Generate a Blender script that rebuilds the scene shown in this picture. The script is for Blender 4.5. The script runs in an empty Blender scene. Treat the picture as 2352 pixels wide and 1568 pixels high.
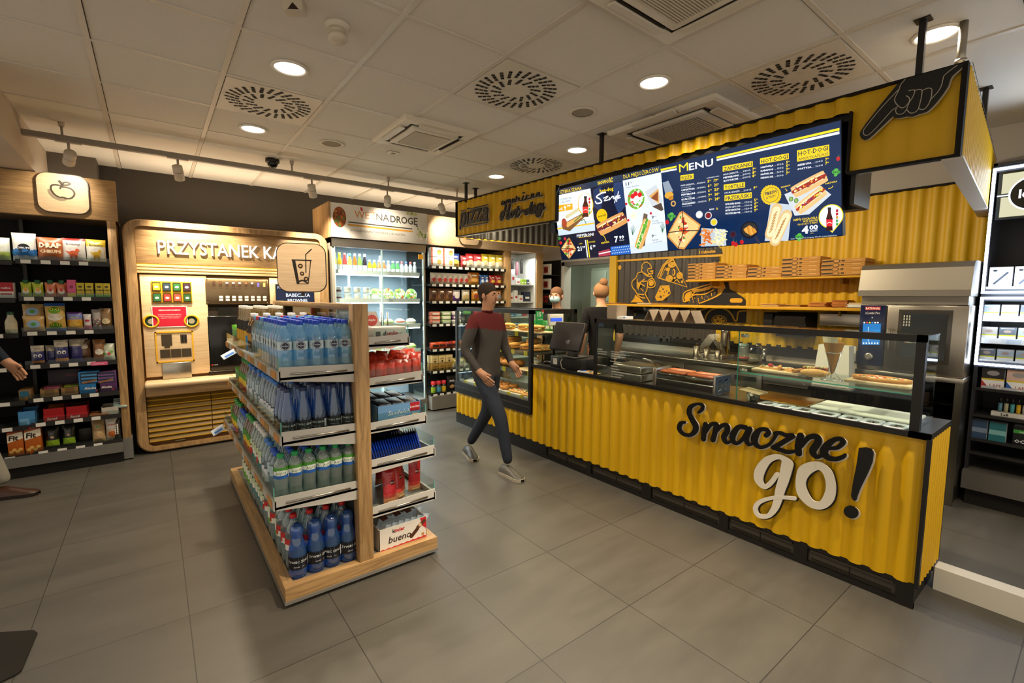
import bpy, bmesh, math, random
from mathutils import Vector, Matrix
from mathutils.geometry import tessellate_polygon
random.seed(11)
C = bpy.context.scene.collection
PI = math.pi
# camera pose (solved from the ceiling and floor tile grids)
FPX = 1066.7
R0 = Vector((0.79191635, -0.61061255, 0.00456129))
R1 = Vector((-0.0537771, -0.07718156, -0.99556568))
R2 = Vector((0.60825695, 0.78815945, -0.09395831))
EYE = Vector((0, 0, 1.5))
def ray(u, v): return R0*((u-1176)/FPX) + R1*((v-784)/FPX) + R2
def at(u, v, x=None, y=None, z=None):
 """world point that the photo shows at (u, v) on the plane x=, y= or z="""
 d = ray(u, v)
 t = x/d.x if x is not None else y/d.y if y is not None else (z-1.5)/d.z
 return EYE + d*t
# colours and materials
def hexc(h):
 if not isinstance(h, str): return h
 h = h.lstrip('#'); c = [int(h[i:i+2], 16)/255 for i in (0, 2, 4)]
 return tuple(x/12.92 if x <= .04045 else ((x+.055)/1.055)**2.4 for x in c)
MATS = {}
def node_mat(name):
 m = bpy.data.materials.new(name); m.use_nodes = True
 nt = m.node_tree; nt.nodes.clear()
 out = nt.nodes.new('ShaderNodeOutputMaterial'); MATS[name] = m
 return m, nt, out
def N(nt, kind, **kw):
 n = nt.nodes.new('ShaderNode'+kind)
 for k, v in kw.items():
  if k[0] == '_': setattr(n, k[1:], v)
  else: n.inputs[k.replace('__', ' ')].default_value = v
 return n
def attr_col(nt): return N(nt, 'Attribute', _attribute_name='Col').outputs['Color']
def plain(name, rough=.5, metal=0, spec=.5, bump=0, bscale=200, coat=0, stretch=None):
 m, nt, out = node_mat(name)
 b = N(nt, 'BsdfPrincipled', Roughness=rough, Metallic=metal)
 b.inputs['Specular IOR Level'].default_value = spec
 if coat: b.inputs['Coat Weight'].default_value = coat
 nt.links.new(attr_col(nt), b.inputs['Base Color'])
 if bump:
  tc = N(nt, 'TexCoord'); mp = N(nt, 'Mapping'); mp.inputs['Scale'].default_value = stretch or (1, 1, 1)
  nz = N(nt, 'TexNoise', Scale=bscale, Detail=3); bp = N(nt, 'Bump', Strength=bump, Distance=.01)
  nt.links.new(tc.outputs['Object'], mp.inputs[0]); nt.links.new(mp.outputs[0], nz.inputs['Vector'])
  nt.links.new(nz.outputs['Fac'], bp.inputs['Height']); nt.links.new(bp.outputs[0], b.inputs['Normal'])
 nt.links.new(b.outputs[0], out.inputs[0]); return m
plain('matte', .75, 0, .25); plain('satin', .42, 0, .38); plain('gloss', .16); plain('foil', .3, 0, .8, .25, 40)
plain('metal', .28, 1, .5, .05, 60, 0, (1, 1, 14)); plain('chrome', .08, 1); plain('rough_metal', .45, 1)
plain('cloth', .9, 0, .2, .4, 160); plain('bread', .55, 0, .3, .5, 60); plain('food', .35, 0, .5, .5, 120)
plain('card', .8, 0, .25)
def emit(name, k, gloss=0):
 m, nt, out = node_mat(name)
 e = N(nt, 'Emission', Strength=k); nt.links.new(attr_col(nt), e.inputs[0])
 if gloss:
  g = N(nt, 'BsdfGlossy', Roughness=.12); g.inputs[0].default_value = (.03, .03, .03, 1)
  a = N(nt, 'AddShader'); nt.links.new(e.outputs[0], a.inputs[0]); nt.links.new(g.outputs[0], a.inputs[1])
  nt.links.new(a.outputs[0], out.inputs[0])
 else: nt.links.new(e.outputs[0], out.inputs[0])
emit('screen', .95, 1); emit('lit', 1.1); emit('led', 9); emit('lamp', 5.5); emit('softlit', .8)
def glassy(name, base=.03, edge=.75, diff=0, rough=.03, usecol=True, power=4):
 m, nt, out = node_mat(name)
 lw = N(nt, 'LayerWeight', Blend=.5); pw = N(nt, 'Math', _operation='POWER'); pw.inputs[1].default_value = power
 ma = N(nt, 'Math', _operation='MULTIPLY_ADD'); ma.inputs[1].default_value = edge; ma.inputs[2].default_value = base
 nt.links.new(lw.outputs['Facing'], pw.inputs[0]); nt.links.new(pw.outputs[0], ma.inputs[0])
 t = N(nt, 'BsdfTransparent'); g = N(nt, 'BsdfGlossy', Roughness=rough); g.inputs[0].default_value = (.9, .95, 1, 1)
 if usecol: nt.links.new(attr_col(nt), t.inputs[0])
 src = t.outputs[0]
 if diff:
  d = N(nt, 'BsdfDiffuse'); tl = N(nt, 'BsdfTranslucent'); md = N(nt, 'MixShader', Fac=.5); mx = N(nt, 'MixShader', Fac=diff)
  for n in (d, tl): nt.links.new(attr_col(nt), n.inputs[0])
  nt.links.new(d.outputs[0], md.inputs[1]); nt.links.new(tl.outputs[0], md.inputs[2])
  nt.links.new(t.outputs[0], mx.inputs[1]); nt.links.new(md.outputs[0], mx.inputs[2]); src = mx.outputs[0]
 mix = N(nt, 'MixShader'); nt.links.new(ma.outputs[0], mix.inputs[0]); nt.links.new(src, mix.inputs[1]); nt.links.new(g.outputs[0], mix.inputs[2])
 nt.links.new(mix.outputs[0], out.inputs[0]); return m
glassy('glass', .02, .36, 0, .02); glassy('bottle', .09, .7, .24, .05, True, 3); glassy('film', .12, .5, .1, .12)
def wood(name, axis, a, b, rough=.45, sc=1.0):
 m, nt, out = node_mat(name)
 tc = N(nt, 'TexCoord'); mp = N(nt, 'Mapping')
 s = [9*sc]*3; s[axis] = .7*sc; mp.inputs['Scale'].default_value = s
 n1 = N(nt, 'TexNoise', Scale=3.2, Detail=6, Roughness=.62, Distortion=1.6)
 n2 = N(nt, 'TexNoise', Scale=22, Detail=3); mp2 = N(nt, 'Mapping'); s2 = [12*sc]*3; s2[axis] = .35*sc; mp2.inputs['Scale'].default_value = s2
 mx = N(nt, 'Math', _operation='MULTIPLY_ADD'); mx.inputs[1].default_value = .35
 cr = N(nt, 'ValToRGB'); e = cr.color_ramp.elements
 e[0].position = .42; e[0].color = (*hexc(a), 1); e[1].position = .86; e[1].color = (*hexc(b), 1)
 bs = N(nt, 'BsdfPrincipled', Roughness=rough); bp = N(nt, 'Bump', Strength=.12, Distance=.004)
 L = nt.links.new
 L(tc.outputs['Object'], mp.inputs[0]); L(tc.outputs['Object'], mp2.inputs[0]); L(mp.outputs[0], n1.inputs['Vector']); L(mp2.outputs[0], n2.inputs['Vector'])
 L(n2.outputs['Fac'], mx.inputs[0]); L(n1.outputs['Fac'], mx.inputs[2]); L(mx.outputs[0], cr.inputs[0]); L(cr.outputs[0], bs.inputs['Base Color'])
 L(mx.outputs[0], bp.inputs['Height']); L(bp.outputs[0], bs.inputs['Normal']); L(bs.outputs[0], out.inputs[0]); return m
wood('oak_z', 2, '#80603c', '#be9865'); wood('oak_x', 0, '#80603c', '#be9865'); wood('oak_y', 1, '#80603c', '#be9865')
wood('ply_x', 0, '#c7a576', '#e2c8a0', .5); wood('pale_x', 0, '#c0a078', '#dcc19c', .5)
# text and strokes as flat polygons
_TX = {}
def text_mesh(s, bold=0., depth=0., res=2, shear=0., space=1.):
 if any(c in 'MŹŻęźż' for c in s): bold = 0.
 k = (s, bold, depth, res, shear, space)
 if k not in _TX:
  c = bpy.data.curves.new('t', 'FONT'); c.body = s; c.size = 1; c.offset = bold; c.extrude = depth; c.resolution_u = res; c.shear = shear; c.space_character = space
  o = bpy.data.objects.new('t', c); C.objects.link(o)
  dg = bpy.context.evaluated_depsgraph_get(); me = o.evaluated_get(dg).to_mesh()
  vs = [v.co.copy() for v in me.vertices]; fs = [tuple(p.vertices) for p in me.polygons]
  o.evaluated_get(dg).to_mesh_clear(); bpy.data.objects.remove(o); bpy.data.curves.remove(c)
  xs = [v.x for v in vs] or [0]; _TX[k] = (vs, fs, min(xs), max(xs))
 return _TX[k]
def spline(pts, n=6, closed=False):
 """Catmull-Rom through 2-D or 3-D tuples (extra values such as widths are interpolated too)"""
 P = [tuple(p) for p in pts]; L = len(P); out = []
 if L < 3 and not closed: return P
 for i in range(L if closed else L-1):
  p0, p1, p2, p3 = (P[(i-1) % L], P[i], P[(i+1) % L], P[(i+2) % L]) if closed else (P[max(i-1, 0)], P[i], P[i+1], P[min(i+2, L-1)])
  for k in range(n):
   t = k/n
   out.append(tuple(.5*((2*b)+(-a+c)*t+(2*a-5*b+4*c-d)*t*t+(-a+3*b-3*c+d)*t**3) for a, b, c, d in zip(p0, p1, p2, p3)))
 if not closed: out.append(P[-1])
 return out
class B:
 """collects shapes, then links them as ONE mesh object"""
 def __init__(s): s.v = []; s.f = []; s.c = []; s.m = []; s.s = []
 def add(s, vs, fs, col, mat='matte', smooth=False, cols=None):
  n = len(s.v); s.v += [Vector(v) for v in vs]; col = hexc(col) if col is not None else (1, 1, 1)
  for i, f in enumerate(fs):
   s.f.append([n+k for k in f]); s.c.append(hexc(cols[i]) if cols else col); s.m.append(mat); s.s.append(smooth)
  return s
 def box(s, a, b, col='#888888', mat='matte', rot=None, piv=None):
  (x0, y0, z0), (x1, y1, z1) = a, b
  vs = [Vector(p) for p in ((x0,y0,z0),(x1,y0,z0),(x1,y1,z0),(x0,y1,z0),(x0,y0,z1),(x1,y0,z1),(x1,y1,z1),(x0,y1,z1))]
  if rot:
   piv = Vector(piv) if piv else (vs[0]+vs[6])/2
   vs = [rot @ (v-piv)+piv for v in vs]
  return s.add(vs, [(0,3,2,1),(4,5,6,7),(0,1,5,4),(1,2,6,5),(2,3,7,6),(3,0,4,7)], col, mat)
 def cbox(s, c, d, col='#888888', mat='matte', rot=None):
  return s.box([c[i]-d[i]/2 for i in range(3)], [c[i]+d[i]/2 for i in range(3)], col, mat, rot)
 def rbox(s, a, b, r, col='#888888', mat='matte', seg=2, rot=None, piv=None):
  bm = bmesh.new(); bmesh.ops.create_cube(bm, size=1)
  for v in bm.verts: v.co = Vector([a[i]+(v.co[i]+.5)*(b[i]-a[i]) for i in range(3)])
  bmesh.ops.bevel(bm, geom=bm.edges[:], offset=r, segments=seg, affect='EDGES', profile=.5)
  bm.verts.index_update(); vs = [v.co.copy() for v in bm.verts]
  if rot:
   pv = Vector(piv) if piv else (Vector(a)+Vector(b))/2; vs = [rot @ (v-pv)+pv for v in vs]
  s.add(vs, [[v.index for v in f.verts] for f in bm.faces], col, mat, True); bm.free(); return s
 def quad(s, p, col, mat='matte'): return s.add(p, [tuple(range(len(p)))], col, mat)
 def lathe(s, prof, col, mat='matte', seg=16, org=(0,0,0), cols=None, cap=True, rot=None, smooth=True):
  o = Vector(org); vs = []; fs = []; cc = []
  for r, z in prof:
   for k in range(seg):
    a = 2*PI*k/seg; p = Vector((r*math.cos(a), r*math.sin(a), z)); vs.append((rot @ p if rot else p)+o)
  for i in range(len(prof)-1):
   for k in range(seg):
    k2 = (k+1) % seg; fs.append((i*seg+k, i*seg+k2, (i+1)*seg+k2, (i+1)*seg+k)); cc.append(cols[i] if cols else col)
  s.add(vs, fs, col, mat, smooth, cc)
  if cap:
   n = len(s.v)-len(vs)
   for i, fl in ((0, True), (len(prof)-1, False)):
    if prof[i][0] > 1e-5:
     idx = [n+i*seg+k for k in range(seg)]; s.f.append(idx[::-1] if fl else idx); s.c.append(hexc((cols[0] if fl else cols[-1]) if cols else col)); s.m.append(mat); s.s.append(False)
  return s
 def tube(s, pts, r, col, mat='matte', seg=8, cap=True):
  P = [Vector(p) for p in pts]; rs = r if isinstance(r, (list, tuple)) else [r]*len(P); vs = []; fs = []; up = None
  for i, p in enumerate(P):
   d = (P[min(i+1, len(P)-1)]-P[max(i-1, 0)]).normalized()
   a = up if up is not None and abs(d.dot(up)) < .98 else (Vector((0,0,1)) if abs(d.z) < .9 else Vector((1,0,0)))
   x = d.cross(a).normalized(); y = x.cross(d).normalized(); up = y
   for k in range(seg):
    t = 2*PI*k/seg; vs.append(p+(x*math.cos(t)+y*math.sin(t))*rs[i])
  for i in range(len(P)-1):
   for k in range(seg): fs.append((i*seg+k, i*seg+(k+1) % seg, (i+1)*seg+(k+1) % seg, (i+1)*seg+k))
  n = len(s.v); s.add(vs, fs, col, mat, True)
  if cap: s.add([], [], col); [(s.f.append([n+j for j in ix]), s.c.append(hexc(col)), s.m.append(mat), s.s.append(False)) for ix in (list(range(seg))[::-1], [(len(P)-1)*seg+k for k in range(seg)])]
  return s
 def ball(s, c, r, col, mat='matte', seg=12, rings=7, sc=(1,1,1), rot=None):
  c = Vector(c); vs = []; fs = []
  for i in range(rings+1):
   ph = PI*i/rings
   for k in range(seg):
    t = 2*PI*k/seg; p = Vector((r*sc[0]*math.sin(ph)*math.cos(t), r*sc[1]*math.sin(ph)*math.sin(t), r*sc[2]*math.cos(ph)))
    vs.append((rot @ p if rot else p)+c)
  for i in range(rings):
   for k in range(seg): fs.append((i*seg+k, (i+1)*seg+k, (i+1)*seg+(k+1) % seg, i*seg+(k+1) % seg))
  return s.add(vs, fs, col, mat, True)
 def poly(s, pts, fr, col, mat='matte', depth=0., lift=0., side=None):
  """2-D polygon (may be concave) in frame fr=(origin,u,v); depth>0 gives it thickness behind the lifted face"""
  o, u, v = fr; n = u.cross(v).normalized()
  P = [Vector((p[0], p[1], 0)) for p in pts]
  ar = sum(P[i].x*P[(i+1) % len(P)].y-P[(i+1) % len(P)].x*P[i].y for i in range(len(P)))
  if ar < 0: P = P[::-1]
  tr = tessellate_polygon([P]); vs = [o+u*p.x+v*p.y+n*lift for p in P]; L = len(P); fs = []
  for t in tr:
   a, b, c = t
   cr = (P[b]-P[a]).cross(P[c]-P[a]).z
   fs.append((a, b, c) if cr > 0 else (a, c, b))
  s.add(vs, fs, col, mat)
  if depth: s.add(vs+[q-n*depth for q in vs], [(i, i+L, (i+1) % L+L, (i+1) % L) for i in range(L)], side or col, mat)
  return s
 def strip(s, pts, w, fr, col, mat='matte', depth=0., lift=0., n=6, closed=False, side=None, sm=True):
  """brush stroke: centre line pts (x,y[,width])"""
  P = [(p[0], p[1], p[2] if len(p) > 2 else w) for p in pts]
  Q = spline(P, n, closed) if sm else P
  if closed: Q = Q+[Q[0]]
  o, u, v = fr; nn = u.cross(v).normalized(); Lf = []; Rt = []
  for i, q in enumerate(Q):
   a = Q[max(i-1, 0)]; b = Q[min(i+1, len(Q)-1)]
   if closed and i in (0, len(Q)-1): a = Q[-2]; b = Q[1]
   dx, dy = b[0]-a[0], b[1]-a[1]; l = math.hypot(dx, dy) or 1; h = q[2]/2
   Lf.append((q[0]-dy/l*h, q[1]+dx/l*h)); Rt.append((q[0]+dy/l*h, q[1]-dx/l*h))
  m = len(Q); sl = .0008/m if depth else .00004/m; pt = lambda p, d=0., i=0: o+u*p[0]+v*p[1]+nn*(lift-d+sl*i)
  vs = [pt(p, 0, i) for i, p in enumerate(Lf)]+[pt(p, 0, i) for i, p in enumerate(Rt)]; s.add(vs, [(i, i+m, i+1+m, i+1) for i in range(m-1)], col, mat)
  if depth:
   vb = vs+[pt(p, depth) for p in Lf]+[pt(p, depth) for p in Rt]
   fs = [(i, i+1, i+1+2*m, i+2*m) for i in range(m-1)]+[(i+m, i+3*m, i+1+3*m, i+1+m) for i in range(m-1)]
   if not closed: fs += [(0, 2*m, 3*m, m), (m-1, 2*m-1, 4*m-1, 3*m-1)]
   s.add(vb, fs, side or col, mat)
  if not closed:
   for q in (Q[0], Q[-1]): s.disc((q[0], q[1]), q[2]/2, fr, col, mat, lift-.00006, depth=depth, side=side, seg=14)
  return s
 def disc(s, c, r, fr, col, mat='matte', lift=0., seg=20, ry=None, depth=0., side=None, rot=0):
  ry = ry or r
  P = [(r*math.cos(2*PI*k/seg), ry*math.sin(2*PI*k/seg)) for k in range(seg)]
  cs, sn = math.cos(rot), math.sin(rot)
  return s.poly([(c[0]+a*cs-b*sn, c[1]+a*sn+b*cs) for a, b in P], fr, col, mat, depth, lift, side)
 def rect(s, x0, y0, x1, y1, fr, col, mat='matte', lift=0., depth=0.): return s.poly([(x0,y0),(x1,y0),(x1,y1),(x0,y1)], fr, col, mat, depth, lift)
 def text(s, t, pos, size, fr, col, mat='matte', lift=.001, al='l', bold=.0, depth=0., res=2, shear=0., sx=1., rot=0, space=1., fn=None):
  vs, fs, x0, x1 = text_mesh(t, bold, depth/2/size if depth else 0., res, shear, space)
  o, u, v = fr; n = u.cross(v).normalized(); off = {'l': -x0, 'c': -(x0+x1)/2, 'r': -x1}[al]; cs, sn = math.cos(rot), math.sin(rot); out = []
  for p in vs:
   a, b = (p.x+off)*size*sx, p.y*size
   a, b = pos[0]+a*cs-b*sn, pos[1]+a*sn+b*cs
   out.append(fn(a, b, lift+p.z*size) if fn else o+u*a+v*b+n*(lift+p.z*size))
  return s.add(out, fs, col, mat)
 def build(s, name, parent=None, world=False, loc=None, merge=False):
  me = bpy.data.meshes.new(name); off = origin(parent) if (parent is not None and world) else Vector()
  L0 = Vector(loc) if loc else Vector()
  me.from_pydata([v-off-L0 for v in s.v], [], s.f)
  slots = []
  for m in s.m:
   if m not in slots: slots.append(m)
  for m in slots: me.materials.append(MATS[m])
  me.polygons.foreach_set('material_index', [slots.index(m) for m in s.m]); me.polygons.foreach_set('use_smooth', s.s)
  ca = me.color_attributes.new('Col', 'FLOAT_COLOR', 'CORNER'); buf = []
  for p, c in zip(me.polygons, s.c): buf += [c[0], c[1], c[2], 1.0]*p.loop_total
  ca.data.foreach_set('color', buf); me.update()
  o = bpy.data.objects.new(name, me); C.objects.link(o); o.parent = parent; o.location = L0
  ORG[o.name] = off+L0 if world else (origin(parent)+L0 if parent is not None else L0)
  return o
ORG = {}
def origin(o): return ORG.get(o.name, Vector()) if o is not None else Vector()
def tag(o, label, cat, group=None):
 o['label'] = label; o['category'] = cat
 if group: o['group'] = group
 return o
def thing(name, label, cat, loc=(0,0,0), rz=0, group=None):
 o = bpy.data.objects.new(name, None); C.objects.link(o); o.location = loc; o.rotation_euler.z = rz; o.empty_display_size = .05
 ORG[o.name] = Vector(loc); return tag(o, label, cat, group)
def struct(o): o['kind'] = 'structure'; return o
KIDS = {}
def kids(o):
 if o.name not in KIDS: KIDS[o.name] = [c for c in C.objects if c.parent == o]
 return KIDS[o.name]
def dup(root, loc, rz=0, label=None, group=None, tilt=None):
 r = root.copy(); C.objects.link(r); r.location = loc; r.rotation_euler = (tilt[0], tilt[1], rz) if tilt else (0, 0, rz)
 if label: r['label'] = label
 if group: r['group'] = group
 for ch in kids(root):
  c = ch.copy(); C.objects.link(c); c.parent = r
  for g in kids(ch):
   d = g.copy(); C.objects.link(d); d.parent = c
 ORG[r.name] = Vector(loc); return r
def FR(o, u, v): return (Vector(o), Vector(u), Vector(v))
X_, Y_, Z_ = Vector((1,0,0)), Vector((0,1,0)), Vector((0,0,1))
FRONT = lambda x, y, z: FR((x, y, z), (1,0,0), (0,0,1))      # plane facing -y (towards the camera side), u to the right
WEST = lambda x, y, z: FR((x, y, z), (0,-1,0), (0,0,1))      # plane facing -x, u to the photo's right
ORD = ['first', 'second', 'third', 'fourth', 'fifth', 'sixth', 'seventh', 'eighth', 'ninth', 'tenth', 'eleventh', 'twelfth', 'thirteenth', 'fourteenth', 'fifteenth', 'sixteenth', 'seventeenth', 'eighteenth', 'nineteenth', 'twentieth', 'twenty-first', 'twenty-second', 'twenty-third', 'twenty-fourth', 'twenty-fifth', 'twenty-sixth']
def rotz(a): return Matrix.Rotation(a, 3, 'Z')
def roty(a): return Matrix.Rotation(a, 3, 'Y')
def rotx(a): return Matrix.Rotation(a, 3, 'X')
# SETTING
HC = 2.818
def room():
 m, nt, out = node_mat('floor_tile')
 L = nt.links.new; tc = N(nt, 'TexCoord'); b = N(nt, 'BsdfPrincipled')
 br = N(nt, 'TexBrick', _offset=0.0, Scale=1.0); br.inputs['Mortar Size'].default_value = .0022; br.inputs['Mortar Smooth'].default_value = .1
 br.inputs['Brick Width'].default_value = .5715; br.inputs['Row Height'].default_value = .6045; br.inputs['Bias'].default_value = 0
 br.inputs['Color1'].default_value = (*hexc('#4d4942'), 1); br.inputs['Color2'].default_value = (*hexc('#534f47'), 1); br.inputs['Mortar'].default_value = (*hexc('#2e2a26'), 1)
 mp = N(nt, 'Mapping'); mp.inputs['Location'].default_value = (-.058, -.135, 0)
 L(tc.outputs['Object'], mp.inputs[0]); L(mp.outputs[0], br.inputs['Vector'])
 nz = N(nt, 'TexNoise', Scale=2.2, Detail=7, Roughness=.65); mp2 = N(nt, 'Mapping'); mp2.inputs['Scale'].default_value = (.7, 2.6, 1)
 L(tc.outputs['Object'], mp2.inputs[0]); L(mp2.outputs[0], nz.inputs['Vector'])
 cr = N(nt, 'ValToRGB'); cr.color_ramp.elements[0].position = .3; cr.color_ramp.elements[0].color = (.78, .78, .78, 1); cr.color_ramp.elements[1].position = .7; cr.color_ramp.elements[1].color = (1.1, 1.1, 1.1, 1)
 mx = N(nt, 'Mix', _data_type='RGBA', _blend_type='MULTIPLY'); mx.inputs[0].default_value = 1
 L(nz.outputs['Fac'], cr.inputs[0]); L(br.outputs['Color'], mx.inputs[6]); L(cr.outputs[0], mx.inputs[7]); L(mx.outputs[2], b.inputs['Base Color'])
 rr = N(nt, 'MapRange'); rr.inputs['To Min'].default_value = .34; rr.inputs['To Max'].default_value = .55
 L(nz.outputs['Fac'], rr.inputs[0]); L(rr.outputs[0], b.inputs['Roughness'])
 bp = N(nt, 'Bump', Strength=.35, Distance=.002); bp.invert = True
 L(br.outputs['Fac'], bp.inputs['Height']); L(bp.outputs[0], b.inputs['Normal']); L(b.outputs[0], out.inputs[0])
 m, nt, out = node_mat('ceiling_tile')
 L = nt.links.new; tc = N(nt, 'TexCoord'); b = N(nt, 'BsdfPrincipled', Roughness=.9)
 nz = N(nt, 'TexNoise', Scale=260, Detail=2); cr = N(nt, 'ValToRGB'); cr.color_ramp.elements[0].color = (*hexc('#d2ccc2'), 1); cr.color_ramp.elements[1].color = (*hexc('#e6e1d8'), 1)
 bp = N(nt, 'Bump', Strength=.25, Distance=.004)
 L(tc.outputs['Object'], nz.inputs['Vector']); L(nz.outputs['Fac'], cr.inputs[0]); L(cr.outputs[0], b.inputs['Base Color']); L(nz.outputs['Fac'], bp.inputs['Height']); L(bp.outputs[0], b.inputs['Normal']); L(b.outputs[0], out.inputs[0])
 struct(B().box((-3.2, -2.6, -.06), (7.6, 6.5, 0), None, 'floor_tile').build('floor'))
 struct(B().box((-3.2, -2.6, HC), (5.3, 6.5, HC+.05), None, 'ceiling_tile').build('ceiling'))
 # T-bar grid: broad rails run away from the camera, thin ones across
 g = B()
 for i in range(-5, 8):
  x = (i-1.327)*.6
  g.box((x-.014, -2.6, HC-.006), (x+.014, 6.4, HC+.002), '#cfc6b8', 'satin'); g.box((x+.014, -2.6, HC-.001), (x+.018, 6.4, HC+.002), '#3a342c', 'matte')
 for j in range(-11, 4):
  y = (j+4.568)*.6
  g.box((-3.2, y-.012, HC-.005), (5.2, y+.010, HC+.002), '#d2cabd', 'satin'); g.box((-3.2, y+.010, HC-.001), (5.2, y+.0145, HC+.002), '#332d26', 'matte')
 struct(g.build('trim_1'))
 struct(B().box((-3.2, 6.4, 0), (5.2, 6.5, HC), '#3f3a34', 'matte').build('wall_back'))
 # right wall, with the opening to the back room
 w = B()
 for a, b_ in (((5.2, -2.6, 0), (5.3, 4.47, HC)), ((5.2, 5.38, 0), (5.3, 6.5, HC)), ((5.2, 4.47, 2.03), (5.3, 5.38, HC))): w.box(a, b_, '#b3aaa0', 'matte')
 struct(w.build('wall_right'))
 d = B()
 d.box((5.17, 5.36, 0), (5.32, 5.42, 2.06), '#c9c6bd', 'satin'); d.box((5.17, 4.43, 2.0), (5.32, 5.42, 2.06), '#6b675f', 'satin')
 struct(d.build('trim_2'))
 # back room beyond the opening
 r = B(); r.box((7.4, 3.2, 0), (7.5, 7.2, HC), '#b9bfb0', 'matte'); r.box((5.3, 7.1, 0), (7.5, 7.2, HC), '#b9bfb0', 'matte'); r.box((5.3, 3.2, 0), (7.4, 3.3, HC), '#b9bfb0', 'matte'); r.box((5.3, 3.2, HC), (7.5, 7.2, HC+.05), '#d8d8d0', 'matte')
 struct(r.build('wall_far'))
 struct(B().box((5.3, 3.2, -.05), (7.5, 7.2, .001), '#77736c', 'satin').build('floor_far'))
 # bulkhead over the left-hand shelving
 b = B().box((-3.2, 3.9, 2.505), (-.7, 6.4, HC+.01), '#b9ac9c', 'matte')
 struct(b.build('beam_left'))
 struct(B().box((-.7, 6.1, 2.3), (-.36, 6.4, HC), '#5f5850', 'matte').build('pillar_back'))
room()
# ceiling fixtures
WARM = (1, .85, .64)
def lamp(name, kind, loc, energy, col=WARM, parent=None, rot=None, **kw):
 l = bpy.data.lights.new(name, kind); l.energy = energy; l.color = col
 for k, v in kw.items(): setattr(l, k, v)
 o = bpy.data.objects.new(name, l); C.objects.link(o); o.location = loc
 if rot is not None: o.rotation_euler = rot
 if parent is not None: o.parent = parent
 return o
def aim(o, tgt): o.rotation_euler = (Vector(tgt)-Vector(o.location)).to_track_quat('-Z', 'Y').to_euler()
def downlight():
 t = thing('ceiling_downlight', '', 'ceiling light')
 b = B(); b.lathe([(.083, -.001), (.098, -.001), (.1, -.006), (.097, -.012), (.084, -.012), (.079, -.004)], '#e3ddd0', 'satin', 32, cap=False); b.build('trim_ring', t)
 b = B(); rg = random.Random(4); seg = 24
 for k in range(seg):
  for r0, r1, z0, z1 in ((0, .03, -.001, -.001), (.03, .058, -.001, -.003), (.058, .08, -.003, -.006)):
   a0, a1 = 2*PI*k/seg, 2*PI*(k+1)/seg; q = rg.choice([.35, .6, .9, 1.0, .75])
   cc = (q, q*rg.uniform(.86, .97), q*rg.uniform(.66, .9))
   b.quad([(r0*math.cos(a1), r0*math.sin(a1), z0), (r0*math.cos(a0), r0*math.sin(a0), z0), (r1*math.cos(a0), r1*math.sin(a0), z1), (r1*math.cos(a1), r1*math.sin(a1), z1)], cc, 'lamp')
 b.build('reflector', t); return t
dl = downlight()
DL = [((.70, 3.02), 'round ceiling downlight above the bottle gondola, between the two nearest ceiling sensors', 26), ((.70, 4.26), 'round ceiling downlight nearest the black dome camera', 30), ((2.5, 1.83), 'round ceiling downlight in the open floor tile bay in front of the menu screens', 34),
  ((3.07, 3.04), 'round ceiling downlight just left of the black hanger rod above the menu fascia', 26), ((3.04, 4.23), 'small far round ceiling downlight above the pizza lettering', 26), ((3.16, .65), 'big round ceiling downlight beside the hanger rods at the canopy corner', 7),
  ((.7, -.6), 'round ceiling downlight behind the viewpoint', 22), ((2.5, -.6), 'round ceiling downlight over the open floor near the viewpoint', 26), ((-1.1, 1.2), 'round ceiling downlight over the left aisle', 2), ((1.3, 1.23), 'round ceiling downlight over the open floor just outside the top of the picture', 75)]
for i, ((x, y), lab, e) in enumerate(DL):
 if i == 0: o = dl; o.location = (x, y, HC); o['label'] = lab; o['group'] = 'ceiling downlights'
 else: o = dup(dl, (x, y, HC), i*.7, lab, 'ceiling downlights')
 s = lamp('downlight_beam', 'SPOT', (x, y, HC-.03), e*3.5, WARM, None, (0, 0, 0), spot_size=math.radians(74 if i == 9 else 128), spot_blend=.75, shadow_soft_size=.05)
def diffuser(name, x, y, lab, rz=0):
 b = B(); b.box((-.281, -.281, -.0075), (.281, .281, .002), '#d5cdbf', 'satin'); n = 28
 for k in range(n):
  a = 2*PI*k/n
  for r0, r1, tw in ((.178, .268, .33), (.095, .168, .5)):
   if r1 < .17 and k % 2: continue
   c, s = math.cos(a), math.sin(a); p0 = Vector((c*r0, s*r0, 0)); d = Vector((math.cos(a+tw*1.2), math.sin(a+tw*1.2), 0)); w = Vector((-d.y, d.x, 0))*.0105
   L_ = (r1-r0); m = 3
   for q in range(m):
    e0, e1 = p0+d*(L_*(q/m+.015)), p0+d*(L_*((q+1)/m-.035))
    zz = Vector((0, 0, -.009))
    b.quad([e0-w+zz, e1-w+zz, e1+w+zz, e0+w+zz][::-1], '#17140f' if (q+k) % 3 else '#40382c', 'matte')
 o = b.build(name, loc=None); o.location = (x, y, HC); o.rotation_euler.z = rz
 tag(o, lab, 'ceiling vent', 'swirl ceiling vents')
for (x, y), lab in (((.704, 3.641), 'square swirl air vent in the ceiling between two downlights over the gondola'), ((1.904, 2.441), 'square swirl air vent in mid ceiling, in front of the round speaker'), ((3.104, 1.241), 'large swirl air vent in the ceiling right of the menu screen fascia'), ((3.104, 3.641), 'far swirl air vent in the ceiling above the lettered fascia')):
 diffuser('swirl_vent', x, y, lab)
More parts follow.
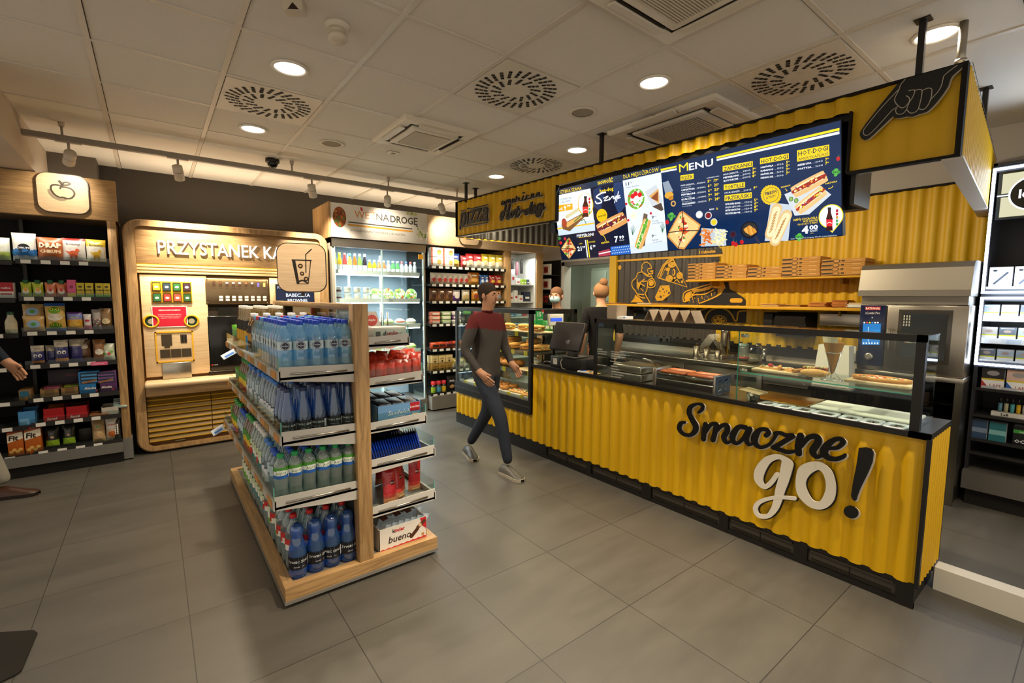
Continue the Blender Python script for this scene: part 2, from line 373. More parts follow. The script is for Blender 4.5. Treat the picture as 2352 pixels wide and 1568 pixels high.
def cassette(x, y, sx, sy, lab):
 t = thing('ceiling_air_conditioner', lab, 'air conditioner', (x, y, HC), 0, 'ceiling cassette air conditioners')
 hx, hy = sx/2, sy/2; b = B()
 pr = [(1.0, 0), (1.0, -.022), (.96, -.034), (.74, -.03)]
 for i in range(3):
  (a, z0), (c, z1) = pr[i], pr[i+1]
  A = [(-hx*a, -hy*a, z0), (hx*a, -hy*a, z0), (hx*a, hy*a, z0), (-hx*a, hy*a, z0)]; D = [(-hx*c, -hy*c, z1), (hx*c, -hy*c, z1), (hx*c, hy*c, z1), (-hx*c, hy*c, z1)]
  for k in range(4): b.quad([A[k], D[k], D[(k+1) % 4], A[(k+1) % 4]], '#ded5c4', 'satin')
 b.build('frame', t)
 b = B(); b.rbox((-hx*.66, -hy*.66, -.046), (hx*.66, hy*.66, -.02), .012, '#e2d9c8', 'satin'); b.build('panel', t)
 b = B(); b.box((-hx*.5, -hy*.5, -.049), (hx*.5, hy*.5, -.044), '#7d7362', 'matte')
 for k in range(23):
  yy = -hy*.5+hy*(k+.5)/23; b.box((-hx*.5, yy-.004, -.054), (hx*.5, yy+.004, -.048), '#cbbfa9', 'satin')
 b.build('intake_grille', t)
 for k in range(4):
  b = B(); b.box((-hx*.52, hy*.69, -.038), (hx*.52, hy*.72, -.028), '#2e2820', 'matte'); b.box((-hx*.54, hy*.73, -.046), (hx*.54, hy*.86, -.036), '#d8cfbe', 'satin', rotx(.18))
  o = b.build('louver', t); o.rotation_euler.z = k*PI/2
cassette(1.826, 3.56, .62, .66, 'white square ceiling air conditioner in mid ceiling above the fridge banner')
cassette(1.83, 1.19, .66, .64, 'white ceiling air conditioner cut off by the top edge of the picture')
cassette(3.27, 2.13, .66, .9, 'white ceiling air conditioner half hidden behind the yellow menu fascia')
def speaker(x, y, lab):
 t = thing('ceiling_speaker', lab, 'speaker', (x, y, HC), 0, 'round ceiling speakers')
 B().lathe([(.075, 0), (.1, 0), (.102, -.005), (.096, -.01), (.076, -.007)], '#d6cdbd', 'satin', 32, cap=False).build('rim', t)
 B().lathe([(0, -.008), (.05, -.007), (.078, -.004)], '#948a79', 'matte', 28, cap=False).build('grille', t)
speaker(1.297, 4.237, 'round grey ceiling speaker left of the central air conditioner'); speaker(2.499, 2.427, 'round grey ceiling speaker left of the downlight before the menu fascia')
t = thing('smoke_detector', 'white smoke detector with a stepped base on the ceiling', 'smoke detector', (.785, 2.42, HC))
B().lathe([(.06, 0), (.062, -.012), (.05, -.02), (.05, -.026)], '#d6ccba', 'satin', 28).build('base', t)
B().lathe([(.034, -.026), (.034, -.05), (.046, -.052), (.046, -.066), (.03, -.082), (0, -.085)], '#cfc4b0', 'satin', 24, cap=False).build('head', t)
b = B(); b.box((-.05, -.03, -.05), (.05, .03, 0), '#c8bca6', 'satin'); b.add([(-.05, -.03, -.05), (.05, -.03, -.05), (0, -.045, -.025)], [(0, 2, 1)], '#a79b86', 'satin')
t = thing('motion_sensor', 'small boxy beige motion sensor on the ceiling by the smoke detector', 'sensor', (.577, 2.36, HC), -.6)
B().rbox((-.045, -.03, -.05), (.045, .03, 0), .006, '#c4b8a3', 'satin').build('housing', t)
B().add([(-.02, -.031, -.048), (.03, -.031, -.048), (.004, -.033, -.02), ], [(0, 1, 2)], '#2a1c16', 'gloss').build('lens', t)
t = thing('ceiling_sensor', 'tiny square white sensor plate below the central air conditioner', 'sensor', (1.816, 4.147, HC))
B().rbox((-.05, -.04, -.008), (.05, .04, 0), .004, '#e8e0d0', 'satin').build('plate', t); B().box((-.018, -.014, -.013), (.018, .014, -.007), '#8f8674', 'satin').build('eye', t)
t = thing('dome_camera', 'small black dome security camera hanging under the ceiling', 'camera', (.988, 5.075, HC))
B().lathe([(.062, 0), (.062, -.03), (.05, -.04)], '#1a1715', 'satin', 24).build('base', t); B().ball((0, 0, -.04), .047, '#0c0b0b', 'gloss', 20, 10).build('dome', t)
# lighting track with spotlights along the back wall
t = thing('light_track', 'long grey lighting track hung under the ceiling along the back wall', 'light track', (1.3, 5.03, 2.70))
B().box((-2.0, -.022, -.02), (1.95, .022, .02), '#8f867a', 'satin').build('rail', t)
for xx in (-1.78, -.15, .84, 1.72): B().tube([(xx, 0, .02), (xx, 0, .09)], .008, '#a59b8d', 'satin', 8).lathe([(.016, .085), (.02, .118)], '#b9ae9e', 'satin', 12, (xx, 0, 0)).build('hanger', t)
SP = [(160, 365, (-.55, 5.48, 2.33), 'white track spotlight aimed at the apple sign', 3.5), (410, 397, (.35, 5.45, 2.0), 'white track spotlight above the coffee station, pointing straight down', 40), (717, 437, (1.55, 5.45, 1.9), 'white track spotlight above the right end of the coffee station', 34), (890, 463, (2.3, 5.48, 2.3), 'white track spotlight aimed at the fridge banner', 4), (1015, 478, (3.2, 5.46, 2.25), 'white track spotlight nearest the pizza fascia', 11)]
for u, v, tg, lab, e in SP:
 p = at(u, v, z=2.56); p.y = 5.03; p.x = at(u, v, y=5.03).x
 t = thing('track_spotlight', lab, 'spotlight', (p.x, 5.03, 2.69), 0, 'track spotlights')
 B().box((-.075, -.014, -.02), (.075, .014, -.001), '#b5aa9b', 'satin').build('adapter', t)
 B().tube([(0, 0, -.015), (0, 0, -.075)], .009, '#a89d8e', 'satin', 8).build('bracket', t)
 d = (Vector(tg)-Vector((p.x, 5.03, 2.56))).normalized(); q = d.to_track_quat('-Z', 'Y').to_matrix()
 b = B(); b.lathe([(.0, .06), (.036, .06), (.038, .055), (.038, -.062), (.034, -.064)], '#cfc4b3', 'satin', 20, (0, 0, -.13), cap=False, rot=q); b.lathe([(.0385, .012), (.0385, .008)], '#7a7267', 'matte', 20, (0, 0, -.13), rot=q, cap=False)
 b.build('body', t)
 B().lathe([(.034, -.064), (.02, -.05), (0, -.045)], '#fff0d0', 'lamp', 16, (0, 0, -.13), cap=False, rot=q).build('lens', t)
 s = lamp('spot_beam', 'SPOT', Vector((p.x, 5.03, 2.56))+d*.07, e*3.2, (1, .87, .68), None, None, spot_size=math.radians(84), spot_blend=.8, shadow_soft_size=.03); aim(s, tg)
for nm, lab, x0, x1, y, z, e in (('a', 'unseen added uplight strip on top of the coffee station', -.05, 1.45, 5.9, 2.2, 6), ('b', 'unseen added uplight strip on top of the fridge cornice', 1.7, 4.7, 5.85, 2.2, 10), ('c', 'unseen added uplight strip on top of the snack shelving', -.68, -.25, 5.8, 2.18, 1)):  # unseen uplights, added to brighten the ceiling towards the back wall
 t = thing('added_uplight_strip', lab, 'added uplight', ((x0+x1)/2, y, z)); B().box((x0, y-.03, z), (x1, y+.03, z+.03), '#cfc8ba', 'satin').build('housing', t, True); B().box((x0+.02, y-.02, z+.03), (x1-.02, y+.02, z+.036), '#ffd9a0', 'lit').build('diffuser', t, True)
 lamp('cove_light', 'AREA', ((x0+x1)/2, y, z+.05), e, (1, .8, .55), None, (PI, 0, 0), shape='RECTANGLE', size=x1-x0, size_y=.05)
# camera, world, view
cam = bpy.data.cameras.new('camera'); cam.sensor_width = 36; cam.sensor_fit = 'HORIZONTAL'; cam.lens = 36*FPX/2352; cam.clip_start = .02
co = bpy.data.objects.new('camera', cam); C.objects.link(co)
M = Matrix((( R0.x, -R1.x, -R2.x, 0), (R0.y, -R1.y, -R2.y, 0), (R0.z, -R1.z, -R2.z, 1.5), (0, 0, 0, 1))); co.matrix_world = M
S = bpy.context.scene; S.camera = co
W = bpy.data.worlds.new('world'); S.world = W; W.use_nodes = True
W.node_tree.nodes['Background'].inputs[0].default_value = (1, .87, .70, 1); W.node_tree.nodes['Background'].inputs[1].default_value = .66
S.view_settings.view_transform = 'Standard'; S.view_settings.look = 'None'; S.view_settings.gamma = 1; S.view_settings.exposure = .48; S.view_settings.use_curve_mapping = False
S.cycles.use_denoising = True; S.cycles.max_bounces = 10; S.cycles.transparent_max_bounces = 40; S.cycles.diffuse_bounces = 4; S.cycles.glossy_bounces = 4; S.cycles.caustics_reflective = False; S.cycles.caustics_refractive = False; S.cycles.sample_clamp_indirect = 4; S.cycles.use_adaptive_sampling = True; S.cycles.adaptive_threshold = .03
# ART helpers: photo detail coordinates -> a real plane
class Art:
 """draws flat shapes on plane fr; coordinates are those of a photo detail (origin ox,oy, scale k)"""
 def __init__(s, b, fr, ox, oy, k, mat='matte', lift=.0004):
  s.b, s.fr, s.ox, s.oy, s.k, s.mat, s.l = b, fr, ox, oy, k, mat, lift; s.z = 0; s.n = s.fr[1].cross(s.fr[2]).normalized()
 def p(s, x, y):
  d = ray(s.ox+x/s.k, s.oy+y/s.k); o, u, v = s.fr
  t = (o-EYE).dot(s.n)/d.dot(s.n); q = EYE+d*t-o; return (q.dot(u), q.dot(v))
 def P(s, pts): return [s.p(*q[:2])+tuple(q[2:]) for q in pts]
 def poly(s, pts, col, lift=None, depth=0., side=None, sm=0): return s.b.poly(spline(s.P(pts), sm, True) if sm else s.P(pts), s.fr, col, s.mat, depth, s.l if lift is None else lift, side)
 def strip(s, pts, w, col, lift=None, depth=0., closed=False, side=None, wk=1., off=(0, 0), n=6):
  Q = [s.p(q[0], q[1])+((q[2]*wk if len(q) > 2 else w),) for q in pts]; Q = [(a+off[0], b+off[1], c) for a, b, c in Q]
  s.b.strip(Q, w, s.fr, col, s.mat, depth, (s.l if lift is None else lift)+s.up(), n, closed, side)
 def up(s): s.z += .000012; return s.z if s.mat == 'screen' else s.z*8
 def ell(s, x, y, rx, ry, col, lift=None, rot=0, seg=20, depth=0.):
  a = s.p(x-rx, y); b = s.p(x+rx, y); c = s.p(x, y-ry); d = s.p(x, y+ry); m = s.p(x, y)
  s.b.disc(m, math.hypot(a[0]-b[0], a[1]-b[1])/2, s.fr, col, s.mat, s.l if lift is None else lift, seg, math.hypot(c[0]-d[0], c[1]-d[1])/2, depth, None, rot)
 def text(s, t, x0, y0, x1, y1, cap, col, bold=.02, lift=.0016, res=1, shear=0, flat=False):
  """text from baseline-left (x0,y0) to baseline-right (x1,y1), capital height cap"""
  a, b = s.p(x0, y0), s.p(x1, y1); h = abs(s.p(x0, y0-cap)[1]-a[1]); w = math.hypot(b[0]-a[0], b[1]-a[1])
  vs, fs, e0, e1 = text_mesh(t, bold, 0, res, shear); size = h/.72
  s.b.text(t, a, size, s.fr, col, s.mat, s.l if lift is None else lift, 'l', bold, 0, res, shear, w/((e1-e0)*size or 1), 0 if flat else math.atan2(b[1]-a[1], b[0]-a[0]))
def corr(b, o, u, v, width, height, col, pitch=.1, depth=.022, mat='satin', tip=0., n=None, flip=False, thick=.0):
 """corrugated sheet: ribs along v; tip>0 lets every rib run out into a pointed facet at the top"""
 o, u, v = Vector(o), Vector(u), Vector(v); n = Vector(n) if n else u.cross(v).normalized(); k = max(1, round(width/pitch)); m = 8; W = k*m
 pf = [min(1, max(0, .5-.75*math.cos(2*PI*j/m))) for j in range(m)]; vs = []
 rows = [(0, 0), (height-tip, 0)]+[(height-tip+tip*q/6, q/6) for q in range(1, 7)] if tip else [(0, 0), (height, 0)]
 for z, tt in rows: vs += [o+u*(width*i/W)+v*z+n*depth*max(0, pf[i % m]-tt) for i in range(W+1)]
 return b.add(vs, [(r*(W+1)+i, r*(W+1)+i+1, (r+1)*(W+1)+i+1, (r+1)*(W+1)+i) for r in range(len(rows)-1) for i in range(W)], col, mat, True)
YEL = '#cfa20a'; YEL2 = '#d6aa10'; BLK = '#14110f'
# CANOPY
SH = .0168
def shear_canopy(b):
 for q in b.v: q.z += SH*(q.y-2.7)
 return b
t = thing('menu_canopy', 'yellow corrugated canopy fascia with black edges hanging over the food counter', 'canopy', (2.93, 2.7, 2.19))
CT, CB, CC = 2.587, 2.19, 2.502
b = B(); corr(b, (2.952, 4.9, CB), (0, -1, 0), Z_, 1.745, CT-CB, YEL, .1, .022); shear_canopy(b).build('lettered_panel', t, True)
b = B(); corr(b, (2.952, 3.155, CC), (0, -1, 0), Z_, 2.235, CT-CC, YEL, .1, .022); shear_canopy(b).build('top_panel', t, True)
b = B(); corr(b, (2.952, .92, CB), (0, -1, 0), Z_, .43, CT-CB, YEL, .1, .006); shear_canopy(b).build('corner_panel', t, True)
eu = Vector((2.25, .17, 0)).normalized(); en = Vector((eu.y, -eu.x, 0))
b = B(); corr(b, (2.952, .49, CB), eu, Z_, 2.2, CT-CB, YEL2, .075, .014, n=en); b.add([], [], None)
shear_canopy(b).build('end_panel', t, True)
b = B(); corr(b, (2.952, 4.9, CB), (1, 0, 0), Z_, 2.2, CT-CB, '#2c2823', .1, .022); b.box((2.952, 4.9, CB-.012), (5.15, 4.92, CB), YEL2, 'satin'); b.box((2.952, 4.902, CB), (5.15, 4.925, CT), '#4d463d')
shear_canopy(b).build('inner_end_panel', t, True)
b = B()
for y0, y1, z0, z1 in ((3.155, 4.9, CB-.004, CB+.004), (.49, .92, CB-.006, CB+.006), (.49, 4.905, CT-.004, CT+.006)): b.box((2.922, y0, z0), (2.962, y1, z1), BLK)
b.box((2.918, .482, CB-.006), (2.962, .5, CT+.006), BLK); b.box((2.924, 4.895, CB-.004), (2.962, 4.908, CT+.006), BLK); b.box((2.924, .915, CB), (2.96, .925, CC), BLK); b.box((2.924, 3.15, CB), (2.96, 3.158, CC), BLK)
p0, p1 = Vector((2.94, .486, 0)), Vector((2.94, .486, 0))+eu*2.24
b.add([p0+Z_*(CT-.003)+en*.014, p1+Z_*(CT-.003)+en*.014, p1+Z_*(CT+.006)+en*.014, p0+Z_*(CT+.006)+en*.014], [(0, 1, 2, 3)], BLK)
shear_canopy(b).build('edge_trim', t, True)
shear_canopy(B().box((2.965, 3.2, CB-.002), (3.0, 4.9, CB+.03), '#cfc6b6', 'satin')).build('bottom_rail', t, True); b = B(); b.box((2.965, .5, CB-.002), (3.0, .9, CB+.02), '#cfc6b6', 'satin')
vs = [p0+en*.012, p1+en*.012, p1-en*.062, p0-en*.062]
b.add([q+Z_*CB for q in vs]+[q+Z_*(CB-.012) for q in vs], [(0, 1, 2, 3), (7, 6, 5, 4), (0, 4, 5, 1), (2, 6, 7, 3), (1, 5, 6, 2), (0, 3, 7, 4)], '#d6cebf', 'satin')
shear_canopy(b).build('bottom_rail', t, True)
b = B(); b.box((2.954, 3.16, CB+.01), (2.97, 4.89, CT-.01), '#3d3730'); b.box((2.954, .5, CB+.01), (2.97, .91, CT-.01), '#b9b0a2'); b.box((2.954, .91, CC+.01), (2.97, 3.16, CT-.01), '#3d3730')
q0 = [p0-en*.004, p1-en*.004, p1-en*.02, p0-en*.02]; b.add([q+Z_*(CB+.005) for q in q0]+[q+Z_*CT for q in q0], [(0, 1, 5, 4), (2, 3, 7, 6), (4, 5, 6, 7), (0, 3, 2, 1)], '#c9bfae', 'satin')
shear_canopy(b).build('backing_board', t, True)
for (x, y, z0) in ((2.945, 4.70, 2.6), (2.945, 2.64, 2.58), (2.96, .66, 2.55), (3.18, 4.86, 2.6), (4.2, .6, 2.53)):
 B().box((x-.013, y-.013, z0), (x+.013, y+.013, HC), '#1b1713', 'satin').box((x-.03, y-.03, HC-.006), (x+.03, y+.03, HC), '#1b1713', 'satin').build('hanger_rod', t, True)
B().tube([(3.13, .545, 2.55), (3.13, .545, HC)], .017, '#a9a294', 'metal', 12).tube([(3.13, .545, 2.63), (3.13, .545, 2.645)], .023, '#a9a294', 'metal', 12).build('conduit', t, True)
# ---- lettering on the fascia
FA = WEST(2.905, 0, 0); LH = '#1d1915'
def sign(name, label, cat='sign', loc=(2.905, 2, 2.3)): return thing(name, label, cat, loc)
PZ = [[(165, 650), (118, 1010)], [(150, 670), (215, 635), (245, 690), (228, 850), (190, 915), (150, 905)], [(315, 620), (292, 880)], [(372, 605), (480, 575)], [(465, 590), (360, 855)], [(355, 860), (455, 835)], [(510, 565), (625, 535)], [(610, 550), (505, 820)], [(500, 825), (610, 805)], [(690, 570), (700, 530), (750, 510), (785, 545), (770, 770), (785, 790)], [(775, 640), (690, 660), (655, 730), (670, 790), (720, 795), (765, 735)]]
BAR = [[(140, 580), (245, 558)], [(385, 525), (795, 425)], [(180, 968), (770, 868)]]
def letters(name, label, strokes, o, k, w, face, back, wz=1., dots=(), off=(.005, -.005), dep=.012, x=2.905, thin=(), wthin=0):
 fr = WEST(x, 0, 0); t = None
 for nm, col, dx, lf, dp in (('backing', back, off, -.012, .010), ('face', face, (0, 0), 0, dep)):
  b = B(); a = Art(b, fr, o[0], o[1], k, 'satin')
  for st in strokes: a.strip(st, w, col, lf, dp, off=dx, wk=wz)
  for st in thin: a.strip(st, wthin, col, lf, dp, off=dx)
  for (cx, cy, rx, ry) in dots:
   m = a.p(cx, cy); e1 = a.p(cx+rx, cy); e2 = a.p(cx, cy-ry)
   b.disc((m[0]+dx[0], m[1]+dx[1]), abs(e1[0]-m[0]), fr, col, 'satin', lf, 20, abs(e2[1]-m[1]), dp)
  if t is None:
   c = sum(b.v, Vector())/len(b.v); t = thing(name, label, 'sign', c)
  b.build(name.split('_')[0]+'_'+nm if False else nm, t, True)
 return t
letters('pizza_lettering', 'black raised "pizza" lettering at the left end of the yellow fascia', PZ, (1045, 430), 10.69, .031, LH, '#bdb4a4', dots=[(318, 520, 26, 24)], thin=BAR, wthin=.009)
AM = [[(1205, 345), (1160, 340), (1135, 400), (1150, 430), (1190, 380), (1210, 345), (1195, 410), (1230, 410), (1255, 310), (1245, 390)], [(1255, 350), (1290, 300), (1300, 330), (1290, 380), (1310, 320), (1340, 290), (1350, 320), (1340, 380), (1400, 375)], [(1400, 330), (1450, 310), (1445, 280), (1410, 290), (1405, 360), (1480, 350)], [(1500, 220), (1490, 340)], [(1500, 300), (1540, 260), (1570, 265), (1560, 320), (1620, 325)], [(1670, 210), (1650, 310), (1720, 300)], [(1800, 200), (1760, 200), (1745, 270), (1770, 285), (1850, 265)], [(1920, 160), (1880, 165), (1865, 230), (1880, 250), (1915, 200), (1930, 160), (1915, 240), (1990, 225)], [(2010, 140), (1995, 220)], [(2005, 180), (2045, 125), (2065, 150), (2050, 215), (2140, 195)]]
HD = [[(1240, 450), (1215, 560), (1170, 720), (1125, 795), (1110, 740), (1130, 640), (1190, 590), (1300, 580)], [(1340, 430), (1300, 600), (1265, 750), (1300, 760), (1340, 700)], [(1400, 590), (1360, 640), (1350, 710), (1385, 720), (1425, 640), (1400, 590), (1440, 610)], [(1540, 480), (1490, 640), (1490, 720), (1540, 690), (1580, 620)], [(1460, 560), (1560, 540)], [(1600, 600), (1680, 570)], [(1790, 540), (1730, 570), (1710, 640), (1750, 650), (1810, 560), (1880, 360), (1820, 600), (1850, 630)], [(1930, 450), (1890, 520), (1880, 600), (1920, 620), (1965, 540), (1950, 470), (1920, 450)], [(2080, 410), (2030, 440), (2000, 530), (2020, 590), (2080, 520), (2150, 400), (2110, 560), (2060, 690), (2010, 700), (1990, 640), (2060, 600), (2180, 500)]]
letters('hot_dog_lettering', 'black raised script "american Hot-dog" lettering on the yellow fascia', HD, (1045, 430), 10.69, .024, LH, '#bdb4a4', dots=[(1672, 135, 22, 22)], thin=AM, wthin=.010)
# ---- pointing hand
HO = [(120,1400),(130,1340),(230,1190),(520,820),(840,430),(990,345),(1300,250),(2130,30),(2100,70),(1870,270),(1830,340),(1790,470),(1700,610),(1560,790),(1430,920),(1380,960),(1240,1000),(1110,1050),(1000,1045),(850,1080),(780,1070),(745,1030),(600,1170),(400,1360),(280,1470),(210,1495),(150,1470)]
HL = [[(860,540),(530,890),(230,1260),(190,1340),(210,1400),(270,1405),(350,1350),(560,1130),(720,950),(800,890)], [(980,352),(900,450),(860,560),(790,700),(790,770),(850,850),(930,890),(1000,850),(1060,770),(1060,700),(1005,660)], [(1050,565),(1120,550),(1165,565),(1130,680),(1060,790),(1010,920)], [(1165,565),(1230,540),(1300,560),(1290,690),(1250,850),(1220,930),(1150,980),(1080,985),(1015,930)], [(1310,560),(1400,520),(1470,520),(1490,570),(1470,720),(1420,830),(1350,910),(1290,920),(1245,905)], [(840,860),(805,930),(820,990),(880,1010),(950,990),(1000,930)], [(1970,82),(1740,260),(1700,350),(1670,470),(1600,590),(1450,750)]]
hf = WEST(2.912, 0, 0); t = thing('pointing_hand_sign', 'black cut-out sign of a pointing hand on the canopy corner', 'sign', (2.912, .7, 2.4))
b = B(); a = Art(b, hf, 1960, 140, 8.252, 'satin')
b.poly([(x+.005, y-.004) for x, y in a.P(HO)], hf, '#b8ab94', 'satin', .008, -.010); b.build('backing', t, True)
b = B(); a = Art(b, hf, 1960, 140, 8.252, 'satin'); a.poly(HO, BLK, 0, .010); b.build('hand_shape', t, True)
b = B(); a = Art(b, hf, 1960, 140, 8.252, 'satin')
for st in HL: a.strip(st, .0036, '#a79f8f', .001)
b.build('outline', t, True)
# MENU SCREENS
sv = Vector((2.955-3.09, 0, 2.452-1.853)); SHT = sv.length; sv.normalize()
SO = Vector((3.09, 3.24, 1.853)); SF = FR(SO, (0, -1, 0), sv); sn = SF[1].cross(SF[2]).normalized()
t = thing('screen_housing', 'black housing around the two menu screens under the fascia', 'screen housing', (3.1, 2.1, 2.0))
b = B(); b.box((2.97, .9, 2.44), (3.2, 3.25, 2.505), '#0d0b0a', 'satin'); b.box((3.13, .9, 2.0), (3.22, 3.25, 2.44), '#0d0b0a', 'satin')
shear = None; b.build('back_box', t, True)
B().box((2.955, .885, 2.0), (3.2, .905, 2.49), '#0d0b0a', 'satin').build('side_panel', t, True); B().box((2.955, 3.25, 2.1), (3.2, 3.27, 2.5), '#0d0b0a', 'satin').build('side_panel', t, True)
for k in range(9):
 yy = 1.1+k*.25; B().lathe([(.02, 0), (.022, -.003), (.012, -.004)], '#4a443c', 'satin', 14, (2.985, yy, 2.44)).lathe([(0, -.0045), (.011, -.0042)], '#ffe2b0', 'lamp', 10, (2.985, yy, 2.44), cap=False).build('spot_lamp', t, True)
def slab(b, u0, u1, v0, v1, d0, d1, col, mat='satin'):
 o, u, v = SF; P = [o+u*a+v*c for a, c in ((u0, v0), (u1, v0), (u1, v1), (u0, v1))]
 return b.add([q+sn*d0 for q in P]+[q+sn*d1 for q in P], [(0, 1, 2, 3), (7, 6, 5, 4), (0, 4, 5, 1), (1, 5, 6, 2), (2, 6, 7, 3), (3, 7, 4, 0)], col, mat)
CR = (1260, 260, 3.36)
def screen(name, label, u0, u1, draw):
 t = thing('menu_screen', label, 'screen', SO+SF[1]*((u0+u1)/2), 0, None)
 b = B(); slab(b, u0, u1, 0, SHT, -.001, -.045, '#0b0b0c', 'satin'); b.build('casing', t, True)
 b = B(); b.rect(u0+.004, .004, u1-.004, SHT-.004, SF, '#0a264c', 'screen', 0); draw(b, Art(b, SF, *CR, mat='screen', lift=.0013), u0, u1); b.build('display', t, True)
def hotdog(a, x0, y0, x1, y1, w, bun='#d9a860', fill='#8a3320', top=None, L=.002, seed=1):
 rg = random.Random(seed); m = ((x0+x1)/2, (y0+y1)/2); d = math.hypot(x1-x0, y1-y0); nx, ny = -(y1-y0)/d, (x1-x0)/d
 e = lambda t, o: (x0+(x1-x0)*t+nx*o, y0+(y1-y0)*t+ny*o)
 a.poly([e(0, -w*.3), e(.1, -w*.5), e(.9, -w*.5), e(1, -w*.3), e(1, w*.3), e(.9, w*.5), e(.1, w*.5), e(0, w*.3)], bun, L, sm=3)
 a.poly([e(.02, -w*.1), e(.15, -w*.32), e(.85, -w*.32), e(.98, -w*.1), e(.9, w*.15), e(.1, w*.15)], '#f2dca8', L+.0004, sm=3)
 a.poly([e(-.02, -w*.08), e(.1, -w*.2), e(.9, -w*.2), e(1.02, -w*.08), e(.92, w*.1), e(.08, w*.1)], fill, L+.0008, sm=3)
 for k in range(26):
  q = e(rg.uniform(.06, .94), rg.uniform(-.26, .12)*w); a.ell(q[0], q[1], rg.uniform(5, 11), rg.uniform(4, 9), rg.choice(top or ['#5a1d4d', '#c6412a', '#e9c443', '#7c2b1c', '#efe2b8']), L+.0012, rg.random()*3, 7)
def pizza(a, pts, c, L=.0016, seed=3):
 rg = random.Random(seed); cx, cy = c
 a.poly(pts, '#c98a45', L); a.poly([(cx+(x-cx)*.9, cy+(y-cy)*.9) for x, y in pts], '#e8c47e', L+.0004)
 for k in range(34):
  x, y = rg.choice(pts); f = rg.uniform(.05, .8); x2, y2 = rg.choice(pts); g = rg.uniform(0, .5)
  px, py = cx+(x-cx)*f*(1-g)+(x2-cx)*f*g, cy+(y-cy)*f*(1-g)+(y2-cy)*f*g
  a.ell(px, py, rg.uniform(6, 17), rg.uniform(5, 15), rg.choice(['#c5352a', '#b32b22', '#f6e6bb', '#4f9a3a', '#d2542d', '#f1dfae']), L+.0008, 0, 9)
 for p in pts[::max(1, len(pts)//4)]: a.strip([p, c], .006, '#2b2019', L+.0014)
def colabottle(a, x, y, h, L=.002):
 w = h*.14
 a.poly([(x-w*.4, y-h*.5), (x+w*.4, y-h*.5), (x+w*.45, y-h*.3), (x+w, y-h*.05), (x+w*.85, y+h*.2), (x+w, y+h*.45), (x-w, y+h*.45), (x-w*.85, y+h*.2), (x-w, y-h*.05), (x-w*.45, y-h*.3)], '#3a0f10', L)
 a.poly([(x-w*.95, y-h*.02), (x+w*.95, y-h*.02), (x+w*.9, y+h*.27), (x-w*.9, y+h*.27)], '#d8252b', L+.0004); a.poly([(x-w*.5, y-h*.52), (x+w*.5, y-h*.52), (x+w*.5, y-h*.42), (x-w*.5, y-h*.42)], '#20242c', L+.0004)
 a.strip([(x-w*.7, y+h*.16), (x, y+h*.1), (x+w*.7, y+h*.14)], .003, '#f4f1ea', L+.0008)
Yt, Wt = '#ffd81f', '#eef3f8'
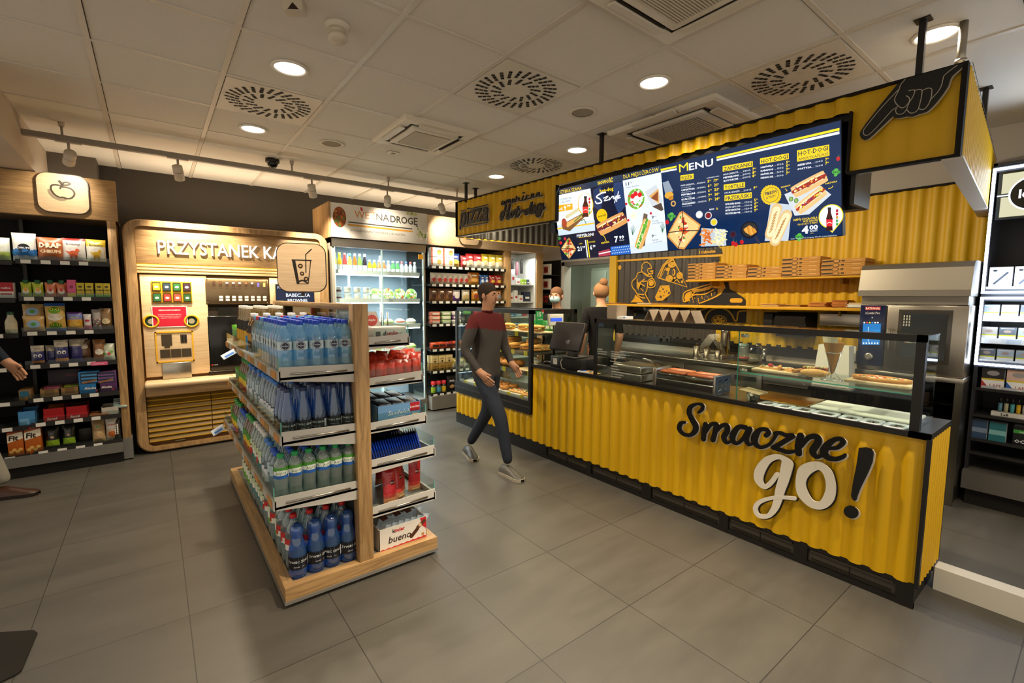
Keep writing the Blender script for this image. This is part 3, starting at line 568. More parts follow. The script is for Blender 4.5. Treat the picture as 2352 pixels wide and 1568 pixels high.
def drawL(b, a, u0, u1):
 a.poly([(30, 600), (868, 400), (876, 470), (38, 655)], '#22344a', .0003)
 a.poly([(38, 640), (323, 580), (360, 905), (78, 945)], '#dfe9f2', .0006); a.poly([(70, 862), (355, 822), (360, 905), (78, 945)], '#c6d6e6', .0007)
 a.poly([(66, 886), (353, 842), (355, 853), (68, 897)], '#f4b92d', .0009)
 a.poly([(78, 945), (360, 905), (385, 1105), (102, 1128)], '#12192c', .0006)
 a.poly([(325, 575), (572, 520), (636, 1085), (385, 1108)], '#10182f', .0006); a.poly([(345, 590), (400, 560), (430, 640), (400, 760), (350, 720)], '#22345c', .0008); a.poly([(500, 540), (570, 524), (592, 720), (540, 780), (510, 700)], '#2a3d66', .0008)
 a.poly([(572, 520), (868, 455), (921, 1058), (636, 1083)], '#dbe4ee', .0006); a.poly([(636, 1020), (915, 990), (921, 1058), (636, 1083)], '#cfdbe8', .0007)
 a.text('SZYBKA SZAMA', 88, 622, 256, 590, 26, Yt); a.text('NOWOŚĆ', 383, 553, 500, 527, 28, Yt); a.text('DLA MIĘSOŻERCÓW', 580, 505, 852, 448, 30, Yt)
 for i, (s, x0, y0, x1, y1) in enumerate((('HOT DOG FRANCUSKI', 58, 680, 175, 658), ('+ NAPÓJ GAZOWANY', 55, 704, 170, 680))): a.text(s, x0, y0, x1, y1, 15, '#2a3550', 0, .0012)
 a.poly([(52, 712), (185, 695), (188, 742), (58, 765)], '#f0a51c', .0012); a.text('9', 120, 748, 140, 744, 34, Wt, .04, .0016); a.text('99', 145, 725, 172, 720, 18, Wt, .03, .0016); a.text('od', 66, 752, 108, 746, 24, Wt, .01, .0016)
 a.strip([(240, 735), (140, 800)], .03, '#cfc79a', .0011); a.poly([(100, 860), (255, 775), (280, 800), (165, 910), (112, 895)], '#7a5230', .0014); a.poly([(120, 855), (250, 785), (262, 800), (150, 880)], '#dba95e', .0018); a.ell(122, 845, 20, 34, '#a5432a', .0022); a.strip([(200, 835), (240, 800), (262, 775)], .01, '#3f7d3a', .0022); a.strip([(255, 830), (275, 820), (290, 850)], .008, '#3f7d3a', .0022)
 a.ell(285, 705, 60, 90, '#f3b92a', .0012); a.ell(285, 702, 54, 84, '#eef2f5', .0014); colabottle(a, 286, 725, 165)
 for k in range(5): a.poly([(310, 652+k*26), (324, 650+k*26), (324, 670+k*26), (310, 672+k*26)], ['#c9252b', '#c9252b', '#e0a93a', '#4fa45b', '#4fa45b'][k], .0022)
 a.text('PEPPERONI', 220, 958, 350, 943, 22, Wt); a.strip([(235, 960), (325, 948)], .003, Yt)
 pizza(a, [(158, 955), (215, 1050), (160, 1125), (95, 1045)], (152, 1045))
 for x, y, c in ((95, 1000, '#cc2222'), (85, 965, '#3b7a35'), (128, 968, '#b22b33')): a.ell(x, y, 11, 12, c, .0012)
 a.text('21', 226, 1062, 258, 1058, 34, Wt, .035); a.text('99', 262, 1042, 285, 1039, 17, Wt, .03); a.text('6', 322, 1052, 340, 1050, 34, Wt, .035); a.text('99', 342, 1034, 364, 1031, 17, Wt, .03); a.text('CAŁA', 235, 1012, 262, 1008, 10, Yt, 0); a.text('KAWAŁEK', 312, 1000, 362, 994, 11, Yt, 0)
 a.strip([(286, 982), (302, 1108)], .013, '#e8edf2', n=1); a.strip([(300, 982), (317, 1108)], .012, '#f5cf1e', n=1)
 a.text('hot-dog', 398, 613, 502, 592, 28, Yt, .02)
 a.strip([(440, 610), (405, 618), (370, 645), (395, 660), (410, 685), (375, 695), (362, 680)], .012, Wt); a.strip([(425, 655), (460, 640), (430, 675), (470, 665)], .008, Wt); a.strip([(470, 650), (470, 668), (495, 640), (500, 660)], .008, Wt); a.strip([(505, 640), (510, 660), (525, 635), (510, 690)], .008, Wt); a.strip([(540, 605), (525, 680)], .009, Wt); a.strip([(520, 650), (552, 632), (535, 655), (556, 650)], .007, Wt)
 a.ell(412, 790, 42, 52, '#e3b818', .0010); a.text('NOWOŚĆ', 384, 805, 446, 790, 13, '#2a2414', .03)
 hotdog(a, 385, 905, 592, 800, 95, '#d79a58', '#6b2a2a', None, .0012, 5)
 a.strip([(445, 985), (430, 950), (412, 938)], .005, Yt); a.text('PARÓWKA', 408, 1008, 470, 998, 13, Yt); a.text('7', 512, 995, 540, 992, 46, Wt, .04); a.text('99', 546, 972, 586, 966, 26, Wt, .035); a.text('PLN/SZT', 548, 985, 586, 981, 8, Wt, 0)
 a.poly([(478, 1030), (628, 1012), (634, 1084), (482, 1096)], '#2a62b8', .0009); a.poly([(385, 1068), (470, 1045), (480, 1096), (388, 1106)], '#a63a4a', .0009); a.strip([(390, 1085), (478, 1066)], .01, '#e5dcdc', .0012)
 for k in range(30): a.ell(492+(k % 10)*14+((k//10) % 2)*6, 1040+(k//10)*20-(k % 10)*1.6, 3.5, 4.5, '#cfe0f2', .0012, 0, 6)
 a.text('11', 597, 560, 622, 555, 26, '#1d2536', .02); a.text('99', 626, 545, 645, 541, 12, '#1d2536', 0); a.text('Sałatka z kurczakiem', 602, 580, 700, 560, 12, '#39435a', 0)
 a.ell(675, 662, 70, 84, '#f4f6f8', .0010); a.ell(675, 660, 66, 79, '#6fae3c', .0012); a.ell(678, 662, 48, 60, '#eef0e6', .0014)
 rg = random.Random(8)
 for k in range(40): an = rg.random()*6.3; q = rg.uniform(30, 62); a.ell(675+q*math.cos(an), 662+q*1.2*math.sin(an), 8, 7, rg.choice(['#4e9a2f', '#7cc244', '#d8e6b6', '#d9303a', '#f4f2e8']), .0016, 0, 7)
 for x, y in ((672, 622), (705, 628), (650, 640)): a.ell(x, y, 17, 19, '#d3262d', .002)
 a.poly([(745, 605), (830, 550), (885, 680), (800, 720)], '#c9ced2', .0010); a.poly([(775, 640), (850, 580), (855, 700)], '#d7a765', .0014); a.poly([(790, 655), (846, 600), (845, 680)], '#8b4a2b', .0017); a.poly([(800, 720), (870, 690), (888, 745), (870, 755)], '#55443a', .0012)
 a.ell(656, 792, 26, 34, '#f3f5f3', .0012); a.ell(656, 790, 21, 27, '#e7e2c9', .0014)
 for x, y in ((600, 700), (790, 772), (616, 825)): a.ell(x, y, 9, 10, '#c8242c', .0012)
 a.poly([(735, 770), (765, 780), (745, 1020), (690, 1050)], '#6d5948', .0009); hotdog(a, 690, 1040, 765, 820, 62, '#dba75e', '#4f9a36', ['#6cc03c', '#4c9430', '#e7dfae'], .0012, 9)
 for x, y in ((655, 910), (885, 890)):
  for k in range(5): a.strip([(x-6, y+30), (x-20+k*9, y-50+abs(k-2)*14)], .0035, '#2f6b49', .0010, n=1)
 for y, s1, s2 in ((815, 'Tortilla', 'z kurczakiem'), (960, 'Bagietka', 'z pieczoną wołowiną')):
  a.text('9', 797, y, 815, y-2, 26, '#1d2536', .02); a.text('99', 818, y-12, 834, y-14, 12, '#1d2536', 0); a.text(s1, 802, y+24, 850, y+18, 12, '#39435a', 0); a.text(s2, 802, y+42, 878, y+30, 12, '#39435a', 0)
def drawR(b, a, u0, u1):
 a.poly([(866, 445), (988, 418), (988, 404), (864, 430)][::-1], Yt, .0006); a.poly([(868, 460), (990, 438), (989, 424), (867, 448)], '#e4ecf2', .0006)
 a.poly([(1296, 335), (2245, 113), (2245, 132), (1297, 350)], Yt, .0006); a.poly([(1297, 354), (2245, 139), (2245, 160), (1298, 368)], '#dfe9f2', .0006)
 a.text('M', 1010, 456, 1080, 441, 66, Yt, .004, res=2); a.text('ENU', 1086, 440, 1272, 402, 54, Wt, .015, res=2)
 def head(s, x0, y0, x1, y1, h): a.poly([(x0-10, y0+6), (x1+8, y1+6), (x1+8, y1-h-9), (x0-10, y0-h-9)], '#f2cd1d', .0006); a.text(s, x0, y0, x1, y1, h, '#1a2440', .015)
 head('PIZZA', 1028, 515, 1112, 500, 26); head('ZAPIEKANKI', 1354, 445, 1568, 405, 28); head('HOT-DOGI', 1642, 388, 1846, 347, 30); head('HOT-DOGI', 1928, 330, 2158, 284, 34); head('AMERYKAŃSKIE', 1928, 368, 2160, 322, 22); head('TORTILLE', 1362, 588, 1508, 566, 28); head('PRZEKĄSKI', 1368, 672, 1560, 648, 30)
 def row(s, x0, y0, x1, y1, g, pr, xp, yp, sub=None):
  a.text(s, x0, y0, x0+(x1-x0)*.56, y0+(y1-y0)*.56, 13, Wt, .03); a.text('....'+g, x0+(x1-x0)*.6, y0+(y1-y0)*.6, x1, y1, 13, Wt, .0)
  for i, q in enumerate(pr): a.text(q, xp+i*48, yp-i*8, xp+i*48+(14 if len(q) == 1 else 24), yp-i*8-2, 21, Yt, .03); a.text('99', xp+i*48+(15 if len(q) == 1 else 26), yp-i*8-11, xp+i*48+(28 if len(q) == 1 else 37), yp-i*8-13, 10, Yt, .02)
  if sub: a.text(sub, x0+2, y0+15, x0+78, y0+5, 7, '#cdd6e2', 0)
 a.text('KAWAŁEK/CAŁA', 1222, 505, 1318, 488, 9, Wt, 0)
 for i, (s, g, p) in enumerate((('MARGHERITA', '80G/460G', ('5', '19')), ('CAPRICIOSA', '85G/460G', ('6', '21')), ('PEPPERONI', '82G/460G', ('6', '21')), ('KURCZAK', '110G/490G', ('7', '24')), ('WEGETARIAŃSKA', '100G/510G', ('7', '24')))):
  y = 565+i*36; row(s, 1022+i*2, y, 1210+i*2, y-27, g, p, 1228+i*2, y-30, 'SER, SOS POMIDOROWY')
 a.text('BOX', 1243, 748, 1280, 742, 11, Wt, .03); a.text('0', 1296, 745, 1308, 743, 18, Yt, .03)
 for i, (s, g, p) in enumerate((('MARGHERITA', '180G', '7'), ('PEPPERONI', '200G', '8'), ('ZŁOTY KURCZAK', '200G', '8'))): row(s, 1350, 480+i*25, 1558, 444+i*25, g, (p,), 1574, 442+i*26)
 row('Z KURCZAKIEM', 1358, 622, 1564, 594, '200G', ('9',), 1582, 585)
 for i, (s, g, p) in enumerate((('FRYTKI SUPER CRUNCH', '120G', '5'), ('KRĄŻKI CEBULOWE', '100G', '6'), ('FRYTKI Z BATATÓW', '120G', '8'), ('PALUSZKI SEROWE', '120G', '9'))): row(s, 1366, 709+i*24, 1570, 688+i*25, g, (p,), 1588, 680+i*26)
 for i, (s, g, p) in enumerate((('PARÓWKA', '150G', '5'), ('KABANOS', '150G', '5'), ('PARÓWKA XXL', '260G', '7'), ('KABANOS XXL', '260G', '7'))): row(s, 1638, 425+i*27, 1812, 396+i*29, g, (p,), 1834, 388+i*28)
 for i, (s, g, p) in enumerate((('SZERYFA', '260G', '7'), ('SOŁTYSA', '260G', '7'))): row(s, 1922, 408+i*30, 2116, 372+i*34, g, (p,), 2136, 366+i*30)
 a.poly([(880, 535), (925, 520), (962, 600), (905, 640)], '#8c99a8', .0006); a.ell(930, 632, 34, 26, '#d9a13e', .0008); a.ell(945, 655, 20, 16, '#b97a2a', .0010); a.ell(963, 697, 20, 23, '#c9a05a', .0006); a.ell(963, 697, 10, 13, '#10203f', .0008)
 for x, y, c in ((1163, 782, '#e6e9ec'), (1233, 789, '#7a1420'), (1276, 840, '#d8c32a'), (1423, 935, '#3a1626')): a.ell(x, y, 27, 29, '#c8ccd0' if x < 1300 else '#27304a', .0006); a.ell(x, y, 21, 22, c, .0008)
 pizza(a, [(1035, 752), (1175, 860), (1160, 905), (1048, 1050), (1000, 1045), (918, 955), (925, 920), (1010, 765)], (1045, 905), .0008, 4)
 a.poly([(1180, 886), (1365, 895), (1372, 1020), (1176, 1028)], '#b9c2c8', .0006); rg = random.Random(2)
 for k in range(34):
  x, y = rg.uniform(1190, 1260), rg.uniform(905, 1010); a.strip([(x, y), (x+rg.uniform(-30, 30), y+rg.uniform(-26, 26))], .009, rg.choice(['#d9742a', '#c25f1f', '#e58a3c']), .0010+k*.00001, n=1)
  x, y = rg.uniform(1270, 1355), rg.uniform(905, 1010); a.strip([(x, y), (x+rg.uniform(-30, 30), y+rg.uniform(-26, 26))], .009, rg.choice(['#efe3ae', '#e4d28e', '#f5edc6']), .0010+k*.00001, n=1)
 a.ell(1550, 900, 68, 66, '#0a0f1c', .0006); a.ell(1550, 898, 58, 56, '#2b2a2c', .0008); a.strip([(1600, 955), (1625, 998)], .018, '#2a3145', .0006, n=1)
 for k in range(7): x = 1515+k*12; a.strip([(x, 872+abs(k-3)*8), (x+12, 935-abs(k-3)*7)], .014, ['#d49238', '#e2a84a', '#c9832b'][k % 3], .0010+k*.0001, n=1)
 for x, y in ((1425, 1003), (1445, 1012), (1492, 993), (915, 840), (2235, 350)): a.ell(x, y, 15, 17, '#b81f28', .0008); a.strip([(x, y-16), (x+8, y-30)], .003, '#3b7a35', .001, n=1)
 for x, y in ((948, 795), (2218, 455), (1935, 955)):
  for q in range(4): a.ell(x+18*math.cos(q*1.6), y+18*math.sin(q*1.6), 17, 12, ['#3d8f38', '#57ac47'][q % 2], .0010+q*.0001, q)
 a.ell(1717, 630, 74, 72, '#e6bd1c', .0006)
 for k in range(24): a.ell(1717+72*math.cos(k*PI/12), 630+70*math.sin(k*PI/12), 9, 9, '#e6bd1c', .0006, 0, 8)
 a.ell(1717, 630, 60, 58, '#1c2a48', .0008, 0, 32); a.ell(1717, 630, 57, 55, '#e6bd1c', .0010, 0, 32); a.text('FRESH', 1676, 634, 1760, 612, 24, '#1c2a48', .03); a.text('& TASTY', 1682, 662, 1756, 643, 18, '#1c2a48', .02)
 a.poly([(1820, 625), (2060, 530), (2182, 628), (2010, 780), (1900, 790)], '#c9d0d6', .0006); a.poly([(1715, 690), (1880, 705), (1850, 985), (1668, 985)], '#bfc8d2', .0006)
 hotdog(a, 1885, 615, 2140, 480, 92, '#e0b579', '#9b2b23', None, .0008, 21); hotdog(a, 1920, 750, 2130, 590, 84, '#e3bb7f', '#b03a25', ['#f0cf2e', '#f0cf2e', '#6fa23a', '#7b2b52', '#f2e6c2'], .0022, 22)
 for x0, y0, x1, y1 in ((1710, 935, 1762, 735), (1748, 985, 1838, 785)):
  a.strip([(x0, y0), (x1, y1)], .062, '#d9b983', .0008, n=1); a.strip([(x0+3, y0-8), (x1-2, y1+12)], .045, '#f0dcae', .0010, n=1); a.ell(x1+4, y1-20, 15, 22, '#b9704a', .0007)
  for k in range(7): f = .15+k*.11; a.strip([(x0+(x1-x0)*f-12, y0+(y1-y0)*f+14), (x0+(x1-x0)*f+12, y0+(y1-y0)*f-14)], .006, '#b58a4e', .0012, n=1)
 for x, y in ((1872, 662), (1912, 673)): a.ell(x, y, 17, 19, '#3f6f2c', .0014); a.ell(x, y, 12, 14, '#8fae57', .0016)
 a.text('KABANOS', 1795, 577, 1868, 560, 11, Yt); a.text('PARÓWKA', 2138, 550, 2228, 530, 12, Yt); a.strip([(2195, 560), (2185, 575), (2162, 580)], .003, Yt); a.strip([(1830, 582), (1842, 600)], .003, Yt)
 a.text('NAPÓJ COCA-COLA', 1892, 832, 2076, 812, 17, Yt, .02); a.text('PRZY ZAKUPIE', 1966, 842, 2078, 830, 14, Yt, .01); a.text('PRODUKTU Z MENU', 1925, 866, 2078, 848, 14, Yt, .01)
 a.text('4', 1956, 928, 2008, 923, 56, Wt, .05, res=2); a.text('00', 2014, 898, 2080, 890, 32, Wt, .04, res=2); a.text('PLN/SZT.', 2018, 916, 2080, 908, 13, Wt, .02); a.text('0,5 L', 2022, 930, 2046, 927, 9, Yt, 0)
 a.ell(2178, 795, 95, 92, Yt, .0006, 0, 32); a.poly([(2105, 850), (2250, 850), (2190, 922)], Yt, .0006); a.ell(2178, 795, 88, 85, '#e8edf0', .0008, 0, 32); a.poly([(2115, 850), (2240, 850), (2190, 912)], '#e8edf0', .0008); colabottle(a, 2168, 822, 185, .0012)
 for k in range(5): a.poly([(2218, 742+k*26), (2236, 739+k*26), (2236, 760+k*26), (2218, 763+k*26)], ['#b3202c', '#b3202c', '#c98d3a', '#4a9a58', '#4a9a58'][k], .0014)
 a.text('©2021 The Coca-Cola Company. Wszelkie prawa zastrzeżone.', 1868, 975, 2228, 945, 11, '#d4dde6', 0)
screen('l', 'left lit menu screen with hot-dog, pepperoni and sandwich adverts', 0, 1.148, drawL)
screen('r', 'right lit menu screen headed MENU with price lists on dark blue', 1.152, 2.272, drawR)
# lamps of the kitchen: strips behind the fascia
for i, (y0, y1, e) in enumerate(((3.3, 4.8, 22), (1.5, 3.1, 36), (.55, .95, 1.2))):
 lamp('canopy_strip_light', 'AREA', (3.35, (y0+y1)/2, 2.40), e*.75, (1, .85, .58), None, (0, -.5, 0), shape='RECTANGLE', size=.06, size_y=y1-y0)
# FOOD COUNTER
t = thing('food_counter', 'yellow corrugated food counter with black plinth and black edge trim', 'counter', (2.85, 2.6, 0))
CX = 2.85
b = B(); corr(b, (CX, 3.375, .125), (0, -1, 0), Z_, 2.88, .722, YEL, .096, .018, tip=.11); b.build('front_panel', t, True)
b = B(); corr(b, (CX, 4.785, .125), (0, -1, 0), Z_, 1.41, .255, YEL, .096, .018, tip=.06); b.build('lower_panel', t, True)
b = B(); corr(b, (CX, .488, .125), (1, 0, 0), Z_, .41, .722, YEL, .05, .014); b.build('end_panel', t, True)
b = B(); b.box((CX+.002, .492, .12), (3.27, 3.37, .835), '#2a2622'); b.box((CX+.002, 3.37, .12), (3.45, 4.78, .37), '#2a2622'); b.build('carcass', t, True)
b = B(); b.box((2.868, .5, 0), (3.25, 4.78, .125), BLK, 'satin'); b.box((2.845, .49, .0), (2.868, 4.785, .03), BLK, 'satin'); b.box((2.845, .49, .105), (2.868, 4.785, .128), BLK, 'satin')
for y0, y1 in ((.49, .56), (.955, 1.025), (1.41, 1.47), (1.995, 2.075), (2.59, 2.64), (3.15, 4.785)): b.box((2.843, y0, 0), (2.87, y1, .125), BLK, 'satin')
b.build('plinth', t, True)
for y0, y1 in ((.56, .955), (1.025, 1.41), (1.47, 1.995), (2.075, 2.59), (2.64, 3.15)):
 b = B(); b.box((2.862, y0, .03), (2.869, y1, .105), '#3d3932', 'gloss'); b.box((2.85, y0+.012, .088), (2.864, y1-.012, .1), '#59534a', 'rough_metal'); b.box((2.858, (y0+y1)/2-.002, .03), (2.866, (y0+y1)/2+.002, .1), '#1c1916')
 b.box((2.852, y0+.02, .045), (2.862, y1-.02, .05), '#4b463e', 'rough_metal'); b.build('vent_grille', t, True)
b = B(); b.box((2.826, .478, .845), (2.85, 3.375, .873), BLK, 'satin'); b.box((2.826, .478, .845), (3.27, .56, .873), '#26241f', 'satin'); b.box((2.82, 3.36, .39), (2.852, 3.378, .87), BLK, 'satin'); b.box((2.822, .474, .12), (2.85, .49, .85), BLK, 'satin'); b.box((3.255, .476, .12), (3.27, .49, .85), BLK, 'satin')
b.build('edge_trim', t, True)
b = B(); b.box((2.85, .56, .845), (3.33, 2.57, .866), '#b9b2a5', 'metal'); b.build('worktop', t, True)
B().box((2.85, 2.57, .845), (3.33, 3.37, .868), '#1b1815', 'satin').build('till_top', t, True)
B().box((3.3, .5, .02), (3.33, 3.37, .845), '#8b857b', 'metal').build('back_panel', t, True)
# ---- Smaczne go!
GO = (1540, 900, 4.704); LF = WEST(2.80, 0, 0)
SM = [[(300,222,30),(338,185,44),(338,140,42),(282,130,36),(215,160,56),(197,220,64),(225,290,72),(265,360,76),(262,420,68),(210,465,50),(140,455,50),(92,400,60),(105,340,54),(150,328,34)],
 [(374,350,60),(360,420,62),(352,510,60)], [(372,440,38),(430,355,46),(492,350,56),(485,400,60),(455,520,58)], [(475,445,38),(545,368,46),(602,362,58),(608,420,62),(572,490,62),(600,545,48),(650,535,30)],
 [(810,385,56),(735,378,54),(676,450,70),(668,520,64),(715,556,40),(785,500,44),(835,410,50)], [(850,400,62),(815,500,62),(840,565,44),(890,558,28)],
 [(1030,470,52),(1055,440,50),(1030,405,44),(960,410,50),(908,485,76),(912,555,64),(970,598,42),(1050,575,36),(1105,520,30),(1140,460,34)], [(1130,448,48),(1180,442,42),(1245,468,46),(1310,470,52)], [(1318,480,50),(1215,540,52),(1115,602,54)], [(1108,600,52),(1180,625,46),(1265,650,46),(1335,640,34)],
 [(1402,472,66),(1378,580,66),(1382,665,62)], [(1410,585,40),(1490,492,50),(1575,485,62),(1592,540,66),(1535,635,66),(1570,698,48),(1640,688,30)],
 [(1705,612,30),(1800,600,42),(1862,545,46),(1835,508,44),(1770,515,48),(1695,570,64),(1655,645,74),(1695,705,60),(1780,725,46),(1858,702,40),(1882,680,30)]]
EX = [(2035,605),(2110,598),(2170,615),(2192,660),(2180,760),(2130,880),(2050,1040),(2020,1120),(2005,1170),(1985,1178),(1957,1150),(1950,1110),(1970,980),(2010,780)]
GG = [[(1250,745,90),(1170,700,64),(1050,735,96),(965,850,126),(952,950,114),(1010,1022,66),(1080,985,60),(1150,890,56)], [(1262,775,140),(1225,930,128),(1180,1070,112),(1160,1160,100),(1120,1265,80),(1050,1340,56),(950,1335,60),(915,1260,62),(960,1190,54),(1080,1148,44),(1200,1140,44),(1340,1150,48)]]
OO = [(1570,797,105),(1450,850,140),(1405,970,114),(1430,1100,132),(1520,1205,104),(1625,1225,92),(1705,1150,112),(1732,1020,104),(1700,880,104),(1640,815,100)]
K = .00051
t = thing('slogan_lettering', 'raised black and cream script lettering reading "Smaczne go!" on the counter front', 'sign', (2.8, 1.2, .5))
for nm, ca, cb, off, lf in (('letter_backing', '#cfc8ba', '#100d0b', (.0055, -.0055), -.010), ('letter_face', '#0a0807', '#d6cfc0', (0, 0), 0)):
 b = B(); a = Art(b, LF, *GO, mat='matte')
 for st in SM: a.strip(st, 0, ca, lf, .010, wk=K, off=off)
 b.poly([(x+off[0], y+off[1]) for x, y in a.P(EX)], LF, ca, 'satin', .010, lf)
 m = a.p(1948, 1298); b.disc((m[0]+off[0], m[1]+off[1]), .0305, LF, ca, 'satin', lf, 26, .034, .010, None, -.5)
 if nm == 'letter_face': b.build('black_letters', t, True)
 else: b.build('black_letters_backing', t, True)
 b = B(); a = Art(b, LF, *GO, mat='satin')
 for st in GG: a.strip(st, 0, cb, lf+.0002, .010, wk=K*.85, off=off)
 a.strip(OO, 0, cb, lf+.0002, .010, closed=True, wk=K*.85, off=off)
 b.build('cream_letters' if nm == 'letter_face' else 'cream_letters_backing', t, True)
# ---- sneeze guard
t = thing('glass_guard', 'black framed glass guard along the counter top with a glass shelf', 'glass guard', (2.86, 1.5, .873))
b = B(); b.box((2.845, .525, 1.300), (2.868, 2.585, 1.334), BLK, 'satin'); b.box((2.845, .525, .873), (2.885, .562, 1.334), BLK, 'satin'); b.box((2.845, 2.565, .873), (2.868, 2.588, 1.334), BLK, 'satin'); b.build('frame', t, True)
B().box((2.853, .562, .873), (2.859, 2.565, 1.30), '#f8fdfb', 'glass').build('front_pane', t, True)
B().box((2.87, .53, 1.322), (3.14, 2.585, 1.33), '#f8fdfb', 'glass').build('top_pane', t, True)
def pane(nm, y, x0, x1, z0, z1):
 b = B(); b.box((x0, y-.003, z0), (x1, y+.003, z1), '#f8fdfb', 'glass'); b.box((x0-.002, y-.003, z0), (x0, y+.003, z1), '#3f8f78', 'gloss'); b.build(nm, t, True)
pane('divider_pane', 1.412, 2.872, 3.14, .868, 1.32); pane('side_pane', 2.576, 2.87, 3.14, .873, 1.32); pane('side_pane', .54, 2.885, 3.17, .873, 1.32)
b = B(); b.box((2.9, .56, 1.036), (3.3, 1.408, 1.044), '#f8fdfb', 'glass'); b.box((2.897, .56, 1.036), (2.9, 1.408, 1.044), '#4fae94', 'gloss'); b.build('glass_shelf', t, True)
for y, z in ((1.40, 1.27), (1.40, 1.05), (2.3, 1.30), (.6, 1.30)): B().lathe([(0, -.02), (.012, -.02), (.012, .02), (0, .02)], '#c9c4ba', 'chrome', 12, (2.92, y, z), rot=rotx(PI/2)).build('glass_clamp', t, True)
B().box((3.12, .56, .868), (3.13, 2.57, 1.32), '#f2f7f5', 'glass').build('back_pane', t, True) if False else None
gf = WEST(2.8515, 0, 0); b = B()
def gtext(s, u0, v0, h, w=None, bold=.02):
 q = at(u0, v0, x=2.8515); b.text(s, (-q.y, q.z), h, gf, '#d8d4ca', 'matte', .0, 'l', bold, 0, 1)
for s, u0, v0, h in (('• CEBULA PRAŻONA', 1402, 808, .014), ('• CZERWONA KAPUSTA', 1402, 813, .014), ('• PAPRYCZKI JALAPEÑO', 1402, 818, .014), ('• OGÓREK', 1402, 823, .014), ('Dodatki extra płatne', 1402, 830, .013), ('DODATKI', 1372, 802, .012), ('DO HOT DOGÓW', 1372, 807, .012), ('AMERYKAŃSKICH', 1372, 812, .012), ('SOS DO WYBORU', 1372, 838, .012), ('• KETCHUP', 1402, 841, .014), ('• MUSZTARDA', 1402, 847, .014), ('• SOS MAJONEZOWO-CZOSNKOWY', 1402, 853, .014), ('• SOS AMERYKAŃSKI', 1402, 859, .014), ('• SOS 1000 WYSP', 1402, 864.5, .014)): gtext(s, u0, v0, h)
b.build('white_lettering', t, True)
# ---- gastronorm pans, board, pot
def pan(y, w, lab):
 t = thing('food_pan', lab, 'food pan', (2.905, y, .868), 0, 'steel food pans along the counter edge'); h = w/2
 b = B(); L, W_, r = .062, h, .02
 def ring(l, w_, z): return [Vector((sx*(l-r)+r*math.cos(a), sy*(w_-r)+r*math.sin(a), z)) for sx, sy, a0 in ((1, 1, 0), (-1, 1, PI/2), (-1, -1, PI), (1, -1, 1.5*PI)) for a in (a0, a0+PI/4, a0+PI/2)]
 R = [ring(L, W_, 0), ring(L, W_, .007), ring(L-.014, W_-.014, .008), ring(L-.02, W_-.02, -.0005)]
 vs = [q for r_ in R for q in r_]; n = 12; fs = [(i*n+k, i*n+(k+1) % n, (i+1)*n+(k+1) % n, (i+1)*n+k) for i in range(3) for k in range(n)]
 b.add(vs, fs, '#d5d8dc', 'satin', True); b.build('rim', t)
 b = B(); R2 = ring(L-.018, W_-.018, .0012); b.add(R2, [tuple(range(12))], '#9da0a3', 'rough_metal'); b.lathe([(0, .002), (.006, .004), (0, .006)], '#ddd', 'chrome', 8, cap=False) if False else None
 rg = random.Random(int(y*100))
 for k in range(7): b.ball((rg.uniform(-.03, .03), rg.uniform(-h+.03, h-.03), .002), .009, rg.choice(['#8d8478', '#a9a298', '#6c665c']), 'chrome', 8, 5, (1, 1, .35))
 b.build('tray_floor', t)
ys = [1.235, 1.14, 1.04, .93, .815, .72, .622]; ws = [.085, .09, .095, .115, .09, .09, .095]
for i, (y, w) in enumerate(zip(ys, ws)): pan(y, w, ['leftmost steel food pan, beside the small lidded pot', 'second steel food pan from the lidded pot', 'third steel food pan from the lidded pot, left of the wide one', 'widest steel food pan, in the middle of the row', 'steel food pan just right of the widest one', 'second steel food pan from the right end of the row', 'rightmost steel food pan, next to the black corner post'][i])
tag(B().rbox((2.985, .575, .868), (3.25, 1.04, .884), .005, '#e9e5d8', 'satin').build('cutting_board'), 'large white plastic cutting board lying behind the food pans', 'cutting board')
tag(B().rbox((2.985, 1.06, .868), (3.29, 1.40, .876), .003, '#b58c3e', 'metal').build('steel_tray'), 'flat steel tray with reflected yellow painted in, left of the white cutting board', 'tray')  # plain stainless; the yellow it reflects is put into its colour
t = thing('lidded_pot', 'small steel pot with a tilted flat lid at the left end of the food pans', 'pot', (2.93, 1.335, .868))
B().lathe([(.034, 0), (.04, .052), (.043, .055), (.038, .05)], '#c5c3bd', 'chrome', 22, cap=True).build('pot', t)
B().rbox((-.06, -.062, .058), (.06, .062, .064), .003, '#c9ad86', 'satin', rot=rotx(.13)).build('lid', t)
# ---- food on the glass shelf
def board(name, lab, x0, x1, y0, y1):
 return tag(B().rbox((x0, y0, 1.0445), (x1, y1, 1.062), .004, None, 'ply_x').build(name), lab, 'serving board', 'wooden serving boards')
board('serving_board', 'wooden board under the pizza slices on the glass shelf', 2.99, 3.13, 1.12, 1.385); board('serving_board', 'wooden board under the whole pizza at the right end of the glass shelf', 3.0, 3.2, .60, .885)
PTOP = ['#c8402a', '#f4e2b0', '#e9c67c', '#d86a35', '#4d7a32', '#f7edcf']
def topped(b, pts, c, z, seed, n=60):
 rg = random.Random(seed)
 for k in range(n):
  i = rg.randrange(len(pts)); p, q = pts[i], pts[(i+1) % len(pts)]; f, g = rg.random(), rg.uniform(.0, .9)
  x, y = c[0]+((p[0]+(q[0]-p[0])*f)-c[0])*g, c[1]+((p[1]+(q[1]-p[1])*f)-c[1])*g
  b.ball((x, y, z), rg.uniform(.005, .012), rg.choice(PTOP), 'food', 7, 5, (1, 1, .35))
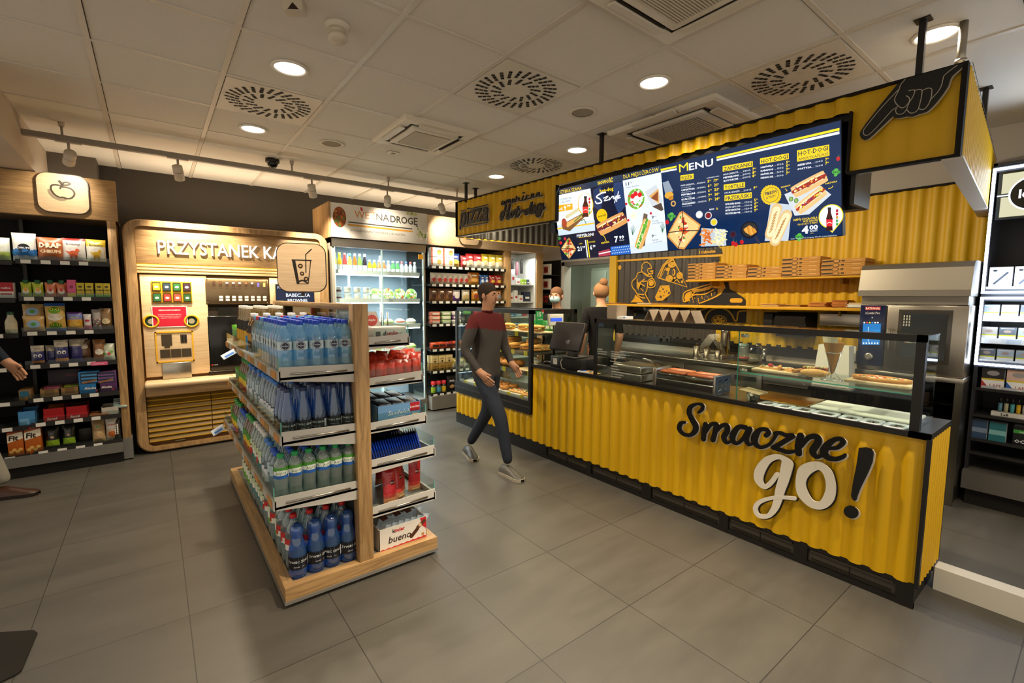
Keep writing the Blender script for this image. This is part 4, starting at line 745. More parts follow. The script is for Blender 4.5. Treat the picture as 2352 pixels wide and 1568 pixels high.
for i, (cx, cy, r, lab) in enumerate(((3.06, 1.30, .3, 'pizza slice with a red tomato at the left end of the slice board'), (3.05, 1.185, -.2, 'pizza slice at the right end of the slice board'))):
 t = thing('pizza_slice', lab, 'pizza slice', (cx, cy, 1.062), r, 'pizza slices'); P = [(-.05, -.055), (.05, -.05), (.055, .05), (.0, .062)]
 b = B(); fr = FR((0, 0, .012), (1, 0, 0), (0, 1, 0)); b.poly(P, fr, '#d9a55c', 'bread', .012); b.tube([(-.05, -.055, .012), (.05, -.05, .014)], .01, '#c98a40', 'bread'); b.build('crust', t)
 b = B(); topped(b, P, (0, 0), .014, i+4, 46); b.build('topping', t)
 if i == 0: B().ball((.0, .0, .022), .016, '#b3241f', 'gloss', 12, 7, (1, 1, .7)).build('tomato', t)
t = thing('whole_pizza', 'oblong whole pizza with cheese and tomato on the right-hand board', 'pizza', (3.09, .745, 1.062))
P = [(.062*math.cos(a)*(1+.06*math.sin(3*a)), .125*math.sin(a)*(1+.04*math.cos(5*a))) for a in [k*PI/14 for k in range(28)]]
b = B(); b.poly(P, FR((0, 0, .014), (1, 0, 0), (0, 1, 0)), '#dcae68', 'bread', .014); b.tube([(x, y, .012) for x, y in P+P[:1]], .009, '#c58a42', 'bread', 7); b.build('crust', t)
b = B(); topped(b, P, (0, 0), .016, 9, 120); b.build('topping', t)
t = thing('loaded_hot_dog', 'loaded hot-dog in a split bun on the glass shelf', 'hot-dog', (3.05, 1.045, 1.045), .15)
bun = lambda dx, c: B().ball((dx, 0, .026), .075, c, 'bread', 18, 10, (.34, 1, .34))
bun(-.02, '#d8a35a').build('bun', t); bun(.024, '#e2b878').build('bun', t)
b = B(); b.ball((0, 0, .045), .075, '#8b3a24', 'gloss', 14, 8, (.17, .95, .17)); rg = random.Random(5)
for k in range(40): b.ball((rg.uniform(-.018, .018), rg.uniform(-.06, .06), .055), .007, rg.choice(['#c99a3d', '#7b3b1d', '#e8d08a', '#5e7a2c', '#a8642a']), 'food', 6, 4)
b.build('filling', t)
t = thing('fries_cone', 'printed brown paper cone of fries in a wire stand', 'fries', (2.985, .94, 1.045))
b = B(); b.lathe([(.006, .04), (.05, .215)], '#a8742f', 'card', 20, cap=False); b.add([(.05*math.cos(a), .05*math.sin(a), .215) for a in [k*.314 for k in range(4, 13)]]+[(.056*math.cos(a), .056*math.sin(a), .262-abs(k-8)*.005) for k, a in [(k, k*.314) for k in range(4, 13)]], [(i, i+1, i+10, i+9) for i in range(8)], '#e3d3ac', 'card')
b.text('Smaczne go!', (-.03, .16), .016, FR((-.043, 0, 0), (0, -1, 0), (.2, 0, 1)), '#e6d9bd', 'card', .004, 'l', .03, 0, 1); b.build('paper_cone', t)
rg = random.Random(3)
for k in range(9):
 a = rg.random()*6.3; r = rg.uniform(0, .03); B().box((-.004, -.004, 0), (.004, .004, .06), '#e0aa48', 'bread', rotx(rg.uniform(-.4, .4)) @ roty(rg.uniform(-.4, .4))).build('fry', t).location = (r*math.cos(a), r*math.sin(a), .19)
b = B(); ring = lambda r, z: [(r*math.cos(k*PI/8), r*math.sin(k*PI/8), z) for k in range(17)]
b.tube(ring(.05, .006), .0035, '#d8d4ca', 'chrome', 6).tube(ring(.036, .16), .0028, '#d8d4ca', 'chrome', 6).tube(ring(.03, .012), .003, '#d8d4ca', 'chrome', 6)
for k in range(3): a = k*2.1+.4; b.tube([(.036*math.cos(a), .036*math.sin(a), .16), (.012*math.cos(a), .012*math.sin(a), .05), (.05*math.cos(a), .05*math.sin(a), .006)], .0028, '#d8d4ca', 'chrome', 6)
b.build('wire_stand', t)
# ---- roller grill with sausages
t = thing('roller_grill', 'stainless hot-dog roller grill with vented grey side', 'roller grill', (2.93, 1.77, .868))
b = B(); b.rbox((2.86, 1.55, .872), (3.04, 2.0, .93), .004, '#a8a196', 'metal'); b.box((2.855, 1.56, .885), (2.861, 1.99, .925), '#2d2a27', 'gloss'); b.build('body', t, True)
for nm, y0, y1 in (('side_panel', 1.545, 1.56), ('side_panel', 1.99, 2.02)):
 b = B(); b.rbox((2.852, y0, .87), (3.05, y1, 1.0), .003, '#b5aea2', 'metal')
 if y0 < 1.6:
  b.box((2.86, y0-.002, .876), (3.045, y0, .992), '#4c5260', 'satin')
  for r in range(3):
   for c in range(2): b.box((2.885+c*.075, y0-.006, .90+r*.03), (2.925+c*.075, y0-.001, .908+r*.03), '#c9ccd2', 'chrome', roty(-.25))
 b.build(nm, t, True)
for k in range(9): B().lathe([(.0, -.215), (.011, -.215), (.011, .215), (0, .215)], '#8d877c', 'chrome', 12, (2.875+k*.02, 1.775, .962), rot=rotx(PI/2)).build('roller', t, True)
for k in range(8):
 for h in range(2):
  o = B().tube([(0, -.1, 0), (0, -.088, 0), (0, .088, 0), (0, .1, 0)], [.004, .0105, .0105, .004], '#cf7048', 'gloss', 12).build('sausage'); o.location = (2.886+k*.02, 1.665+h*.213, .979)
  tag(o, f'orange grilled sausage, {ORD[k]} from the front in the {["right", "left"][h]} half of the roller grill', 'sausage', 'sausages on the roller grill')
# ---- contact grill
t = thing('contact_grill', 'stainless contact grill with a tilted black handle bar', 'contact grill', (2.98, 2.27, .868))
b = B(); b.rbox((2.87, 2.13, .872), (3.13, 2.42, .925), .006, '#a39d92', 'metal'); b.box((2.866, 2.15, .885), (2.872, 2.40, .915), '#5b564e', 'satin'); b.build('base', t, True)
B().rbox((2.875, 2.14, .93), (3.12, 2.41, .985), .008, '#b3aca0', 'metal').build('lid', t, True)
b = B(); b.tube([(3.05, 2.41, .985), (2.98, 2.40, 1.03), (2.93, 2.37, 1.045)], .006, '#c9c3b6', 'chrome').tube([(3.05, 2.13, .985), (2.98, 2.14, 1.03), (2.93, 2.17, 1.045)], .006, '#c9c3b6', 'chrome').tube([(2.93, 2.37, 1.045), (2.93, 2.17, 1.045)], .012, '#1d1b19', 'satin', 12); b.build('handle', t, True)
# ---- till
t = thing('till_screen', 'black till touchscreen seen from behind on a dark grey foot', 'till', (2.93, 2.9, .975))
b = B(); R_ = rotz(.18) @ roty(.42); b.rbox((-.02, -.16, .0), (.02, .16, .26), .006, '#24211f', 'satin', rot=R_, piv=(0, 0, 0)); b.box((-.021, -.155, .255), (.021, .155, .262), '#6d675f', 'satin', R_, (0, 0, 0)); o = b.build('monitor', t); o.location = (-.06, .06, .06)
b = B(); b.tube([(.0, 0, .012), (-.01, .02, .08), (-.02, .05, .15)], [.055, .045, .03], '#4d4a46', 'satin', 12); b.rbox((-.07, -.085, 0), (.09, .085, .014), .005, '#45423e', 'satin'); b.build('foot', t)
t = thing('cash_drawer', 'black cash drawer under the till screen with a white sticker', 'cash drawer', (2.98, 2.93, .87))
B().rbox((2.87, 2.74, .87), (3.2, 3.14, .973), .005, '#191715', 'satin').build('case', t, True)
B().box((2.868, 3.05, .90), (2.871, 3.10, .955), '#c9c4b8', 'card').build('sticker', t, True)
B().tube([(2.868, 2.98, .96), (2.855, 2.99, .93), (2.853, 2.97, .88), (2.858, 2.93, .872)], .003, '#8f887c', 'satin', 6).build('cable', t, True)
t = thing('customer_display', 'white customer display with a lit blue screen on a black pole', 'display', (3.06, 3.3, .87))
B().tube([(3.06, 3.3, .872), (3.06, 3.3, 1.25)], .013, '#141210', 'satin', 10).build('pole', t, True)
b = B(); b.rbox((2.985, 3.285, 1.235), (3.17, 3.315, 1.345), .004, '#d9d5c8', 'satin'); b.build('case', t, True)
fr = FRONT(2.985, 3.284, 1.235); b = B(); b.rect(.02, .04, .165, .073, fr, '#4a6df0', 'softlit', .001); b.rect(.012, .04, .02, .073, fr, '#121a30', 'satin', .001); b.text('Dzień dobry', (.05, .082), .014, fr, '#8fae57', 'satin', .001, res=1); b.build('screen', t, True)
t = thing('card_terminal', 'small dark card reader lying beside the cash drawer', 'card terminal', (2.99, 3.27, .87), .5)
B().rbox((-.03, -.06, 0), (.03, .06, .028), .008, '#2c2a28', 'gloss').build('body', t); B().tube([(0, -.06, .02), (.03, -.1, .03), (.02, -.13, .004)], .005, '#b8b2a6', 'chrome', 8).build('cable', t)
t = thing('leaflet_pad', 'blue and white leaflet pad with rainbow edge on the till counter', 'leaflets', (2.89, 2.72, .868), .3)
B().box((-.04, -.055, 0), (.04, .055, .014), '#e4e2da', 'card').build('pad', t)
b = B(); fr = FR((-.04, .055, .0142), (0, -1, 0), (1, 0, 0)); b.rect(0, 0, .11, .08, fr, '#d9dbe0', 'card', 0); b.rect(.01, .01, .07, .07, fr, '#3f63a8', 'card', .0004)
for k, c in enumerate(('#d33', '#e90', '#ec0', '#4a4', '#36c')): b.rect(.075+k*.007, 0, .082+k*.007, .08, fr, '#'+''.join(x*2 for x in c[1:]), 'card', .0006)
b.build('cover', t)
tag(B().box((2.87, 2.6, .868), (2.96, 2.69, .8695), '#cf9d58', 'card').build('leaflet'), 'single orange food leaflet lying by the left glass post', 'leaflet')
# ---- on top of the glass
t = thing('cardboard_rack', 'zigzag grey cardboard holder standing on top of the glass guard', 'holder', (2.99, 1.97, 1.331))
b = B(); z0 = 0
for k in range(5):
 y = .2-k*.085; ya, yb, yc = y, y-.043, y-.085
 for p, q in (((ya, 0), (yb, .085)), ((yb, .085), (yc, 0))): b.add([(-.06, p[0], p[1]), (-.06, q[0], q[1]), (.06, q[0], q[1]), (.06, p[0], p[1]), (-.06, p[0]-.003, p[1]), (-.06, q[0]-.003, q[1]), (.06, q[0]-.003, q[1]), (.06, p[0]-.003, p[1])], [(0, 1, 2, 3), (7, 6, 5, 4), (0, 4, 5, 1), (2, 6, 7, 3)], '#a3917b', 'card')
b.build('folded_card', t)
tag(B().box((3.0, 2.49, 1.331), (3.13, 2.70-.11, 1.44), '#8f7f6c', 'card').box((3.003, 2.493, 1.438), (3.127, 2.587, 1.441), '#7d6e5c', 'card').build('cardboard_box'), 'plain brown cardboard box on the left end of the glass guard', 'box')
tag(B().box((3.0, 2.40, 1.331), (3.1, 2.485, 1.352), '#e8e6e0', 'card').box((2.999, 2.40, 1.345), (3.0, 2.42, 1.352), '#5a7fc8', 'card').build('napkin_pack'), 'small white napkin pack beside the brown cardboard box', 'napkins')
# ---- floor threshold
t = thing('floor_barrier', 'low white floor beam running from the counter corner to the right edge', 'floor beam', (3.17, .1, 0))
b = B(); b.box((3.14, -.9, .0), (3.23, .47, .12), '#d6d2c4', 'satin'); b.build('beam', t, True); B().box((3.15, .462, .004), (3.22, .475, .115), '#6f6b62', 'satin').build('end_cap', t, True)
# KITCHEN WALL, SHELVES, MURAL
WX = 5.165
t = thing('wall_cladding', 'yellow corrugated wall cladding behind the kitchen with a food-truck mural', 'wall cladding', (5.18, 2.5, .98))
ZB, ZT = 1.0, 2.43
YW = '#d6a814'
b = B(); corr(b, (5.19, 2.83, ZB), (0, -1, 0), Z_, 2.2, ZT-ZB, YW, .1, .022); b.build('yellow_sheet', t, True)
b = B(); corr(b, (5.19, 4.30, ZB+.0), (0, -1, 0), Z_, 1.47, ZT-ZB, '#46403b', .1, .022); b.build('grey_sheet', t, True)
b = B(); b.box((5.15, 4.30, .9), (5.19, 4.42, 2.43), YW, 'satin'); b.box((5.15, .62, ZT-.004), (5.19, 4.42, ZT+.012), BLK); b.build('edge_post', t, True)
b = B(); b.box((5.18, .63, .85), (5.196, 4.42, ZB+.02), '#211e1b', 'gloss'); b.build('black_splashback', t, True)
MF = WEST(5.164, 0, 0); b = B(); a = Art(b, MF, 1400, 570, 7.35, 'satin', .0006); DK = '#1b1714'; YL = '#dca41c'
# truck body: roof, cab and lower hull in black, drawn on the ribs
a.poly([(1840, 0), (1890, 5), (1912, 100), (1700, 110), (1700, 60)], DK, .0004)
a.poly([(1705, 145), (1835, 140), (1865, 210), (1720, 205)], DK, .0005); a.poly([(1925, 560), (2000, 560), (2030, 690), (2130, 745), (2260, 830), (2300, 880), (2300, 960), (1480, 950), (1800, 830), (1925, 690), (1960, 680)], DK, .0005)
a.poly([(320, 950), (2320, 1000), (2300, 1260), (320, 1200)], DK, .0003); a.poly([(1760, 560), (1925, 560), (1960, 676), (1760, 676)], YL, .0006)
a.poly([(40, 120), (130, 112), (105, 200), (105, 900), (40, 900)], YL, .0005); a.strip([(110, 215), (1000, 160), (1905, 118)], .026, YL, .0009, n=1)
a.ell(172, 325, 28, 40, YL, .0009)
a.text('1minute', 1515, 92, 1790, 70, 52, YL, .04, .002, 2)
b.build('truck_silhouette', t, True)
b = B(); a = Art(b, MF, 1400, 570, 7.35, 'satin', .0012); w = .014
for st in ([(560, 330), (545, 300), (575, 250), (640, 238), (690, 280), (710, 340), (650, 345), (660, 420), (730, 430)], [(550, 320), (550, 390), (640, 470), (700, 470)], [(735, 380), (690, 385), (735, 405)], [(545, 400), (480, 420), (445, 500), (385, 560), (385, 650), (440, 720), (470, 770), (580, 780)], [(470, 520), (470, 640), (490, 690)], [(700, 460), (720, 500), (655, 545), (645, 640), (700, 665), (760, 640), (770, 580), (740, 520), (700, 510)], [(680, 620), (730, 560)], [(640, 640), (630, 720), (605, 770), (680, 910)], [(440, 790), (420, 850), (370, 910)], [(470, 790), (540, 830), (600, 840)], [(530, 680), (570, 720)], [(500, 590), (590, 520)], [(560, 560), (630, 555)], [(530, 600), (600, 640)]): a.strip(st, w, YL)
a.poly([(470, 560), (500, 580), (560, 540), (520, 620), (490, 690), (460, 640)], YL); a.poly([(440, 790), (500, 830), (560, 890), (580, 912), (370, 912), (410, 850)], YL); a.poly([(550, 390), (640, 440), (690, 430), (640, 480)], YL)
a.ell(705, 585, 45, 52, YL)
b.build('player_drawing', t, True)
b = B(); a = Art(b, MF, 1400, 570, 7.35, 'satin', .0012)
a.strip([(1075, 180), (1310, 655), (830, 500), (812, 478), (900, 290), (990, 200), (1075, 180)], .016, YL, n=1); a.strip([(1060, 200), (930, 290), (845, 500)], .02, YL, n=3); a.strip([(950, 320), (870, 490)], .008, YL, n=2)
a.ell(1055, 280, 70, 50, YL); a.ell(1010, 510, 62, 58, YL); a.ell(1185, 460, 55, 60, YL); a.strip([(985, 440), (1000, 360)], .02, YL, n=2); a.ell(985, 355, 40, 30, YL); a.ell(1085, 405, 30, 62, YL); a.ell(1075, 405, 15, 42, '#46403b', .0016); a.ell(1100, 500, 20, 22, YL); a.strip([(1100, 560), (1140, 530), (1180, 580)], .012, YL); a.ell(1225, 565, 20, 26, YL)
for x, y in ((1035, 265), (1080, 290), (990, 495), (1030, 530), (1175, 440), (1200, 480)): a.ell(x, y, 7, 7, '#46403b', .0016)
b.build('pizza_drawing', t, True)
b = B(); a = Art(b, MF, 1400, 570, 7.35, 'satin', .0012)
a.poly([(860, 628), (1010, 622), (1035, 770), (900, 880), (800, 890), (768, 825)], YL)
for x, y, r in ((905, 690, 14), (850, 725, 13), (965, 720, 10), (865, 820, 20), (1005, 755, 18), (820, 822, 8), (930, 740, 9), (918, 800, 9), (875, 655, 8)): a.ell(x, y, r, r*1.1, '#46403b', .0016)
b.build('cheese_drawing', t, True)
b = B(); a = Art(b, MF, 1400, 570, 7.35, 'satin', .0014)
for st in ([(1755, 585), (1500, 660), (1290, 730), (1245, 800), (1250, 890), (1290, 900)], [(1750, 650), (1560, 690), (1420, 700), (1370, 790), (1345, 850), (1350, 890)], [(1760, 700), (1600, 775), (1440, 785), (1370, 830)], [(1920, 685), (1870, 770), (1720, 850), (1520, 930)], [(1755, 620), (1560, 690), (1470, 720), (1390, 790)]): a.strip(st, .014, YL)
a.poly([(1290, 760), (1380, 720), (1345, 850), (1330, 900), (1280, 895), (1262, 830)], YL, .0012); a.strip([(1430, 725), (1580, 700), (1690, 670)], .03, YL, .0012)
for k, (x, y) in enumerate(((1400, 850), (1440, 840), (1500, 850), (1560, 830), (1600, 860), (1650, 820), (1720, 780), (1780, 750), (1420, 905), (1500, 890), (1680, 850), (1840, 720))): a.strip([(x, y-22), (x+8, y+22)] if k % 3 == 0 else [(x-4, y-4), (x+4, y+4)], .009, YL, n=1)
b.build('hotdog_drawing', t, True)
b = B(); a = Art(b, MF, 1400, 570, 7.35, 'satin', .0014)
for st in ([(1610, 1210), (1640, 1120), (1720, 1040), (1850, 1010), (1980, 1040), (2070, 1130), (2110, 1215), (2150, 1215), (2170, 1090), (2220, 1060), (2350, 1050)], [(430, 1130), (450, 1060), (530, 990), (640, 975)], [(1470, 1080), (1560, 1040), (1650, 1010)], [(1440, 1010), (1480, 1080), (1470, 1160)]): a.strip(st, .017, YL)
a.ell(1390, 1080, 80, 60, YL); a.ell(1850, 1215, 130, 90, YL); a.ell(1850, 1215, 118, 80, DK, .0018); a.ell(1850, 1215, 100, 66, YL, .0022); a.strip([(2068, 880), (2210, 880)], .05, YL, n=1)
for x, y in ((1800, 1180), (1870, 1165), (1920, 1200), (1830, 1230)): a.ell(x, y, 16, 14, DK, .0026)
a.text('3yTki', 985, 1085, 1195, 1072, 80, YL, .0, .002, 1); b.build('wheel_drawing', t, True)
# ---- shelves
def wall_shelf(lab, y0, y1, z, th):
 t = thing('wall_shelf', lab, 'shelf', (5.0, (y0+y1)/2, z-th))
 B().rbox((4.89, y0, z-th), (5.163, y1, z), .004, '#d8a01c', 'satin').build('board', t, True)
 for y in (y0+.25, y1-.25): B().box((5.0, y-.01, z-th-.05), (5.163, y+.01, z-th), '#a87a12', 'satin').build('bracket', t, True)
wall_shelf('upper yellow wall shelf carrying the stacked pizza boxes', 1.30, 3.06, 1.712, .022); wall_shelf('long lower yellow wall shelf under the pizza box shelf', 1.30, 4.27, 1.424, .03)
# ---- pizza boxes
def pizza_box():
 t = thing('pizza_box', '', 'pizza box'); w = .33; b = B()
 b.rbox((0, -w, 0), (.26, 0, .036), .003, '#c8914c', 'card'); b.box((-.001, -w+.004, .020), (.26, -.004, .022), '#8d5f2c', 'card'); b.build('carton', t)
 fr = WEST(-.0006, 0, 0); b = B()
 b.rect(.004, .010, .085, .026, fr, '#4d4034', 'card', .0006); b.rect(.155, .012, .178, .026, fr, '#4d4034', 'card', .0006); b.disc((.115, .018), .03, fr, '#5a4a3a', 'card', .0008, 18, .016); b.disc((.115, .018), .022, fr, '#c8914c', 'card', .0011, 16, .012); b.strip([(.24, .024), (.30, .022)], .006, fr, '#dcae72', 'card', 0, .0007, 1)
 b.build('print', t); return t
pb = pizza_box(); first = True
NM = ['leftmost', 'second', 'third', 'tall fourth', 'rightmost']
for i, (y, n, xo) in enumerate(((3.04, 5, .0), (2.70, 4, .0), (2.36, 3, .0), (2.02, 5, -.02), (1.68, 4, -.02))):
 for k in range(n):
  lab = f'brown pizza box, {["bottom one", "second from the bottom", "third from the bottom", "fourth from the bottom", "topmost fifth"][k]} in the {NM[i]} stack on the yellow shelf'
  loc = (4.895+xo+random.uniform(0, .008), y+random.uniform(-.006, .004), 1.7125+k*.0365)
  if first: pb.location = loc; pb['label'] = lab; pb['group'] = 'pizza boxes on the upper shelf'; first = False
  else: dup(pb, loc, 0, lab, 'pizza boxes on the upper shelf')
# ---- packs on the lower shelf
def flat_packs(y, n, lab, col, w, h=.004):
 for k in range(n):
  o = B().rbox((-.1, -w/2, 0), (.1, w/2, h), .001, col, 'card').build('paper_sleeve'); o.location = (4.99+random.uniform(-.008, .008), y+random.uniform(-.006, .006), 1.4245+k*(h+.0008)); o.rotation_euler.z = random.uniform(-.05, .05)
  tag(o, f'{lab}, {ORD[k]} from the bottom', 'paper sleeve', lab+' pile')
flat_packs(2.12, 4, 'pale brown flat paper sleeve left of the orange sleeves', '#d8a866', .16, .006); flat_packs(1.94, 3, 'tan paper bag lying in the middle of the lower shelf', '#c98f45', .2, .006)
flat_packs(1.70, 7, 'orange cardboard tray sleeve on the lower shelf', '#c9823f', .14, .006); flat_packs(1.52, 10, 'reddish cardboard sleeve in the tallest pile by the oven', '#bf7638', .12, .006); flat_packs(4.15, 2, 'brown paper bag at the far left end of the lower shelf', '#b97b45', .2, .006); flat_packs(3.62, 3, 'white and tan paper wrap lying before the cheese drawing', '#d9bf95', .22, .005); flat_packs(3.38, 3, 'long brown paper wrap under the hot-dog drawing', '#b98545', .26, .005)
t = thing('white_tray', 'white tray with pale papers on the lower shelf beside the steel oven', 'tray', (4.98, 1.40, 1.4245))
b = B(); b.box((-.09, -.07, 0), (.09, .07, .004), '#e6e2d6', 'card')
for s in (-1, 1): b.box((-.09, s*.07-.002, 0), (.09, s*.07+.002, .04), '#e6e2d6', 'card')
b.box((-.09, -.07, 0), (-.086, .07, .03), '#e6e2d6', 'card'); b.build('tray', t); B().box((-.08, -.06, .005), (.08, .06, .045), '#d8b98a', 'card', rotz(.1)).build('papers', t)
# ---- wall dispensers
t = thing('towel_dispenser', 'black wall-mounted paper towel dispenser under the lower shelf', 'dispenser', (5.08, 1.95, 1.14))
b = B(); b.add([(5.0, 1.80, 1.17), (5.0, 2.12, 1.17), (4.96, 2.10, 1.30), (4.96, 1.82, 1.30), (5.16, 1.78, 1.13), (5.16, 2.14, 1.13), (5.16, 2.14, 1.37), (5.16, 1.78, 1.37), (5.03, 2.1, 1.37), (5.03, 1.82, 1.37)], [(0, 3, 2, 1), (3, 9, 8, 2), (9, 7, 6, 8), (0, 4, 7, 9, 3), (1, 2, 8, 6, 5), (0, 1, 5, 4)], '#1d1a18', 'satin'); b.build('cover', t, True)
B().box((5.0, 1.83, 1.125), (5.15, 2.09, 1.14), '#0f0d0c', 'satin').build('slot', t, True); B().box((4.975, 1.955, 1.285), (4.985, 1.975, 1.30), '#6d675f', 'metal').build('lock', t, True)
t = thing('soap_dispenser', 'slim black soap dispenser left of the paper towel dispenser', 'dispenser', (5.1, 2.2, 1.16)); B().rbox((5.06, 2.15, 1.17), (5.16, 2.25, 1.36), .012, '#1b1817', 'satin').build('body', t, True); B().rbox((5.05, 2.175, 1.145), (5.1, 2.225, 1.185), .006, '#2d2926', 'satin').build('push_bar', t, True)
t = thing('wall_spotlights_box', 'black wall-mounted box with dim round lamps behind the cardboard holder', 'wall box', (5.1, 3.6, 1.28))
B().rbox((5.06, 3.28, 1.3), (5.16, 3.98, 1.41), .01, '#12100e', 'gloss').build('body', t, True)
for k in range(3): B().ball((5.058, 3.48+k*.13, 1.37), .028, '#8f877a', 'chrome', 12, 7, (.3, 1, 1)).build('lamp', t, True)
t = thing('wall_socket', 'black double wall socket on the splashback', 'socket', (5.17, 3.5, .93)); B().rbox((5.17, 3.42, .94), (5.181, 3.60, 1.0), .003, '#2c2926', 'satin').build('plate', t, True)
for y in (3.46, 3.55): B().lathe([(0, -.003), (.02, -.003), (.022, 0)], '#171513', 'satin', 14, (5.17, y, .97), rot=roty(-PI/2)).build('outlet', t, True)
# ---- back counter
t = thing('steel_counter', 'stainless steel back counter with upstand along the yellow wall', 'counter', (4.8, 2.8, 0))
b = B(); b.rbox((4.55, 1.30, .815), (5.16, 4.28, .85), .004, '#b5ad9f', 'metal'); b.box((5.14, 1.30, .85), (5.165, 4.28, .905), '#b5ad9f', 'metal'); b.build('top', t, True)
B().box((4.60, 1.98, .08), (5.15, 4.26, .812), '#9a9286', 'metal').build('body', t, True)
for k, (y0, y1) in enumerate(((3.55, 4.24), (2.85, 3.53), (2.02, 2.83))): B().rbox((4.585, y0, .14), (4.60, y1, .79), .004, '#a59d90', 'metal').box((4.575, y0+.05, .70), (4.587, y0+.26, .745), '#26231f', 'satin').build('door', t, True)
B().box((4.66, 1.32, 0), (5.1, 4.24, .08), '#1c1916').build('kick_plate', t, True)
b = B(); b.box((4.66, 1.72, .846), (5.05, 2.24, .8515), '#4d4841', 'metal'); b.box((4.64, 1.70, .850), (5.07, 2.26, .8525), '#c2bbae', 'metal'); b.box((4.67, 1.73, .852), (5.04, 2.23, .8535), '#38342f', 'metal'); b.build('sink', t, True)
t = thing('undercounter_fridge', 'low steel fridge with a red digital display under the back counter', 'fridge', (4.6, 1.62, 0))
B().box((4.53, 1.31, .06), (5.1, 1.97, .70), '#8f887c', 'metal').build('body', t, True); b = B(); b.rbox((4.49, 1.31, .715), (4.56, 1.97, .795), .006, '#bdb7ab', 'metal'); b.build('control_panel', t, True)
b = B(); b.box((4.487, 1.43, .735), (4.491, 1.53, .775), '#120c0c', 'gloss'); b.text('-4.0', (-1.52, .744), .026, WEST(4.487, 0, 0), '#ff2a2a', 'lit', .001, 'l', .02); b.build('digital_display', t, True)
B().lathe([(0, -.004), (.008, -.004), (.008, 0)], '#5d584f', 'satin', 12, (4.489, 1.62, .755), rot=roty(-PI/2)).build('knob', t, True)
t = thing('sink_tap', 'chrome sink tap with a slanting handle behind the pizza slices', 'tap', (5.02, 2.2, .852))
B().lathe([(.022, 0), (.02, .06), (.018, .11)], '#cfcbc2', 'chrome', 16).ball((0, 0, .115), .024, '#cfcbc2', 'chrome', 14, 8).build('body', t); B().tube([(0, 0, .12), (-.06, .03, .16), (-.16, .05, .15), (-.19, .055, .11)], .011, '#d2cec5', 'chrome', 10).build('spout', t); B().tube([(0, 0, .13), (-.02, .09, .17)], .008, '#d2cec5', 'chrome', 8).build('handle', t)
t = thing('utensil_rack', 'steel tent-shaped wire rack of tongs on the back counter', 'wire rack', (4.93, 2.70, .85))
b = B()
for k in range(9):
 x = -.1+k*.025; b.tube([(x, .16, .05), (x+.02, .02, .26), (x+.04, -.12, .05)], .0035, '#d9d4c9', 'chrome', 6)
b.build('wire_frame', t); B().rbox((-.14, -.17, 0), (.12, .17, .045), .006, '#bcb6aa', 'metal').build('drip_tray', t)
t = thing('steel_canister', 'tall steel canister standing behind the wire rack', 'canister', (5.02, 2.62, .85)); B().lathe([(.05, 0), (.05, .27), (.053, .272), (.053, .30), (.05, .305)], '#c9c4ba', 'chrome', 24).build('body', t); B().lathe([(.02, .305), (.012, .33), (0, .332)], '#b9b3a8', 'chrome', 14).build('knob', t)
for i, (x, y, h, r) in enumerate(((4.78, 2.82, .12, .035), (4.78, 2.70, .10, .033), (4.8, 2.58, .09, .036))):
 t = thing('sauce_canister', ['tallest of three short steel sauce canisters before the wire rack, on the left', 'middle one of three short steel sauce canisters before the wire rack', 'rightmost of three short steel sauce canisters before the wire rack'][i], 'canister', (x, y, .85), 0, 'short steel canisters'); B().lathe([(r, 0), (r, h), (r*1.05, h+.003), (r*.98, h+.006)], '#cdc8be', 'chrome', 20).build('body', t); B().lathe([(r, h+.006), (r*.5, h+.018), (.006, h+.02), (.008, h+.035), (0, h+.036)], '#c2bcb0', 'chrome', 16, cap=False).build('lid', t)
t = thing('glass_jar', 'glass jar with a red-rimmed base left of the sink tap', 'jar', (4.95, 2.38, .85)); B().lathe([(.055, .0), (.055, .11), (.045, .13), (.045, .15)], '#e6ebe6', 'bottle', 20).build('glass', t); B().lathe([(.058, .02), (.058, .035)], '#c0392b', 'satin', 20).build('red_band', t); B().lathe([(.047, .15), (.047, .175), (0, .178)], '#7d8f86', 'satin', 20, cap=False).build('lid', t)
t = thing('bag_dispenser', 'tall white tapered dispenser standing behind the cone of fries', 'dispenser', (4.36, 1.36, .79))
b = B(); b.add([(-.07, -.13, 0), (.08, -.13, 0), (.08, .13, 0), (-.07, .13, 0), (-.05, -.105, .34), (.06, -.105, .34), (.06, .105, .34), (-.05, .105, .34)], [(0, 3, 2, 1), (4, 5, 6, 7), (0, 1, 5, 4), (1, 2, 6, 5), (2, 3, 7, 6), (3, 0, 4, 7)], '#ddd8c8', 'satin'); b.build('body', t); B().box((-.075, -.13, .01), (-.07, .13, .02), '#b9b3a3', 'satin').build('rim', t)
b = B(); b.box((4.24, 1.2, .76), (4.46, 1.5, .79), '#3b352d', 'metal'); tag(b.box((4.25, 1.22, 0), (4.29, 1.26, .76), '#5b554b', 'metal').box((4.25, 1.44, 0), (4.29, 1.48, .76), '#5b554b', 'metal').box((4.41, 1.22, 0), (4.45, 1.26, .76), '#5b554b', 'metal').box((4.41, 1.44, 0), (4.45, 1.48, .76), '#5b554b', 'metal').build('side_table'), 'small dark steel side table under the white tapered dispenser', 'table')
tag(B().rbox((5.02, 1.38, 1.25), (5.16, 1.72, 1.37), .008, '#a9a297', 'metal').build('steel_box'), 'brushed steel wall box between the towel dispenser and the oven', 'wall box')
